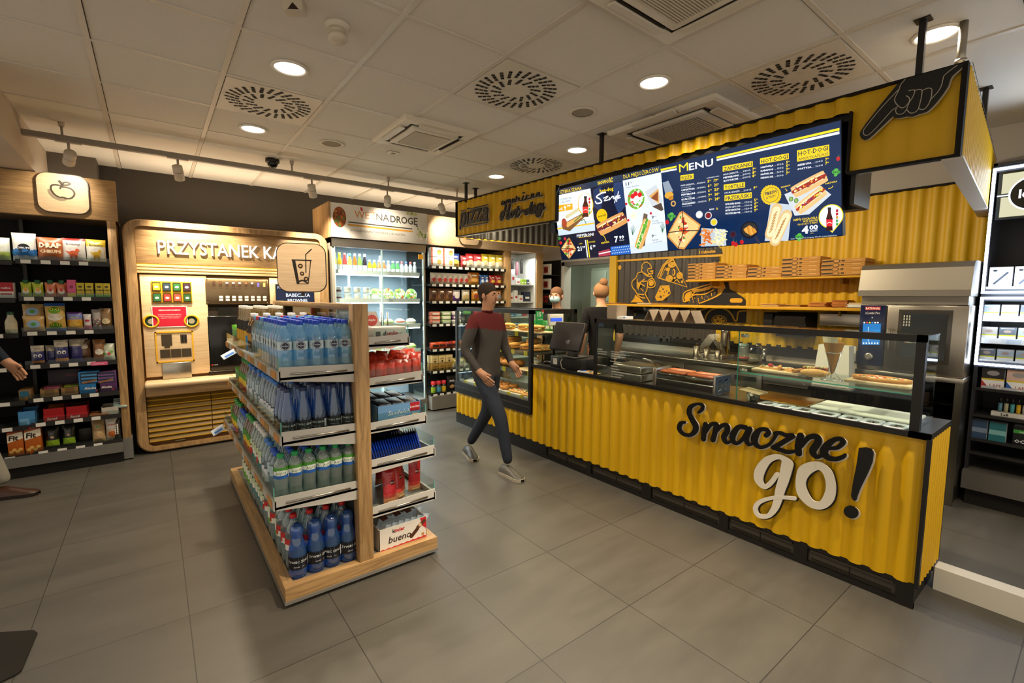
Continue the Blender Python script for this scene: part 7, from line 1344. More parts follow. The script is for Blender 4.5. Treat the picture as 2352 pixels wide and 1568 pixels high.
pbx('biscuit_box', 'red and white berry biscuit pack at the left picture edge', 0, 36, z2-.012, .13, '#e2dcd4', redb)
for k in range(3):
 o = put_bag('wafer_bread_pack', ['lower clear pack of pale wafer bread with blue label', 'upper clear pack of pale wafer bread leaning back', 'rear clear pack of pale wafer bread'][k], 46-k*2, 98-k*2, z3+(0, .10, .03)[k], .13, lambda u, v, s: '#d3b27c' if .3 < v < .5 or v > .8 else '#c9a468', lambda b, fn, w, h: (blob(b, fn, 0, h*.5, w*.3, '#8fb4d6', h*.25), blob(b, fn, .0, h*.5, w*.12, '#4f9a3a', h*.12)), .07, 5.45+k*.035, 'wafer bread packs', 'gloss', 'bread pack', 0, -.1*k)
def eyes(b, fn, w, h):
 for y, c in ((h*.75, '#5f9a2c'), (h*.2, '#4f8a24')):
  blob(b, fn, .0, y, w*.3, c, h*.12); [blob(b, fn, w*x, y+h*.03, w*.09, '#e3d23c', h*.05, .001) for x in (-.14, .14)]; [blob(b, fn, w*x, y+h*.03, w*.04, '#1a1a14', h*.025, .0014) for x in (-.14, .14)]
 blob(b, fn, 0, h*.5, w*.36, '#d9d2c2', h*.13, .0008)
put_bag('puffs_bag', 'bright puffs bag with two green cartoon-eyed faces', 99, 147, z3, .235, two('#d9b86a', '#d0a856', .5, '#3a66b0'), eyes, .09, 5.44, S0, 'gloss')
put_bag('sweets_bag', 'blue and yellow sweets bag with orange arch', 148, 186, z3, .16, two('#7a86c4', '#d2992c', .55, '#6a3f8a'), lambda b, fn, w, h: (btext(b, fn, 'ŻELKI', 0, h*.66, h*.12, '#e9c93a', .04), blob(b, fn, 0, h*.34, w*.34, '#e0b54a', h*.15)), .06)
put_bag('sweets_bag', 'small white and pink sweets bag', 187, 206, z3, .14, two('#dcd6d2', '#c96a80', .3), lambda b, fn, w, h: (blob(b, fn, 0, h*.6, w*.3, '#b8325a', h*.08),), .05); put_bag('sweets_bag', 'grey see-through bag of mixed sweets', 207, 231, z3, .18, two('#b0a8a4', '#8a7f86', .5), lambda b, fn, w, h: [blob(b, fn, w*(-.3+.15*(i % 5)), h*(.2+.1*(i//5)), w*.08, ['#a33a5a', '#d9c9b0', '#6a8a4a'][i % 3]) for i in range(20)], .06, 5.47, S0, 'gloss'); put_bag('nut_bag', 'brown kraft nut bag beside the oak post', 232, 262, z3, .19, two('#8a6a44', '#6f5434', .4), lambda b, fn, w, h: (blob(b, fn, 0, h*.4, w*.32, '#d9c69c', h*.14),), .06)
bj = B(); tjar = thing('milk_bottle', 'small glass bottle with dark green cap beside the wafer bread', 'bottle', (px0(24, 5.5), 5.46, z3-.012)); B().lathe([(0, .002), (.034, .002), (.036, .01), (.036, .10), (.02, .14), (.018, .16)], '#b9b39a', 'gloss', 16, cap=False).build('body', tjar); B().lathe([(.02, .155), (.02, .18), (0, .182)], '#24523a', 'satin', 14, cap=False).build('cap', tjar); B().lathe([(.0365, .02), (.0365, .09)], '#c9bf9e', 'satin', 16, cap=False).build('label', tjar)
def cook(b, fn, w, h):
 [blob(b, fn, w*x, h*.48, w*.15, '#dcdce4', h*.08) for x in (-.16, .18)]; [blob(b, fn, w*x, h*.46, w*.07, '#17172a', h*.04, .001) for x in (-.14, .2)]; [blob(b, fn, w*(-.36+.18*i), h*.16, w*.1, '#c98a4a', h*.08) for i in range(5)]; btext(b, fn, 'ZBOŻA', 0, h*.82, h*.08, '#6a6250', .03)
kc = two('#a89f8c', '#2d2c66', .66)
for k, (a, c, y, hh) in enumerate(((60, 92, 5.43, .16), (93, 104, 5.46, .155), (105, 110, 5.5, .15), (115, 148, 5.43, .20), (149, 156, 5.45, .20), (156, 163, 5.47, .20), (163, 170, 5.49, .20))): put_bag('cookie_bag', ['blue cookie bag with white cartoon eyes, leftmost', 'second blue cookie bag behind the leftmost one', 'third blue cookie bag behind the leftmost one', 'taller grey-topped cookie bag with cartoon eyes', 'first cookie bag behind the taller grey-topped one', 'second cookie bag behind the taller grey-topped one', 'third cookie bag behind the taller grey-topped one'][k], a, max(c, a+30), z4, hh, kc, cook if k in (0, 3) else None, .05, y, 'cookie bags on the fourth shelf')
put_bag('grain_bag', 'dark brown see-through grain bag with white label', 168, 199, z4, .19, two('#5a3f28', '#4a3320', .3), lambda b, fn, w, h: (blob(b, fn, 0, h*.7, w*.3, '#a89a88', h*.12),), .06); put_bag('breadstick_bag', 'bag of brown breadsticks with white label', 204, 234, z4, .19, lambda u, v, s: '#8a5c34' if int(u*16) % 2 else '#6b4426', lambda b, fn, w, h: (blob(b, fn, 0, h*.42, w*.34, '#d6cfc2', h*.14),), .06, 5.45); put_bag('salad_bag', 'clear salad snack pack with red radish print', 236, 268, z4, .15, two('#b3b9a2', '#c9cbb6', .5), lambda b, fn, w, h: [blob(b, fn, w*(-.25+.17*i), h*(.4+.1*(i % 2)), w*.13, ['#5f9a3a', '#d9d6c6', '#c2404a', '#6aa24a'][i]) for i in range(4)], .06, 5.45)
tag(B().box((-.055, 0, 0), (.055, .004, .03), '#d9608a', 'card').text('PROMOCJA', (-.04, .008), .014, FRONT(0, -.0004, 0), '#f0e6ea', 'card', .0006, 'l', .02, 0, 1).build('pink_price_strip'), 'pink promotion strip hanging on the fourth shelf edge', 'price strip').location = (span(193, 244)[0], 5.38, z4-.03)
def alaska(c):
 def f(b, fr, w, h): b.rect(-w*.42, h*.45, w*.42, h*.95, fr, '#10203a', 'satin', .0003); [b.rect(-w*.38, h*(.5+.15*i), w*.38, h*(.58+.15*i), fr, '#3f86b8' if c else '#6a4a7a', 'satin', .0006) for i in range(3)]; b.text('Alaska', (0, h*.2), h*.15, fr, '#e4ded4', 'satin', .0008, 'c', .02, 0, 1, .2); b.strip([(-w*.3, h*.5), (w*.3, h*.6)], h*.08, fr, '#8a5a30', 'satin', 0, .001, 1); b.disc((w*.3, h*.12), w*.06, fr, '#b8333a', 'satin', .0008, 10)
 return f
pbx('corn_roll_box', 'blue "Alaska" corn roll display box on the fifth shelf', 166, 217, z5, .195, '#1f6fae', alaska(1), .2); pbx('corn_roll_box', 'purple "Alaska" corn roll display box beside the oak post', 218, 268, z5, .185, '#4f2a58', alaska(0), .2)
pbx('snack_display_box', 'dark purple open display box behind the kraft trays', 82, 168, z5, .2, '#2d1f2e', lambda b, fr, w, h: b.text('Alaska', (w*.2, h*.7), h*.16, fr, '#8a3a4a', 'satin', .0006, 'c', .02, 0, 1), .1, 5.66)
for k, (a, c, cc) in enumerate(((73, 120, '#c2557f'), (122, 166, '#a8b92c'))):
 pbx('kraft_tray', ['kraft tray of pink snack bars', 'kraft tray of lime green snack bars'][k], a, c, z5, .07, '#8a6a44', lambda b, fr, w, h: b.rect(-w*.25, h*.3, w*.25, h, fr, '#6d5334', 'card', .0004), .22, 5.42, 'kraft snack trays', 'tray', True)
 for j in range(4):
  x, w = span(a+4, c-4); o = B().rbox((-w/2, -.02, 0), (w/2, .02, .022), .003, cc, 'foil').build('snack_bar'); o.location = (x, 5.46+.045*(j % 4), z5+.035+(.012 if j > 1 else 0)); tag(o, f'{["pink", "lime green"][k]} snack bar, {ORD[j]} from the front of its kraft tray', 'snack bar', 'bars in the kraft trays')
def sante(b, fr, w, h): b.rect(-w*.5, 0, w*.5, h*.45, fr, '#a81c20', 'satin', .0003); b.text('Santé', (w*-.1, h*.12), h*.26, fr, '#e9e2da', 'satin', .0006, 'c', .02, 0, 2, .2)
for k, (a, c) in enumerate(((76, 128), (130, 182))):
 pbx('red_tray', ['red "Santé" tray at the left of the sixth shelf', 'red "Santé" tray next to the loose bars'][k], a, c, z6, .11, '#9a1a1e', sante, .22, 5.42, 'red trays on the sixth shelf', 'tray', True)
 for j in range(4):
  x, w = span(a+4, c-4); o = B().rbox((-w*.45, -.02, -.012), (w*.45, .02, .012), .006, ['#b5652c', '#5a3a34'][k], 'foil').build('snack_bar'); o.location = (x, 5.46+.045*j, z6+.075+.008*j); o.rotation_euler = (.3, .05, random.uniform(-.15, .15)); tag(o, f'{["orange-brown", "dark brown"][k]} bar, {ORD[j]} from the front of its red tray', 'snack bar', 'bars in the red trays')
for j in range(4):
 x, w = span(184, 232); o = B().rbox((-w*.48, -.018, 0), (w*.48, .018, .02), .005, ['#a85f34', '#b8754a', '#8a4a2a', '#c08a5a'][j], 'foil').build('snack_bar'); o.location = (x, 5.43+.042*j, z6+.001); o.rotation_euler.z = .06*j-.1; tag(o, f'loose copper-coloured bar, {ORD[j]} from the front, right of the red trays', 'snack bar', 'loose bars on the sixth shelf')
pbx('grey_tray', 'pale tray of grey-green wrapped bars beside the oak post', 236, 278, z6, .07, '#b3aea2', lambda b, fr, w, h: None, .2, 5.42, S0, 'tray', True)
for j in range(5):
 x, w = span(240, 276); o = B().rbox((-w*.48, -.018, -.01), (w*.48, .018, .01), .005, '#6f8580' if j % 2 else '#8a9a94', 'foil').build('snack_bar'); o.location = (x, 5.45+.035*j, z6+.06+.012*j); tag(o, f'grey-green wrapped bar, {ORD[j]} from the front of the pale tray', 'snack bar', 'bars in the pale tray')
pbx('blue_tray', 'light blue tray on the left bay of the sixth shelf', 16, 60, z6-.012, .12, '#4a86bb', lambda b, fr, w, h: b.rect(-w*.4, h*.1, w*.1, h*.5, fr, '#6fa3cc', 'satin', .0004), .2, 5.42, S0, 'tray', True); pbx('kraft_tray', 'kraft tray with teal packs on the left bay of the fifth shelf', 24, 54, z5-.012, .09, '#7a5c38', lambda b, fr, w, h: b.rect(-w*.4, h*.4, w*.3, h*.9, fr, '#1f5f78', 'satin', .0004), .2, 5.42, S0, 'tray')
def fit(b, fr, w, h): b.poly([(-w/2, h*.5), (w/2, h*.62), (w/2, h*.88), (-w/2, h*.78)], fr, '#e4d9c4', 'satin', 0, .0003); b.text('Fit', (-w*.1, h*.58), h*.24, fr, '#2a211a', 'satin', .0006, 'c', .04, 0, 2, .1); b.rect(-w/2, h*.88, w/2, h, fr, '#8f1d1c', 'satin', .0004); b.text('Santé', (0, h*.91), h*.06, fr, '#f0e8de', 'satin', .0008, 'c', .02, 0, 1); [b.disc((w*(-.3+.2*i), h*(.15+.08*(i % 2))), w*.14, fr, '#d9a85a', 'satin', .0004, 10) for i in range(4)]
pbx('cereal_box', 'orange "Fit" cereal box beside the dark upright', 27, 68, z7-.012, .235, '#b35a18', fit); pbx('cereal_box', 'orange "Fit" cereal box cut by the picture edge', -14, 25, z7-.012, .225, '#b35a18', fit)
def leafart(b, fn, w, h): blob(b, fn, 0, h*.55, w*.13, '#b9967a'); blob(b, fn, 0, h*.25, w*.34, '#8db32c', h*.15)
put_bag('tea_pouch', 'black and lime pouch, left one of the pair on the bottom shelf', 74, 108, z7, .18, two('#1a1c18', '#86ab2a', .36, '#161712'), leafart, .06, 5.45); put_bag('tea_pouch', 'black and lime pouch, right one of the pair on the bottom shelf', 115, 146, z7, .185, two('#1a1c18', '#86ab2a', .36, '#161712'), leafart, .06, 5.45)
put_bag('seed_pouch', 'tan seed pouch on the bottom shelf', 186, 218, z7, .20, two('#a8865a', '#c9a878', .5), lambda b, fn, w, h: (blob(b, fn, 0, h*.25, w*.34, '#d9b487', h*.13), blob(b, fn, 0, h*.7, w*.2, '#6f8a4a', h*.06)), .07, 5.45); put_bag('seed_pouch', 'white and orange seed pouch on the bottom shelf', 219, 250, z7, .21, two('#d9d2c6', '#c9b9a2', .5), lambda b, fn, w, h: (blob(b, fn, 0, h*.28, w*.32, '#c26a34', h*.14), btext(b, fn, 'ZIARNA', 0, h*.66, h*.07, '#b0342c', .03)), .07, 5.45)
def wheat(b, fn, w, h): [blob(b, fn, w*x, h*(.3+.1*i), w*.09, '#e4e0d4', h*.05) for i in range(5) for x in (-.13, .13)]
put_bag('flour_pouch', 'black pouch with a white wheat ear on the bottom shelf', 251, 271, z7, .19, two('#2a2622', '#332e28', .5), wheat, .06, 5.45); put_bag('flour_pouch', 'black wheat pouch partly behind the oak post', 274, 292, z7, .19, two('#2a2622', '#332e28', .5), wheat, .05, 5.5)
pbx('dark_box', 'very dark box in the middle of the bottom shelf', 150, 184, z7, .12, '#1f1a17', lambda b, fr, w, h: None, .15, 5.55)
# COFFEE STATION
t = thing('coffee_station', 'rounded oak coffee station cabinet with yellow slatted doors', 'coffee station', (.7, 5.6, 0))
X0, X1, YF, YB, ZT_ = -.185, 1.606, 5.50, 6.2, 2.2
def rrect(x0, x1, z0, z1, r, n=7): return [(cx+r*math.cos(a), cz+r*math.sin(a)) for cx, cz, a0 in ((x1-r, z1-r, 0), (x0+r, z1-r, PI/2), (x0+r, z0+r, PI), (x1-r, z0+r, 1.5*PI)) for a in [a0+k*PI/2/(n-1) for k in range(n)]]
b = B(); O = rrect(X0, X1, .015, ZT_, .13); I = rrect(X0+.085, X1-.085, .06, ZT_-.06, .05); n = len(O); O2 = rrect(X0+.012, X1-.012, .027, ZT_-.012, .12)
vs = [(x, YF+.014, z) for x, z in O]+[(x, YF, z) for x, z in O2]+[(x, YF, z) for x, z in I]+[(x, YF+.09, z) for x, z in I]+[(x, YB, z) for x, z in O]
fs = []
for a, c in ((0, 1), (1, 2), (2, 3), (4, 0)): fs += [(a*n+i, a*n+(i+1) % n, c*n+(i+1) % n, c*n+i) for i in range(n)]
b.add(vs, fs, None, 'oak_z', False); b.build('frame', t, True)
B().box((X0+.07, YF+.085, .05), (X1-.07, YF+.1, ZT_-.05), '#7a5a36', 'matte').build('back_panel', t, True)
B().rbox((X0+.085, YF+.035, 1.80), (X1-.085, YF+.09, 2.14), .004, None, 'oak_x').build('header_panel', t, True)
b = B()
for k in range(3): b.rbox((X0+.085, YF+.03, 1.712+k*.029), (X1-.085, YF+.09, 1.734+k*.029), .003, '#d8c08c', 'satin'); b.box((X0+.085, YF+.036, 1.734+k*.029), (X1-.085, YF+.09, 1.741+k*.029), '#d09a10', 'satin')
b.build('slat_band', t, True); HF = FRONT(0, YF+.033, 0)
b = B(); p = at(363, 582, y=YF+.033); q = at(648, 590, y=YF+.033)
tw = text_mesh('PRZYSTANEK KA', .006, .02, 3); sz = .128/.72; b.text('PRZYSTANEK KA', (p.x, 1.90), sz, HF, '#fff4e2', 'lit', .012, 'l', .006, .02, 3, 0, (q.x-p.x)/((tw[3]-tw[2])*sz)); b.text('WA', (q.x+.012, 1.90), sz, HF, '#f2bf1c', 'lit', .012, 'l', .015, .02, 3, 0, (q.x-p.x)/((tw[3]-tw[2])*sz)); b.build('illuminated_lettering', t, True)
b = B(); b.rbox((-.085, YF+.05, .73), (.435, YF+.09, 1.70), .004, None, 'ply_x'); b.build('dispenser_panel', t, True)
PY = YF+.049
def cellbox(u0, v0, u1, v1): a, c = at(u0, v0, y=PY), at(u1, v1, y=PY); return a.x, c.z, c.x, a.z
x0, za, x1, zb_ = cellbox(346, 645, 442, 695); b = B(); b.rbox((x0, PY-.012, za), (x1, PY, zb_), .004, '#d6a21a', 'satin'); rack = b.build('tea_rack', t, True)
TC = ['#c9a12c', '#2f3f4a', '#2f6a34', '#3f2c34', '#2f6a3c', '#a83a2c', '#c2503a', '#2f5a2c']; cw, ch = (x1-x0)/4, (zb_-za)/2
for r in range(2):
 for c in range(4):
  cx, cz = x0+cw*(c+.5), zb_-ch*(r+.5); o = B().box((cx-cw*.4, PY-.022, cz-ch*.4), (cx+cw*.4, PY-.010, cz+ch*.38), '#241c14', 'satin').rect(cx-cw*.34, cz-ch*.34, cx+cw*.34, cz+ch*.3, FRONT(0, PY-.0225, 0), TC[r*4+c], 'satin').disc((cx, cz-.004), cw*.2, FRONT(0, PY-.0229, 0), '#e4dcc8', 'satin', .0003, 14, cw*.14).build('tea_box', None)
  tag(o, f'{["yellow", "dark blue", "green", "dark plum", "bright green", "red", "coral", "deep green"][r*4+c]} tea packet, {ORD[c]} in the {["upper", "lower"][r]} row of the yellow rack', 'tea packet', 'tea packets in the yellow rack')
x0, za, x1, zb_ = cellbox(347, 703, 432, 750); o = B().box((x0, PY-.008, za), (x1, PY-.004, zb_), '#e6e0d6', 'card').rect(x0+.008, za+.008, x1-.008, zb_-.008, FRONT(0, PY-.0085, 0), '#c01f34', 'card').build('notice'); f = FRONT(0, PY-.009, 0)
b = B(); b.text('SZANOWNI KLIENCI', ((x0+x1)/2, zb_-.045), .018, f, '#f2e9e4', 'card', .0004, 'c', .02, 0, 1)
for k, s in enumerate(('W TROSCE O WASZE BEZPIECZEŃSTWO', 'PROSIMY, ABY KAWĘ ORAZ HERBATĘ', 'NALEWAĆ W RĘKAWICZKACH')): b.text(s, ((x0+x1)/2, zb_-.085-k*.016), .010, f, '#f2e9e4', 'card', .0004, 'c', .01, 0, 1)
b.build('lettering', o); tag(o, 'red notice with white Polish text on the coffee station panel', 'notice')
for u, v in ((347, 738), (440, 737)):
 q = at(u, v, y=PY); b = B(); b.lathe([(.062, 0), (.064, .012), (.048, .014), (.046, .004)], '#d6a21a', 'satin', 28, (q.x, PY, q.z), rot=rotx(PI/2), cap=False); b.lathe([(.046, .005), (0, .003)], '#16301f', 'satin', 24, (q.x, PY, q.z), rot=rotx(PI/2), cap=False); b.disc((q.x, q.z), .026, FRONT(0, PY-.007, 0), '#a39a7a', 'satin', 0, 18); b.build('cup_hole', t, True)
x0, za, x1, zb_ = cellbox(355, 762, 447, 828); b = B()
for p, q in (((x0, za), (x1, za+.012)), ((x0, zb_-.012), (x1, zb_)), ((x0, za), (x0+.012, zb_)), ((x1-.012, za), (x1, zb_))): b.box((p[0], PY-.008, p[1]), (q[0], PY, q[1]), '#d9a51c', 'satin')
a, c = at(370, 768, y=PY), at(396, 793, y=PY); b.box((a.x, PY-.003, c.z), (c.x, PY, a.z), '#3d3324', 'matte'); b.box((a.x+.02, PY-.0035, c.z-.02), (c.x-.02, PY, c.z), '#3d3324', 'matte'); a, c = at(414, 768, y=PY), at(430, 787, y=PY); b.box((a.x, PY-.003, c.z), (c.x, PY, a.z), '#6b6152', 'metal'); b.box((a.x+.012, PY-.005, c.z+.01), (a.x+.022, PY, a.z-.01), '#17120d'); b.box((a.x+.034, PY-.005, c.z+.01), (a.x+.044, PY, a.z-.01), '#17120d')
a, c = at(367, 803, y=PY), at(441, 818, y=PY); w = (c.x-a.x)/3; [b.box((a.x+w*k+.002, PY-.003, c.z), (a.x+w*(k+1)-.002, PY, a.z), '#3d3324', 'matte') for k in range(3)]
b.build('dispenser_slots', t, True); x0, za, x1, zb_ = cellbox(372, 834, 441, 864)
B().rbox((x0, PY-.02, za-.005), (x1, PY, zb_), .003, '#b9b2a4', 'metal').build('steel_flap', t, True); b = B(); b.text('⌂', ((x0+x1)/2, za+.03), .06, FRONT(0, PY-.021, 0), '#8a8376', 'satin', .0005, 'c', 0, 0, 1); b.build('flap_mark', t, True)
x0, za, x1, zb_ = cellbox(470, 638, 618, 698); b = B(); b.rbox((x0, PY-.006, za), (x1, PY+.03, zb_), .006, '#a08868', 'metal'); f = FRONT(0, PY-.0065, 0); W_ = x1-x0
for k in range(9):
 cx = x0+W_*(.13+.1*k); c = ['#4a2f1f', '#6a4128', '#e6ddcf', '#e2d9ca', '#dcd3c4', '#8a5f44', '#e2dacc', '#5f55a0', '#b99a5f'][k]; b.rect(cx-.013, zb_-.085, cx+.013, zb_-.03, f, '#3f3226', 'satin', .0004); b.rect(cx-.011, zb_-.08, cx+.011, zb_-.05, f, '#3d2618' if k < 7 else c, 'satin', .0007); b.rect(cx-.011, zb_-.052, cx+.011, zb_-.036, f, c, 'satin', .0009); b.text('KAWA', (cx, zb_-.105), .009, f, '#2c2218', 'satin', .0005, 'c', 0, 0, 1)
 if k: [b.rect(cx-.017, za+.035+j*.028, cx+.017, za+.056+j*.028, f, '#ddd6c8', 'satin', .0005) for j in range(2)]
for x, z in ((x0+.015, za+.015), (x1-.015, za+.015), (x0+.015, zb_-.015), (x1-.015, zb_-.015)): b.lathe([(.007, 0), (.005, .004), (0, .005)], '#6d6252', 'metal', 10, (x, PY-.006, z), rot=rotx(PI/2), cap=False)
b.build('menu_board', t, True)
b = B(); b.box((.435, YF+.2, .73), (1.52, YF+.55, .735), '#8d6a3c'); b.box((.435, YF+.075, .735), (1.52, YF+.088, 1.42), '#2d2418', 'matte'); b.rbox((1.0, PY-.002, 1.42), (1.52, PY+.03, 1.70), .003, None, 'ply_x'); b.build('niche', t, True)
a, c = at(632, 652, y=PY-.02), at(722, 690, y=PY-.02); b = B(); b.rbox((a.x, PY-.03, c.z-.06), (c.x, PY-.004, a.z), .004, '#151514', 'gloss'); f = FRONT(0, PY-.031, 0); b.rect(a.x+.006, c.z-.05, c.x-.006, a.z-.008, f, '#17223a', 'screen', 0); b.text('PROMOCJA', (a.x+.02, a.z-.05), .04, f, '#e6ecf4', 'screen', .0006, 'l', .02); b.text('BABECZKA', (a.x+.1, a.z-.135), .05, f, '#e6ecf4', 'screen', .0006, 'l', .02); b.text('BROWNIE', (a.x+.115, a.z-.19), .045, f, '#e6ecf4', 'screen', .0006, 'l', .02)
sc_ = thing('promo_screen', 'small dark promotion screen reading BABECZKA on the coffee station', 'screen', ((a.x+c.x)/2, PY, c.z)); b.build('panel', sc_, True)
b = B(); b.rbox((X0+.085, YF-.13, .645), (X1-.085, YF+.09, .70), .02, None, 'ply_x'); b.build('counter_ledge', t, True); B().rbox((X0+.09, YF-.08, .56), (X1-.09, YF+.09, .648), .012, None, 'oak_x').build('apron', t, True)
def slats(x0, x1, z0, z1, nm):
 b = B(); b.box((x0, YF+.06, z0), (x1, YF+.085, z1), '#b98212', 'satin'); n = 9; h = (z1-z0)/n
 for k in range(n): b.add([(x0, YF+.06, z0+h*k), (x1, YF+.06, z0+h*k), (x1, YF+.035, z0+h*k+.010), (x0, YF+.035, z0+h*k+.010), (x0, YF+.058, z0+h*(k+1)-.004), (x1, YF+.058, z0+h*(k+1)-.004)], [(0, 1, 2, 3), (3, 2, 5, 4)], '#8a681e', 'satin'); b.box((x0, YF+.033, z0+h*k+.006), (x1, YF+.04, z0+h*k+.014), '#d6a41c', 'satin')
 return b.build(nm, t, True)
slats(X0+.09, X0+.60, .10, .55, 'slatted_door'); slats(X0+.606, X1-.09, .10, .55, 'slatted_door'); q = at(415, 1015, y=YF); B().box((q.x-.04, YF+.03, .085), (q.x+.04, YF+.034, .093), '#b9b0a0', 'metal').build('handle', t, True)
B().box((X0+.12, YF+.05, 0), (X1-.12, YB-.05, .02), '#1d1813').build('plinth', t, True)
tm = thing('coffee_machine', 'black coffee machine with a small red logo standing in the niche', 'coffee machine', (.6, 5.62, .705))
a, c = at(474, 736, y=5.585), at(535, 855, y=5.585); b = B(); b.rbox((a.x, 5.55, .74), (a.x+.42, 5.583, 1.30), .006, '#0f0e0d', 'gloss'); b.build('door', tm, True); B().rbox((a.x-.006, 5.54, .703), (a.x+.43, 5.588, .742), .006, '#3a342c', 'metal').build('drip_tray', tm, True)
b = B(); f = FRONT(0, 5.549, 0); b.rect(a.x+.02, .80, a.x+.035, .812, f, '#c8322c', 'satin', .0004); b.text('WMF', (a.x+.04, .80), .016, f, '#d9d4c8', 'satin', .0005, 'l', .03, 0, 1); b.build('logo', tm, True); B().box((a.x+.1, 5.56, 1.30), (a.x+.40, 5.585, 1.385), '#1a1816', 'gloss').build('hopper', tm, True)
# WALL CORNICE, FRIDGE, SNACK RACK, WHITE RACK
t = thing('wall_cornice', 'long oak cornice board above the fridge and the snack rack', 'cornice', (3.2, 5.5, 2.17)); B().rbox((2.832, 5.45, 2.175), (4.81, 5.5, 2.55), .003, None, 'pale_x').build('board', t, True); B().box((1.63, 5.5, 2.175), (4.81, 6.1, 2.195), '#6b5a45').build('top', t, True); B().box((1.61, 5.45, 2.17), (1.632, 6.1, 2.56), None, 'oak_z').build('end', t, True)
t = thing('fridge_banner', 'white banner reading WEZ NA DROGE with croissant and salad pictures', 'banner', (2.23, 5.45, 2.17)); B().rbox((1.633, 5.452, 2.175), (2.83, 5.5, 2.556), .002, '#e6e1d8', 'satin').build('panel', t, True)
bf = FRONT(0, 5.4515, 0); b = B(); b.text('WEŹ', (1.90, 2.415), .115, bf, '#d98a2a', 'satin', .001, 'l', .02, 0, 2); b.text('NA', (2.16, 2.41), .115, bf, '#5a564f', 'satin', .001, 'l', .005, 0, 2); b.text('DROGĘ', (2.335, 2.405), .115, bf, '#4a463f', 'satin', .001, 'l', .02, 0, 2, 0, .92)
b.strip([(1.83, 2.355), (2.62, 2.35)], .012, bf, '#3a3631', 'satin', 0, .0008, 1); b.strip([(1.83, 2.325), (2.62, 2.318)], .02, bf, '#e0a03a', 'satin', 0, .0008, 1); b.text('DO KAŻDEJ KAWY KANAPKA LUB SAŁATKA', (1.85, 2.255), .034, bf, '#7a746a', 'satin', .001, 'l', 0, 0, 1)
b.build('lettering', t, True)
def blobs(b, fr, cx, cz, rx, rz, cols, n, seed, r=.012, lift=.0012, mat='satin'):
 rg = random.Random(seed)
 for k in range(n): a, q = rg.random()*6.28, math.sqrt(rg.random()); b.disc((cx+rx*q*math.cos(a), cz+rz*q*math.sin(a)), r*rg.uniform(.6, 1.4), fr, rg.choice(cols), mat, lift+k*.00002, 9)
b = B(); b.disc((1.73, 2.40), .075, bf, '#8f4a24', 'satin', .0008, 20, .115); blobs(b, bf, 1.73, 2.40, .06, .10, ['#a85a2c', '#c27a3e', '#6f3a1e', '#4f7a34'], 40, 1); b.build('croissant_picture', t, True); b = B(); b.disc((2.75, 2.30), .085, bf, '#d9d4c6', 'satin', .0008, 24); blobs(b, bf, 2.75, 2.30, .07, .07, ['#e9e2d0', '#7fa04a', '#c9b98a', '#b8c98a', '#f0ead8'], 44, 2); b.build('salad_picture', t, True); b = B(); blobs(b, bf, 2.62, 2.535, .07, .012, ['#b8c25a', '#a4b44a'], 24, 3, .01); b.build('herb_picture', t, True); b = B(); blobs(b, bf, 1.98, 2.52, .03, .02, ['#b8263a', '#c8384a'], 6, 4, .014); b.build('berry_picture', t, True)
t = thing('display_fridge', 'tall glass-door display fridge with glowing shelves full of juices and salads', 'fridge', (2.23, 5.8, 0)); FX0, FX1, FY = 1.645, 2.825, 5.49
b = B(); b.box((FX0, FY, 2.075), (FX1, FY+.06, 2.165), '#b9b2a4', 'metal'); b.build('header', t, True); b = B(); b.box((FX0, FY+.02, .1), (FX0+.03, 6.1, 2.165), '#a39d90', 'satin'); b.box((FX1-.03, FY+.02, .1), (FX1, FY+.06, 2.075), '#b5afa3', 'metal'); b.box((FX0, 6.06, .1), (FX1, 6.1, 2.165), '#a9bac6', 'satin'); b.box((FX0, FY+.02, 2.12), (FX1, 6.1, 2.165), '#7f8890', 'satin'); b.build('cabinet', t, True)
B().box((FX0, FY, 0), (FX1, 6.1, .16), '#6d6963', 'satin').build('base', t, True); B().box((FX1-.012, FY+.06, .16), (FX1-.004, 6.06, 2.12), '#f2f9f7', 'glass').build('side_glass', t, True)
for a, c in ((FX0+.03, 2.235), (2.24, FX1-.03)):
 d = B().box((a, FY+.01, .17), (c, FY+.018, 2.07), '#f7fcfa', 'glass').build('glass_door', t, True); b = B(); b.box((a, FY+.006, .17), (a+.006, FY+.02, 2.07), '#cfe6e0', 'gloss'); b.box((c-.006, FY+.006, .17), (c, FY+.02, 2.07), '#cfe6e0', 'gloss'); b.build('edge_strip', d, True)
 b = B(); b.tube([(2.20 if a < 2 else 2.28, FY-.02, 1.0), (2.20 if a < 2 else 2.28, FY-.02, 1.32)], .011, '#b9b2a4', 'chrome', 10); b.build('handle', d, True)
FZ = [1.79, 1.455, 1.13, .80, .47]
for z in FZ:
 s = B().box((FX0+.04, FY+.09, z-.02), (FX1-.05, 6.05, z), '#d9dfe2', 'satin').build('shelf', t, True); B().box((FX0+.04, FY+.08, z-.02), (FX1-.05, FY+.09, z+.028), '#eef2f2', 'satin').build('price_rail', s, True); B().box((FX0+.05, FY+.082, z-.034), (FX1-.06, FY+.1, z-.021), '#e6f2ff', 'led').build('light_strip', s, True)
 lamp('fridge_light', 'AREA', (2.23, FY+.14, z-.04), 6, (.86, .94, 1), None, (0, 0, 0), shape='RECTANGLE', size=1.05, size_y=.05)
lamp('fridge_light', 'AREA', (2.23, FY+.12, 2.1), 8, (.86, .94, 1), None, (0, 0, 0), shape='RECTANGLE', size=1.05, size_y=.05)
for x in (2.42, 2.0): B().box((x, 6.05, .2), (x+.03, 6.058, 2.05), '#e6f2ff', 'lit').build('back_light_strip', t, True)
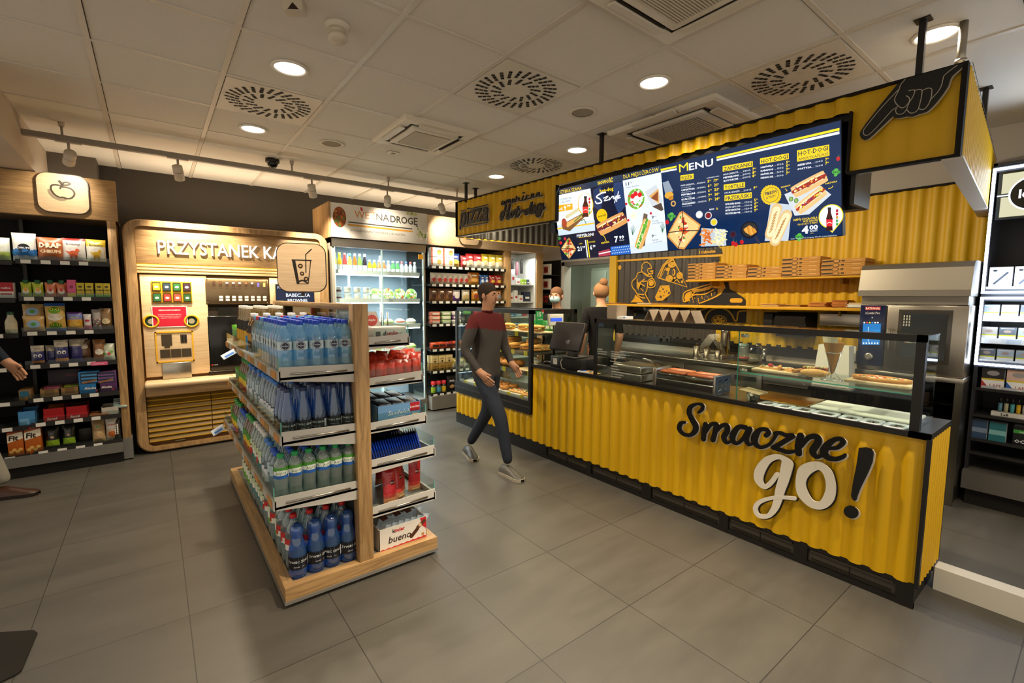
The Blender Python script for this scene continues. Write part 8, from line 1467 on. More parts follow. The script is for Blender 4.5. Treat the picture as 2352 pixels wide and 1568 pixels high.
tag(B().box((2.72, FY-.002, 1.985), (2.785, FY+.004, 2.045), '#d99a1c', 'card').build('door_sticker'), 'small yellow sticker in the top right corner of the fridge door', 'sticker')
JU = [('#d9b62a', '#e6c91f'), ('#d9b62a', '#e6c91f'), ('#c9413a', '#c9413a'), ('#b9a05a', '#2fae8a'), ('#d9641f', '#d9dcd6'), ('#7fb04a', '#d9dcd6'), ('#2a2028', '#d9dcd6'), ('#d9a51f', '#e6e2d6'), ('#d9a51f', '#e6e2d6'), ('#c98a5a', '#e6e2d6'), ('#c9784a', '#e6e2d6'), ('#b9c9b0', '#d9dcd6'), ('#5fae5f', '#d9dcd6'), ('#5fae5f', '#d9dcd6'), ('#d9dcdc', '#c94a4a'), ('#d5dcd9', '#3f5f9a'), ('#d9dcdc', '#c94a4a'), ('#cfd9dc', '#d9dcdc')]
for k, (c, cp) in enumerate(JU):
 h = .23 if k < 7 else .165; x = 1.72+k*.0605; o = thing('juice_bottle' if k < 14 else 'yogurt_drink', f'{ORD[k]} {"juice bottle" if k < 14 else "white yogurt drink"} from the left on the top fridge shelf', 'bottle', (x, 5.66, FZ[0]), 0, 'drinks on the top fridge shelf')
 B().lathe([(0, .001), (.025, .001), (.026, .01), (.026, h*.6), (.012, h*.82), (.012, h*.88)], c, 'gloss', 12, cap=False).build('body', o); B().lathe([(.0265, .012), (.0265, h*.4)], '#e6e2da', 'satin', 12, cap=False).build('label', o); B().lathe([(.015, h*.86), (.015, h), (0, h)], cp, 'satin', 10, cap=False).build('cap', o)
for k in range(4):
 for r in range(2):
  o = thing('dessert_cup', f'clear dessert cup, {ORD[k]} from the left, {["lower", "upper"][r]} layer on the second fridge shelf', 'cup', (1.75+k*.115, 5.66, FZ[1]+r*.082), 0, 'dessert cups in the fridge'); B().lathe([(0, .001), (.034, .001), (.045, .076), (.046, .08)], '#dfe3e2', 'gloss', 16, cap=False).build('cup', o); B().lathe([(.0385, .025), (.041, .048)], ['#5a2a24', '#d9d2c2', '#c9b9a2', '#d9cdb2'][k], 'satin', 16, cap=False).build('filling', o); B().lathe([(.047, .08), (.03, .083), (0, .083)], '#e9ecec', 'gloss', 16, cap=False).build('lid', o)
SAL = ['#6fae3a', '#8fc24a', '#dfe6c0', '#d9c27a', '#b8502c', '#f0ead8', '#4f8a2c']
for k in range(4):
 o = thing('salad_bowl', f'round clear salad bowl tilted forward, {ORD[k]} from the left in the fridge', 'salad', (2.215+k*.16, 5.66, FZ[1]+.082), 0, 'salad bowls in the fridge'); q = rotx(PI/2-.25); B().lathe([(.05, -.05), (.078, -.002), (.08, 0)], '#cfdcd0', 'gloss', 22, rot=q, cap=False).build('bowl', o)
 b = B(); n_ = q @ Z_; fr = FR(n_*0, (1, 0, 0), q @ Y_); b.disc((0, 0), .077, fr, '#a9c27a', 'satin', -.004, 22); blobs(b, fr, 0, 0, .066, .066, SAL, 46, k, .013, .0, 'food'); b.disc((.0, .0), .017, fr, '#eef0ee', 'satin', .003, 14) if k else None; b.build('salad', o)
for i, z in enumerate(FZ[2:]):
 for k in range(7):
  c = [('#d9c9a2', '#e6dcc2'), ('#c9a878', '#7fae4a'), ('#d9d2c2', '#b8502c')][(k+i) % 3]; o = thing('sandwich_pack', f'wrapped sandwich, {ORD[k]} from the left on the {["third", "fourth", "lowest"][i]} fridge shelf', 'sandwich', (1.76+k*.155, 5.68, z), 0, 'sandwiches in the fridge'); B().ball((0, 0, .05), .072, c[0], 'bread', 14, 8, (1, .7, .62)).build('bread', o); B().ball((0, -.02, .055), .07, c[1], 'food', 12, 7, (.96, .7, .22)).build('filling', o)
# ---- snack rack
t = thing('snack_rack', 'black snack rack with seven shelves between the fridge and the white rack', 'shelving', (3.45, 5.7, 0)); RX0, RX1 = 2.84, 4.066; RZ = [1.90, 1.668, 1.445, 1.145, .816, .525, .22]
B().box((RX0, 5.93, .1), (RX1, 5.96, 2.175), '#25201b').build('back_panel', t, True); B().rbox((4.07, 5.452, 0), (4.185, 5.52, 2.175), .003, None, 'oak_z').build('post', t, True); B().box((4.07, 5.52, 0), (4.085, 6.0, 2.175), None, 'oak_z').build('side_panel', t, True); B().box((RX0, 5.39, .02), (RX1, 5.93, .2), '#77726a', 'satin').build('base_cabinet', t, True)
shelf_unit(t, RX0, RX1, RZ, 5.42, 5.93, None, .1)
GR = 'packs on the black snack rack'
P_ = {}
def rk(kind, name, lab, cat, x, z, w, h, make, y=5.5):
 if kind not in P_: o = make(w, h); P_[kind] = (o, w, h); o.location = (x, y, z); o['label'] = lab; o['group'] = GR
 else: o = dup(P_[kind][0], (x, y, z), 0, lab, GR)
 return o
def mk(name, cat, c1, c2, art=None, mat='foil'): return lambda w, h: bag(name, cat, w, h, .06, two(c1, c2, .45), art, mat, '', None, 8, 10, .3)
def window(c): return lambda b, fn, w, h: (blob(b, fn, 0, h*.42, w*.3, c, h*.17), blob(b, fn, 0, h*.75, w*.22, '#e9e2d2', h*.06))
ROWS = [
 (0, [('Wb', 'box', 'biscuit_box', 'white biscuit box', '#e4ddd2', '#d9a05a', None, .15, 2, .16, .255), ('Bb', 'snack_bag', 'blue snack bag', None, '#2f4f9a', '#c9a24a', '#d9b45a', 3.26, 1, .15, .19), ('Rb', 'snack_bag', 'dark red snack bag', None, '#8f1f24', '#a83034', '#d9c9b0', 3.40, 1, .1, .17), ('Rw', 'snack_bag', 'red-topped white snack bag', None, '#b3262c', '#d9cfc0', '#c9b090', 3.50, 2, .135, .2), ('Yw', 'snack_bag', 'lime-topped cream snack bag', None, '#b9a41f', '#dcd4be', '#c9b48a', 3.75, 3, .13, .21)]),
 (1, [('Ww', 'snack_bag', 'white and red sweets bag', None, '#dcd6cc', '#c9a89a', '#b83a34', 2.93, 7, .085, .155), ('Ob', 'snack_bag', 'large amber biscuit bag', None, '#a8641f', '#b8782c', '#d9a55a', 3.56, 1, .19, .18), ('Lb', 'snack_bag', 'light blue snack bag', None, '#2f5fae', '#4a7ac2', '#d9e2ec', 3.70, 2, .075, .15), ('Rr', 'snack_bag', 'bright red snack bag', None, '#a81a22', '#b8262c', '#d9b44a', 3.88, 2, .11, .15)]),
 (2, [('Br', 'snack_bag', 'brown kraft bag', None, '#6b4428', '#8a5c36', '#4a2f1c', 2.93, 3, .125, .175), ('Pw', 'snack_bag', 'white and purple bag', None, '#dcd4d6', '#5a2f8a', '#e4dcc9', 3.28, 1, .12, .155), ('Cw', 'snack_bag', 'cream bag', None, '#d6cfb9', '#c9b98a', '#b8a06a', 3.43, 1, .13, .16), ('Yo', 'snack_bag', 'yellow-orange peanut bag', None, '#c98a1f', '#b87a1c', '#8a3a2c', 3.59, 2, .135, .175), ('By', 'snack_bag', 'blue and yellow bag', None, '#c9a22c', '#3a5a9a', '#d9c26a', 3.84, 1, .10, .13), ('Pe', 'snack_bag', 'peach coloured bag', None, '#c98a5a', '#d9a06a', '#7f94b0', 3.98, 1, .11, .16)])]
for ri, items in ROWS:
 for (kd, nm, a, c_, c1, c2, wc, x, n, w, h) in items:
  if kd == 'Wb':
   for k in range(2):
    for l in range(2):
     o = printed_box('biscuit_box', f'white biscuit box, {["lower", "upper"][l]} {["left", "right"][k]} of the four on the top rack shelf', 'box', (2.965+k*.175, 5.45, RZ[0]+l*.125), .165, .1, .12, '#e4ddd2', lambda b, fr, w, h: (b.disc((w*.2, h*.5), h*.28, fr, '#d09a55', 'satin', .0004, 14), b.rect(-w/2, 0, -w*.38, h, fr, '#b8502c', 'satin', .0003)), 0, GR)
   continue
  for k in range(n): rk(kd, nm, f'{a}, {ORD[k]+" from the fridge, " if n > 1 else ""}{["top", "second", "third"][ri]} rack shelf', 'snack bag', x+k*(w*.98), RZ[ri], w, h, mk(nm, 'snack bag', c1, c2, window(wc)))
for k, c in enumerate((('#c9705a', '#d98a6a'), ('#8fae7a', '#a8c28a'), ('#d9d2d0', '#6a3f7a'))):
 for l in range(3): o = B().rbox((-.07, -.04, 0), (.07, .04, .055), .012, c[l % 2], 'foil').rect(-.05, .015, .05, .04, FRONT(0, -.0405, 0), '#e4dcd0', 'satin').build('wafer_pack'); o.location = (2.94+k*.16, 5.49, RZ[3]+l*.056); tag(o, f'{["salmon", "pale green", "white and purple"][k]} wafer pack, {ORD[l]} from the bottom of its pile on the rack', 'wafer pack', GR)
for k in range(5):
 o = B().rbox((-.06, -.04, 0), (.06, .04, .09), .015, ['#c2481f', '#b53f1c', '#8a2a1c', '#c2481f', '#9a1f24'][k], 'foil').rect(-.045, .03, .045, .06, FRONT(0, -.0405, 0), '#2a1c18', 'satin').build('bar_multipack'); o.location = (2.93+k*.105, 5.48+.02*(k % 2), RZ[4]+(.05 if k > 2 else 0)*0); tag(o, f'orange-red bar multipack, {ORD[k]} from the fridge on the fifth rack shelf', 'bar pack', GR)
for k in range(3):
 for l in range(2): o = printed_box('crispbread_box', f'tan crispbread box, {ORD[k]} from the fridge, {["lower", "upper"][l]} layer', 'box', (2.92+k*.108, 5.45, RZ[5]+l*.105), .104, .12, .1, ['#8a6a30', '#c9b07a'][l], lambda b, fr, w, h: (b.text('LOST', (0, h*.5), h*.2, fr, '#3a2a18', 'satin', .0006, 'c', .04, 0, 1), b.disc((0, h*.22), h*.14, fr, '#3a2a18', 'satin', .0006, 10)), 0, GR)
for k in range(3): rk('yl', 'snack_bag', f'yellow and white bag, {ORD[k]} right of the tan crispbread boxes', 'snack bag', 3.25+k*.1, RZ[5], .1, .15, mk('snack_bag', 'snack bag', '#b8a03a', '#d6d0c2', window('#8a8a5a')))
for k in range(3): o = thing('seasoning_jar', f'red-capped seasoning jar, {ORD[k]} from the fridge on the lowest rack shelf', 'jar', (2.905+k*.078, 5.48, RZ[6]), 0, GR); B().lathe([(.03, 0), (.031, .04), (.031, .125)], '#1f1c1a', 'gloss', 14).build('body', o); B().lathe([(.0315, .012), (.0315, .09)], ['#8fae2c', '#4a8fae', '#d9b42c'][k], 'satin', 14, cap=False).build('label', o); B().lathe([(.032, .12), (.032, .165), (0, .167)], '#c2282f', 'satin', 14, cap=False).build('cap', o)
def pop(b, fn, w, h): btext(b, fn, 'POP!', 0, h*.6, h*.16, '#e9e6e0', .04); blob(b, fn, 0, h*.3, w*.26, '#d9a86a', h*.12)
for k in range(3): rk('pp', 'popcorn_bag', f'black popcorn bag with white letters, {ORD[k]} from the seasoning jars', 'popcorn bag', 3.19+k*.15, RZ[6], .14, .22, mk('popcorn_bag', 'popcorn bag', '#1d1a1c', '#171416', pop))
for k in range(4): o = B().rbox((-.06, -.03, 0), (.06, .03, .05), .014, ['#4f8a3a', '#a8242c', '#2f5f9a', '#c9a22c'][k], 'foil').build('snack_bar'); o.location = (3.42+k*.17, 5.46, RZ[3]+.12); tag(o, f'{["green", "red", "blue", "yellow"][k]} wrapped bar showing above the bakery case on the rack', 'snack bar', GR); B().box((3.33, 5.44, RZ[3]), (4.05, 5.7, RZ[3]+.118), '#2a211c').build('stacker', t, True) if k == 0 else None
plaque('snack_sign', 'round-cornered wooden sign mostly hidden behind the yellow fascia', (3.45, 5.43, 2.36), .3, .3, .028, lambda b, fr, w: b.strip([(-.06, -.07), (.06, -.07)], .02, fr, '#3b2d1c', 'satin', 0, .0004, 1))
t = thing('white_rack', 'narrow white-backed rack in an oak frame beside the doorway', 'shelving', (4.42, 5.7, 0)); b = B(); b.box((4.19, 5.9, .1), (4.68, 5.92, 2.175), '#d9dcd8', 'satin'); b.box((4.19, 5.5, .1), (4.195, 5.9, 2.175), '#d9dcd8', 'satin'); b.box((4.665, 5.47, .1), (4.68, 5.9, 2.175), '#d9dcd8', 'satin'); b.build('white_lining', t, True); B().rbox((4.682, 5.452, 0), (4.81, 5.54, 2.175), .003, None, 'oak_z').build('post', t, True); B().box((4.70, 5.54, 0), (4.81, 5.95, 2.175), None, 'oak_z').build('side_panel', t, True); B().box((4.19, 5.46, 0), (4.68, 5.9, .2), '#c9cbc6', 'satin').build('base', t, True)
for z in (1.70, 1.44, 1.21, .9, .6): B().box((4.2, 5.50, z-.015), (4.66, 5.9, z), '#e6e9e6', 'satin').build('shelf', t, True)
for k in range(4): B().tube([(4.27+k*.09, 5.9, 2.08), (4.27+k*.09, 5.62, 2.08), (4.27+k*.09, 5.6, 2.095)], .004, '#9a9f9c', 'chrome', 6).build('hook', t, True)
for k, (x, z) in enumerate(((4.27, 1.88), (4.36, 1.86), (4.45, 1.84), (4.54, 1.87))): tag(B().box((x-.02, 5.64, z), (x+.02, 5.66, z+.2), ['#1d1b1b', '#1d1b1b', '#8a5a66', '#1d1b1b'][k], 'satin').tube([(x, 5.65, z+.2), (x, 5.65, z+.225)], .006, '#2a2726', 'satin', 6).build('hanging_item'), f'{["black", "black", "dark pink", "black"][k]} hanging packet, {ORD[k]} hook from the left on the white rack', 'packet', 'packets hung in the white rack')
WR = [(4.24, 1.70, .07, .19, '#dcd2d2', 'white and red tube box'), (4.31, 1.70, .06, .22, '#d2d6e0', 'white and blue tube box'), (4.41, 1.70, .08, .09, '#d9dcda', 'small white carton'), (4.49, 1.70, .05, .08, '#8fb52c', 'lime green carton'), (4.545, 1.70, .05, .08, '#7fa82c', 'darker lime carton'), (4.60, 1.70, .05, .08, '#3a4a5a', 'dark blue carton'), (4.27, 1.44, .1, .14, '#e0e3e2', 'white bottle pack'), (4.37, 1.44, .06, .17, '#e4e7e6', 'tall white bottle'), (4.46, 1.44, .09, .1, '#dfe2e2', 'white carton'), (4.585, 1.44, .13, .15, '#2a3348', 'dark blue carton block'), (4.28, 1.21, .14, .06, '#5a94c2', 'light blue packs'), (4.43, 1.21, .12, .07, '#8fb0cc', 'pale blue packs'), (4.55, 1.21, .08, .08, '#c94a4a', 'small red pack')]
for x, z, w, h, c, lab in WR: o = tag(B().rbox((-w/2, -.04, 0), (w/2, .04, h), .006, c, 'satin').rect(-w*.3, h*.3, w*.3, h*.5, FRONT(0, -.0404, 0), '#eef0ee' if c[1] < 'c' else '#b83a3a', 'satin').build('toiletry_pack'), lab+' on the white rack', 'toiletry', 'packs on the white rack'); o.location = (x, 5.60, z)
lamp('white_rack_light', 'AREA', (4.43, 5.52, 2.1), 3, (1, .97, .92), None, (0, 0, 0), shape='RECTANGLE', size=.4, size_y=.06)
lamp('snack_rack_light', 'AREA', (3.45, 5.36, 2.15), 7, (1, .9, .76), None, (-.5, 0, 0), shape='RECTANGLE', size=1.2, size_y=.05); lamp('snack_shelving_light', 'AREA', (-.85, 5.38, 2.13), 5, (1, .9, .76), None, (-.5, 0, 0), shape='RECTANGLE', size=1.2, size_y=.05); lamp('coffee_light', 'AREA', (.67, 5.47, 1.72), 4, (1, .82, .5), None, (-.15, 0, 0), shape='RECTANGLE', size=1.5, size_y=.04)
# BAKERY CASE
t = thing('bakery_case', 'black framed glass bakery case at the far end of the yellow counter', 'display case', (3.1, 4.08, .39)); b = B()
DX0, DX1, DY0, DY1 = 2.835, 3.45, 3.375, 4.78
for y in (DY0, DY1-.04): b.box((DX0, y, .39), (DX0+.035, y+.04, 1.385), BLK, 'satin'); b.box((DX1-.035, y, .39), (DX1, y+.04, 1.385), BLK, 'satin')
b.box((DX0, DY0, 1.345), (DX1, DY0+.04, 1.385), BLK, 'satin'); b.box((DX0, DY1-.04, 1.345), (DX1, DY1, 1.385), BLK, 'satin'); b.box((DX0, DY0, 1.345), (DX0+.04, DY1, 1.385), BLK, 'satin'); b.box((DX1-.04, DY0, 1.345), (DX1, DY1, 1.385), BLK, 'satin'); b.box((DX0, 4.04, .5), (DX0+.02, 4.06, 1.345), '#24211e', 'satin'); b.build('frame', t, True)
b = B(); b.box((DX0-.012, DY0, .375), (DX0+.02, DY1, .505), BLK, 'satin'); b.box((DX0, DY0, .375), (DX1, DY1, .44), BLK, 'satin'); b.box((DX0-.016, DY0, .44), (DX0-.01, DY1, .45), '#3a3732', 'satin'); b.box((DX0, DY0-.001, .44), (DX1, DY0+.02, .87), BLK, 'satin'); b.build('base', t, True)
B().box((DX0+.006, DY0+.04, .505), (DX0+.012, DY1-.04, 1.345), '#f8fdfb', 'glass').build('front_glass', t, True); B().box((DX0+.04, DY0+.012, .87), (DX1-.04, DY0+.018, 1.345), '#f8fdfb', 'glass').build('side_glass', t, True); B().box((DX0+.04, DY0+.04, 1.374), (DX1-.04, DY1-.04, 1.38), '#f8fdfb', 'glass').build('top_glass', t, True); B().box((DX0+.04, DY1-.018, .505), (DX1-.04, DY1-.012, 1.345), '#f8fdfb', 'glass').build('side_glass', t, True); B().box((DX1-.02, DY0+.04, .505), (DX1-.015, DY1-.04, 1.345), '#e4eae6', 'glass').build('back_glass', t, True)
DZ = [1.145, .955, .755, .51]
for i, z in enumerate(DZ):
 x0 = 2.95 if i < 3 else 2.90; s = B().box((x0, DY0+.05, z-.012), (DX1-.05, DY1-.05, z), '#3a3631' if i < 3 else '#c9c4b8', 'satin').build('shelf', t, True); b = B(); b.box((x0-.008, DY0+.05, z-.035), (x0, DY1-.05, z+.006), '#4f4c47' if i < 3 else '#b9b6ae', 'gloss')
 for k in range(6): y = 3.5+k*.21+(i % 2)*.06; b.box((x0-.011, y, z-.036), (x0-.008, y+.055, z+.012), '#c9b52a', 'card')
 b.build('price_rail', s, True); lamp('case_light', 'AREA', (x0+.02, 4.08, z+.17), 1.5, (1, .8, .5), None, (0, .35, 0), shape='RECTANGLE', size=.03, size_y=1.25)
def roll(kind, L=.19):
 t = thing({'s': 'baguette_sandwich', 'b': 'bread_roll', 'w': 'wrap', 'p': 'pizza_bread', 'd': 'doughnut'}[kind], '', {'s': 'sandwich', 'b': 'bread roll', 'w': 'wrap', 'p': 'pizza bread', 'd': 'doughnut'}[kind]); rg = random.Random(ord(kind))
 if kind == 's':
  for z, c in ((.022, '#c98a42'), (.05, '#d39a4e')): B().ball((0, 0, z), L/2, c, 'bread', 14, 8, (.36, 1, .2 if z < .03 else .26)).build('bread', t)
  b = B(); [b.ball((rg.uniform(-.028, .028), rg.uniform(-L*.42, L*.42), .036), .011, rg.choice(['#7fae3a', '#9ac24a', '#d9d0a0', '#c9503a', '#e6dcb9']), 'food', 6, 4, (1.2, 1.2, .6)) for k in range(34)]; b.build('filling', t)
 elif kind == 'b': B().ball((0, 0, .035), .05, '#b87a3a', 'bread', 14, 8, (1, 1.15, .75)).build('bread', t)
 elif kind == 'w': B().lathe([(.0, 0), (.026, .0), (.028, .1), (.018, .115), (0, .115)], '#b98048', 'bread', 12, cap=False).build('bread', t)
 elif kind == 'd': B().lathe([(.018, .02), (.03, .04), (.045, .042), (.055, .025), (.045, .005), (.02, .008), (.018, .02)], '#b5763a', 'bread', 16, cap=False).build('dough', t)
 else:
  B().rbox((-.06, -.11, 0), (.06, .11, .02), .009, '#cf9a56', 'bread').build('bread', t); b = B(); [b.ball((rg.uniform(-.05, .05), rg.uniform(-.1, .1), .022), .012, rg.choice(PTOP), 'food', 7, 5, (1, 1, .4)) for k in range(46)]; b.build('topping', t)
 return t
PRO = {}
def bake(kind, x, y, z, rz, lab, grp):
 if kind not in PRO: PRO[kind] = o = roll(kind); o.location = (x, y, z); o.rotation_euler.z = rz; o['label'] = lab; o['group'] = grp
 else: dup(PRO[kind], (x, y, z), rz, lab, grp)
for k in range(5): bake('s', 3.04+.02*(k % 2), 3.52+k*.235, DZ[0]+.012, .15, f'salad sandwich, {ORD[k]} from the till end on the top bakery shelf', 'sandwiches in the bakery case')
for l in range(2):
 for k in range(6): bake('s', 3.03+.09*l+.02*(k % 2), 3.52+k*.17, DZ[1]+.002+l*.052*(k % 2), PI/2-.25+.1*(k % 3), f'long filled baguette, {ORD[k]} from the till end, {["front", "back"][l]} row, second bakery shelf', 'sandwiches in the bakery case')
for k in range(3): bake('s', 3.03+.07*k, 3.5+.05*k, DZ[2]+.012, .3, f'filled roll, {ORD[k]} from the glass on the third bakery shelf, till end', 'sandwiches in the bakery case')
for k in range(8): bake('b', 3.03+.11*(k % 2), 3.92+.11*(k//2), DZ[2]+.001, .3*k, f'brown bread roll, {ORD[k//2]} pair from the tray, {["front", "back"][k % 2]} one, third bakery shelf', 'rolls in the bakery case')
for k in range(2): bake('p', 2.99+.02*k, 3.53+k*.235, DZ[3]+.001, .1, ['cheese-topped flat bread at the till end of the lowest bakery shelf', 'second cheese-topped flat bread on the lowest bakery shelf'][k], 'flat breads')
for k in range(6): bake('d', 2.98+.12*(k % 2), 3.98+.13*(k//2), DZ[3]+.001, .5*k, f'round pastry swirl, {ORD[k//2]} from the flat breads, {["front", "back"][k % 2]} one, lowest bakery shelf', 'pastries')
for k in range(3): bake('w', 2.98, 4.42+k*.07, DZ[3]+.001, 0, f'upright brown wrap, {ORD[k]} from the pastries on the lowest bakery shelf', 'wraps')
for k, (i, y, x, lab) in enumerate(((2, 3.68, 3.05, 'small tan wooden tray on the third bakery shelf'), (0, 3.95, 3.1, 'long wooden tray under the top shelf sandwiches'))): o = tag(B().rbox((-.09, -.12 if i else -.52, 0), (.16, .12 if i else .5, .01), .003, None, 'ply_x').build('bakery_tray'), lab, 'tray'); o.location = (x, y, DZ[i]+.0005)
bg_ = bag('clear_snack_bag', 'snack bag', .13, .1, .05, two('#c2c9c4', '#8a9a9a', .5), lambda b, fn, w, h: (blob(b, fn, w*.2, h*.6, w*.16, '#4f9a3a', h*.15), blob(b, fn, -w*.2, h*.5, w*.14, '#3a4a4a', h*.2)), 'gloss', 'clear snack bag with green print on the third bakery shelf'); bg_.location = (3.1, 3.62, DZ[2]+.012); bg_.rotation_euler.z = -1.2
for k in range(6): tag(B().rbox((-.03, -.035, 0), (.03, .035, .11), .005, ['#4fae5a', '#3f9a4a'][k % 2], 'gloss').rect(-.03, .03, .03, .06, WEST(-.0305, 0, 0), '#dfe8dc', 'satin').build('drink_carton'), f'green drink carton, {ORD[k]} from the till at the back of the top bakery shelf', 'carton', 'green cartons in the bakery case').location = (3.32, 3.5+k*.075, DZ[0]+.001)
t = thing('price_card', 'green price card reading 15 clipped to the bakery case corner', 'price card', (2.83, 3.35, 1.2)); q0, q1 = at(1230, 745, y=3.36), at(1247, 714, y=3.36); B().box((q0.x, 3.356, q0.z), (q1.x, 3.36, q1.z), '#2fa84f', 'card').build('card', t, True); b = B(); b.text('15', (q0.x+.02, q0.z+.075), .06, FRONT(0, 3.3555, 0), '#e6f0e4', 'card', .0004, 'l', .03, 0, 1); b.text('99', (q0.x+.075, q0.z+.1), .025, FRONT(0, 3.3555, 0), '#e6f0e4', 'card', .0004, 'l', .03, 0, 1); b.text('ZESTAW', (q0.x+.02, q0.z+.04), .018, FRONT(0, 3.3555, 0), '#cfe6cf', 'card', .0004, 'l', .02, 0, 1); b.build('lettering', t, True); B().box((q1.x-.02, 3.35, q1.z-.01), (q1.x+.005, 3.365, q1.z+.008), '#c2303a', 'satin').build('clip', t, True)
SK = '#b98a6c'
# PEOPLE
def human(label, loc, rz, H, colf, over={}, hairf=None, extra=None, lv=3):
 k = H/1.7; J = {'pel': (0, 0, .95), 'sp': (0, .0, 1.1), 'ch': (0, .01, 1.28), 'nk': (0, .0, 1.45), 'nk2': (0, .015, 1.5), 'h1': (0, .03, 1.555), 'h2': (0, .03, 1.62), 'h3': (0, .02, 1.68)}
 RAD = {'pel': (.155, .115), 'sp': (.14, .105), 'ch': (.165, .115), 'nk': (.06, .06), 'nk2': (.052, .055), 'h1': (.06, .08), 'h2': (.074, .095), 'h3': (.05, .065)}
 E_ = [('pel', 'sp'), ('sp', 'ch'), ('ch', 'nk'), ('nk', 'nk2'), ('nk2', 'h1'), ('h1', 'h2'), ('h2', 'h3')]
 for s, n in ((-1, 'L'), (1, 'R')):
  J.update({'sh'+n: (s*.175, 0, 1.39), 'el'+n: (s*.225, -.02, 1.12), 'wr'+n: (s*.22, .07, .90), 'pa'+n: (s*.215, .1, .845), 'hp'+n: (s*.085, 0, .88), 'kn'+n: (s*.095, .03, .5), 'an'+n: (s*.1, -.02, .1)})
  RAD.update({'sh'+n: (.07, .07), 'el'+n: (.05, .05), 'wr'+n: (.03, .034), 'pa'+n: (.022, .042), 'hp'+n: (.1, .1), 'kn'+n: (.068, .068), 'an'+n: (.045, .05)}); E_ += [('ch', 'sh'+n), ('sh'+n, 'el'+n), ('el'+n, 'wr'+n), ('wr'+n, 'pa'+n), ('pel', 'hp'+n), ('hp'+n, 'kn'+n), ('kn'+n, 'an'+n)]
 J.update(over)
 for s, n in ((-1, 'L'), (1, 'R')):
  p = Vector(J['pa'+n]); d = (p-Vector(J['wr'+n])).normalized(); a = d.cross(X_).normalized()
  for f in range(4):
   o = p+a*((f-1.5)*.021)+d*.03; L_ = (.07, .08, .075, .06)[f]; J[f'f{f}a'+n] = tuple(o); J[f'f{f}b'+n] = tuple(o+d*L_*.55+X_*(-s*.006)); J[f'f{f}c'+n] = tuple(o+d*L_+X_*(-s*.02)); [RAD.update({f'f{f}{q}'+n: (.0095, .0095)}) for q in 'abc']; E_ += [('pa'+n, f'f{f}a'+n), (f'f{f}a'+n, f'f{f}b'+n), (f'f{f}b'+n, f'f{f}c'+n)]
  J['t1'+n] = tuple(p-a*.04+X_*(-s*.01)); J['t2'+n] = tuple(p-a*.05+d*.035+X_*(-s*.02)); RAD['t1'+n] = RAD['t2'+n] = (.011, .011); E_ += [('pa'+n, 't1'+n), ('t1'+n, 't2'+n)]
 K = list(J); me = bpy.data.meshes.new('p'); me.from_pydata([Vector(J[q])*k for q in K], [(K.index(a), K.index(b)) for a, b in E_], []); o = bpy.data.objects.new('p', me); C.objects.link(o)
 m = o.modifiers.new('s', 'SKIN'); m.use_smooth_shade = True
 for i, q in enumerate(K): sv_ = me.skin_vertices[0].data[i]; sv_.radius = [r*k for r in RAD[q]]; sv_.use_root = q == 'pel'
 o.modifiers.new('u', 'SUBSURF').levels = lv; dg = bpy.context.evaluated_depsgraph_get(); ev = o.evaluated_get(dg); em = ev.to_mesh()
 vs = [v.co.copy() for v in em.vertices]; fs = [tuple(p.vertices) for p in em.polygons]; PA = [Vector(J['pa'+n])*1 for n in 'LR']; cs = []
 for f in fs: p = sum((vs[i] for i in f), Vector())/len(f)/k; cs.append(SK if min((p-q).length for q in PA) < .088 or p.z < .93 and min((p-q-(q-Vector(J['wr'+n])).normalized()*.06).length for q, n in zip(PA, 'LR')) < .08 else colf(p))
 ev.to_mesh_clear(); bpy.data.objects.remove(o)
 t = thing('person', label, 'person', loc, rz); B().add(vs, fs, None, 'cloth', True, cs).build('body', t)
 h = Vector(J['h2'])*k; S_ = '#b98a6c'; b = B(); b.add([h+Vector(q)*k for q in ((-.014, .082, -.03), (.014, .082, -.03), (0, .085, .018), (0, .115, -.024))], [(0, 3, 2), (3, 1, 2), (0, 1, 3)], S_); [b.ball(h+Vector((s*.083, .0, -.015))*k, .028*k, S_, 'matte', 8, 6, (.35, .7, 1)) for s in (-1, 1)]; [b.ball(h+Vector((s*.03, .086, .012))*k, .011*k, '#2a1e18', 'gloss', 8, 5, (1.3, .6, .7)) for s in (-1, 1)]; b.strip([(-.022, 0), (.022, 0)], .008, FR(h+Vector((0, .09, -.055))*k, (1, 0, 0), (0, 0, 1)), '#9a5a50', 'matte', .004, .004, 1); b.build('face_features', t)
 hb = B()
 if hairf: hairf(hb, h, k); hb.build('hair', t)
 if extra: extra(t, h, k, J)
 return t
def shoe(t, J, n, k, rz, c, sole, z0=0):
 p = Vector(J['an'+n])*k; b = B(); q = rotz(rz); f = lambda P: q @ Vector(P)+Vector((p.x, p.y, z0))
 pr = [(-.085, .012, .05), (-.07, .055, .085), (0, .048, .09), (.06, .045, .07), (.12, .05, .05), (.165, .042, .04), (.19, .012, .02)]; vs, m = [], 8
 for y, w, h in pr: vs += [f((w*math.cos(a), y, .02+max(0, (h-.02)*math.sin(a)) if a <= PI else .018)) for a in [PI*j/(m-1) for j in range(m)]]
 b.add(vs, [(i*m+j, i*m+j+1, (i+1)*m+j+1, (i+1)*m+j) for i in range(len(pr)-1) for j in range(m-1)], c, 'satin', True); b.add([f((sg*(w+.004), y, z)) for z in (0, .024) for sg in (-1, 1) for y, w, h in pr], [tuple(list(range(14, 21))+list(range(27, 20, -1))), (0, 7, 21, 14)]+[(i+o, i+1+o, i+15+o, i+14+o) for i in range(6) for o in (0, 7)], sole, 'satin'); b.build('shoe', t)
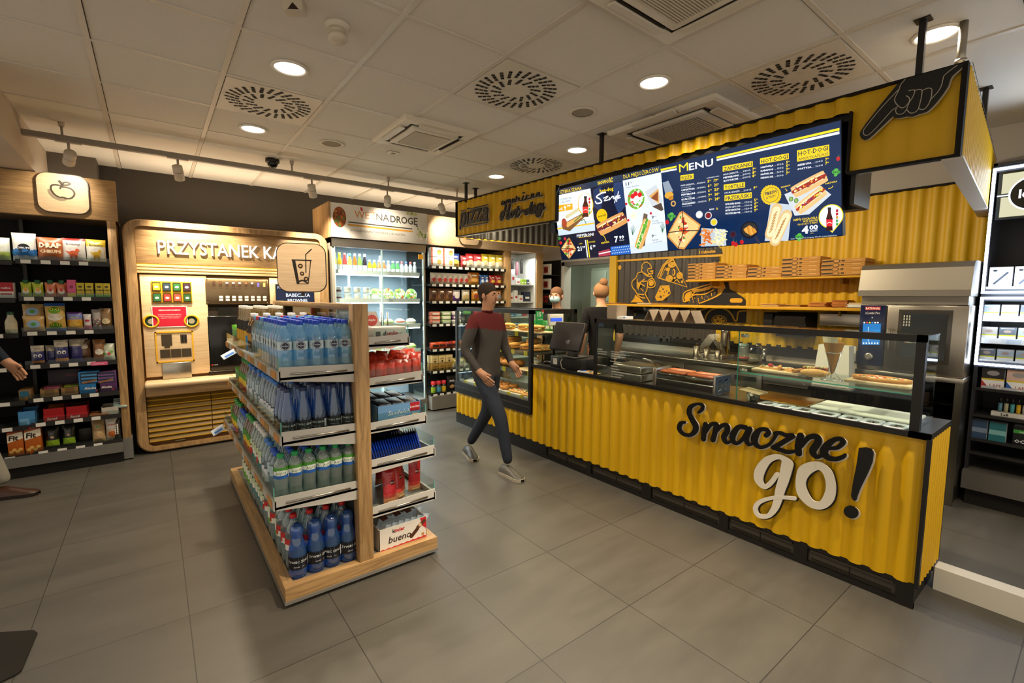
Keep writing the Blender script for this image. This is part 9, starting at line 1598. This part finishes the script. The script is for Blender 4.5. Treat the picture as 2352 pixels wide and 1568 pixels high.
short = lambda c: (lambda b, h, k: (b.ball(h+Vector((0, -.026, .034))*k, .096*k, c, 'cloth', 18, 10, (.86, .98, .86)), b.ball(h+Vector((0, -.05, -.02))*k, .07*k, c, 'cloth', 14, 8, (1, .75, .9))))
def cust(p):
 if p.z > 1.475: return SK
 if p.z > 1.30+.02*math.sin(p.x*9): return '#5e2424'
 return '#2f3540' if p.z < .87 else '#45413d'
OV = {'anL': (-.1, -.30, .12), 'knL': (-.1, -.06, .5), 'anR': (.1, .33, .1), 'knR': (.1, .24, .52), 'elR': (.25, -.06, 1.12), 'wrR': (.22, .1, .93), 'paR': (.21, .14, .89), 'elL': (-.25, .02, 1.12), 'wrL': (-.2, .16, .95), 'paL': (-.19, .2, .92)}
def ex(t, h, k, J): shoe(t, J, 'L', k, -.6, '#3a3733', '#a8a08f'); shoe(t, J, 'R', k, -.3, '#5a564f', '#b3ab9a')
human('customer in a grey jacket and dark jeans striding past the bakery case', (2.31, 3.36, 0), math.radians(197), 1.6, cust, OV, short('#3a2e26'), ex)
def pl(p):
 if p.z > 1.47: return SK
 return '#8a8478' if p.z < .93 else '#1f2530'
human('shopper in a dark blue top and grey trousers cut by the left picture edge', (-1.13, 4.90, 0), math.radians(-112), 1.74, pl, {'elL': (-.24, .03, 1.14), 'wrL': (-.22, .17, .97), 'paL': (-.21, .21, .93), 'anL': (-.1, .16, .1), 'anR': (.1, -.16, .1)}, short('#2a211c'), lambda t, h, k, J: (shoe(t, J, 'L', k, .1, '#3d2418', '#1f1510'), shoe(t, J, 'R', k, -.1, '#3d2418', '#1f1510')))
stf = lambda p: SK if p.z > 1.455 or (abs(p.x) > .15 and p.z < 1.15 and p.z > .6) else '#171514'
def mask(t, h, k, J): B().ball(h+Vector((0, .045, -.045))*k, .062*k, '#9db8bb', 'cloth', 14, 8, (1.1, .95, .85)).build('face_mask', t); shoe(t, J, 'L', k, 0, '#1d1b1a', '#333'+'333'); shoe(t, J, 'R', k, 0, '#1d1b1a', '#333333')
human('staff member in black wearing a pale blue face mask behind the bakery case', (3.84, 4.10, 0), math.radians(118), 1.60, stf, {}, short('#6a4a34'), mask)
def bun(b, h, k): b.ball(h+Vector((0, -.014, .02))*k, .10*k, '#8a6444', 'cloth', 16, 9, (.9, 1.05, 1)); b.ball(h+Vector((.01, -.06, .115))*k, .05*k, '#80593a', 'cloth', 12, 7)
human('staff member in black with a blonde hair bun, seen from behind', (3.98, 3.52, 0), math.radians(-30), 1.64, stf, {}, bun, lambda t, h, k, J: (shoe(t, J, 'L', k, 0, '#1d1b1a', '#333333'), shoe(t, J, 'R', k, 0, '#1d1b1a', '#333333')))
# ---- dark mat corner at the lower left
m = B(); q = [at(-60, 1455, z=.006), at(78, 1446, z=.006), at(86, 1452, z=.006), at(50, 1538, z=.006), at(36, 1548, z=.006), at(-70, 1600, z=.006)]
m.add([p for p in q]+[Vector((p.x, p.y, .0005)) for p in q], [tuple(range(6))[::-1]]+[(i, (i+1) % 6, (i+1) % 6+6, i+6) for i in range(6)], '#25231f', 'cloth'); tag(m.build('floor_mat'), 'dark grey floor mat corner at the bottom left edge', 'mat')
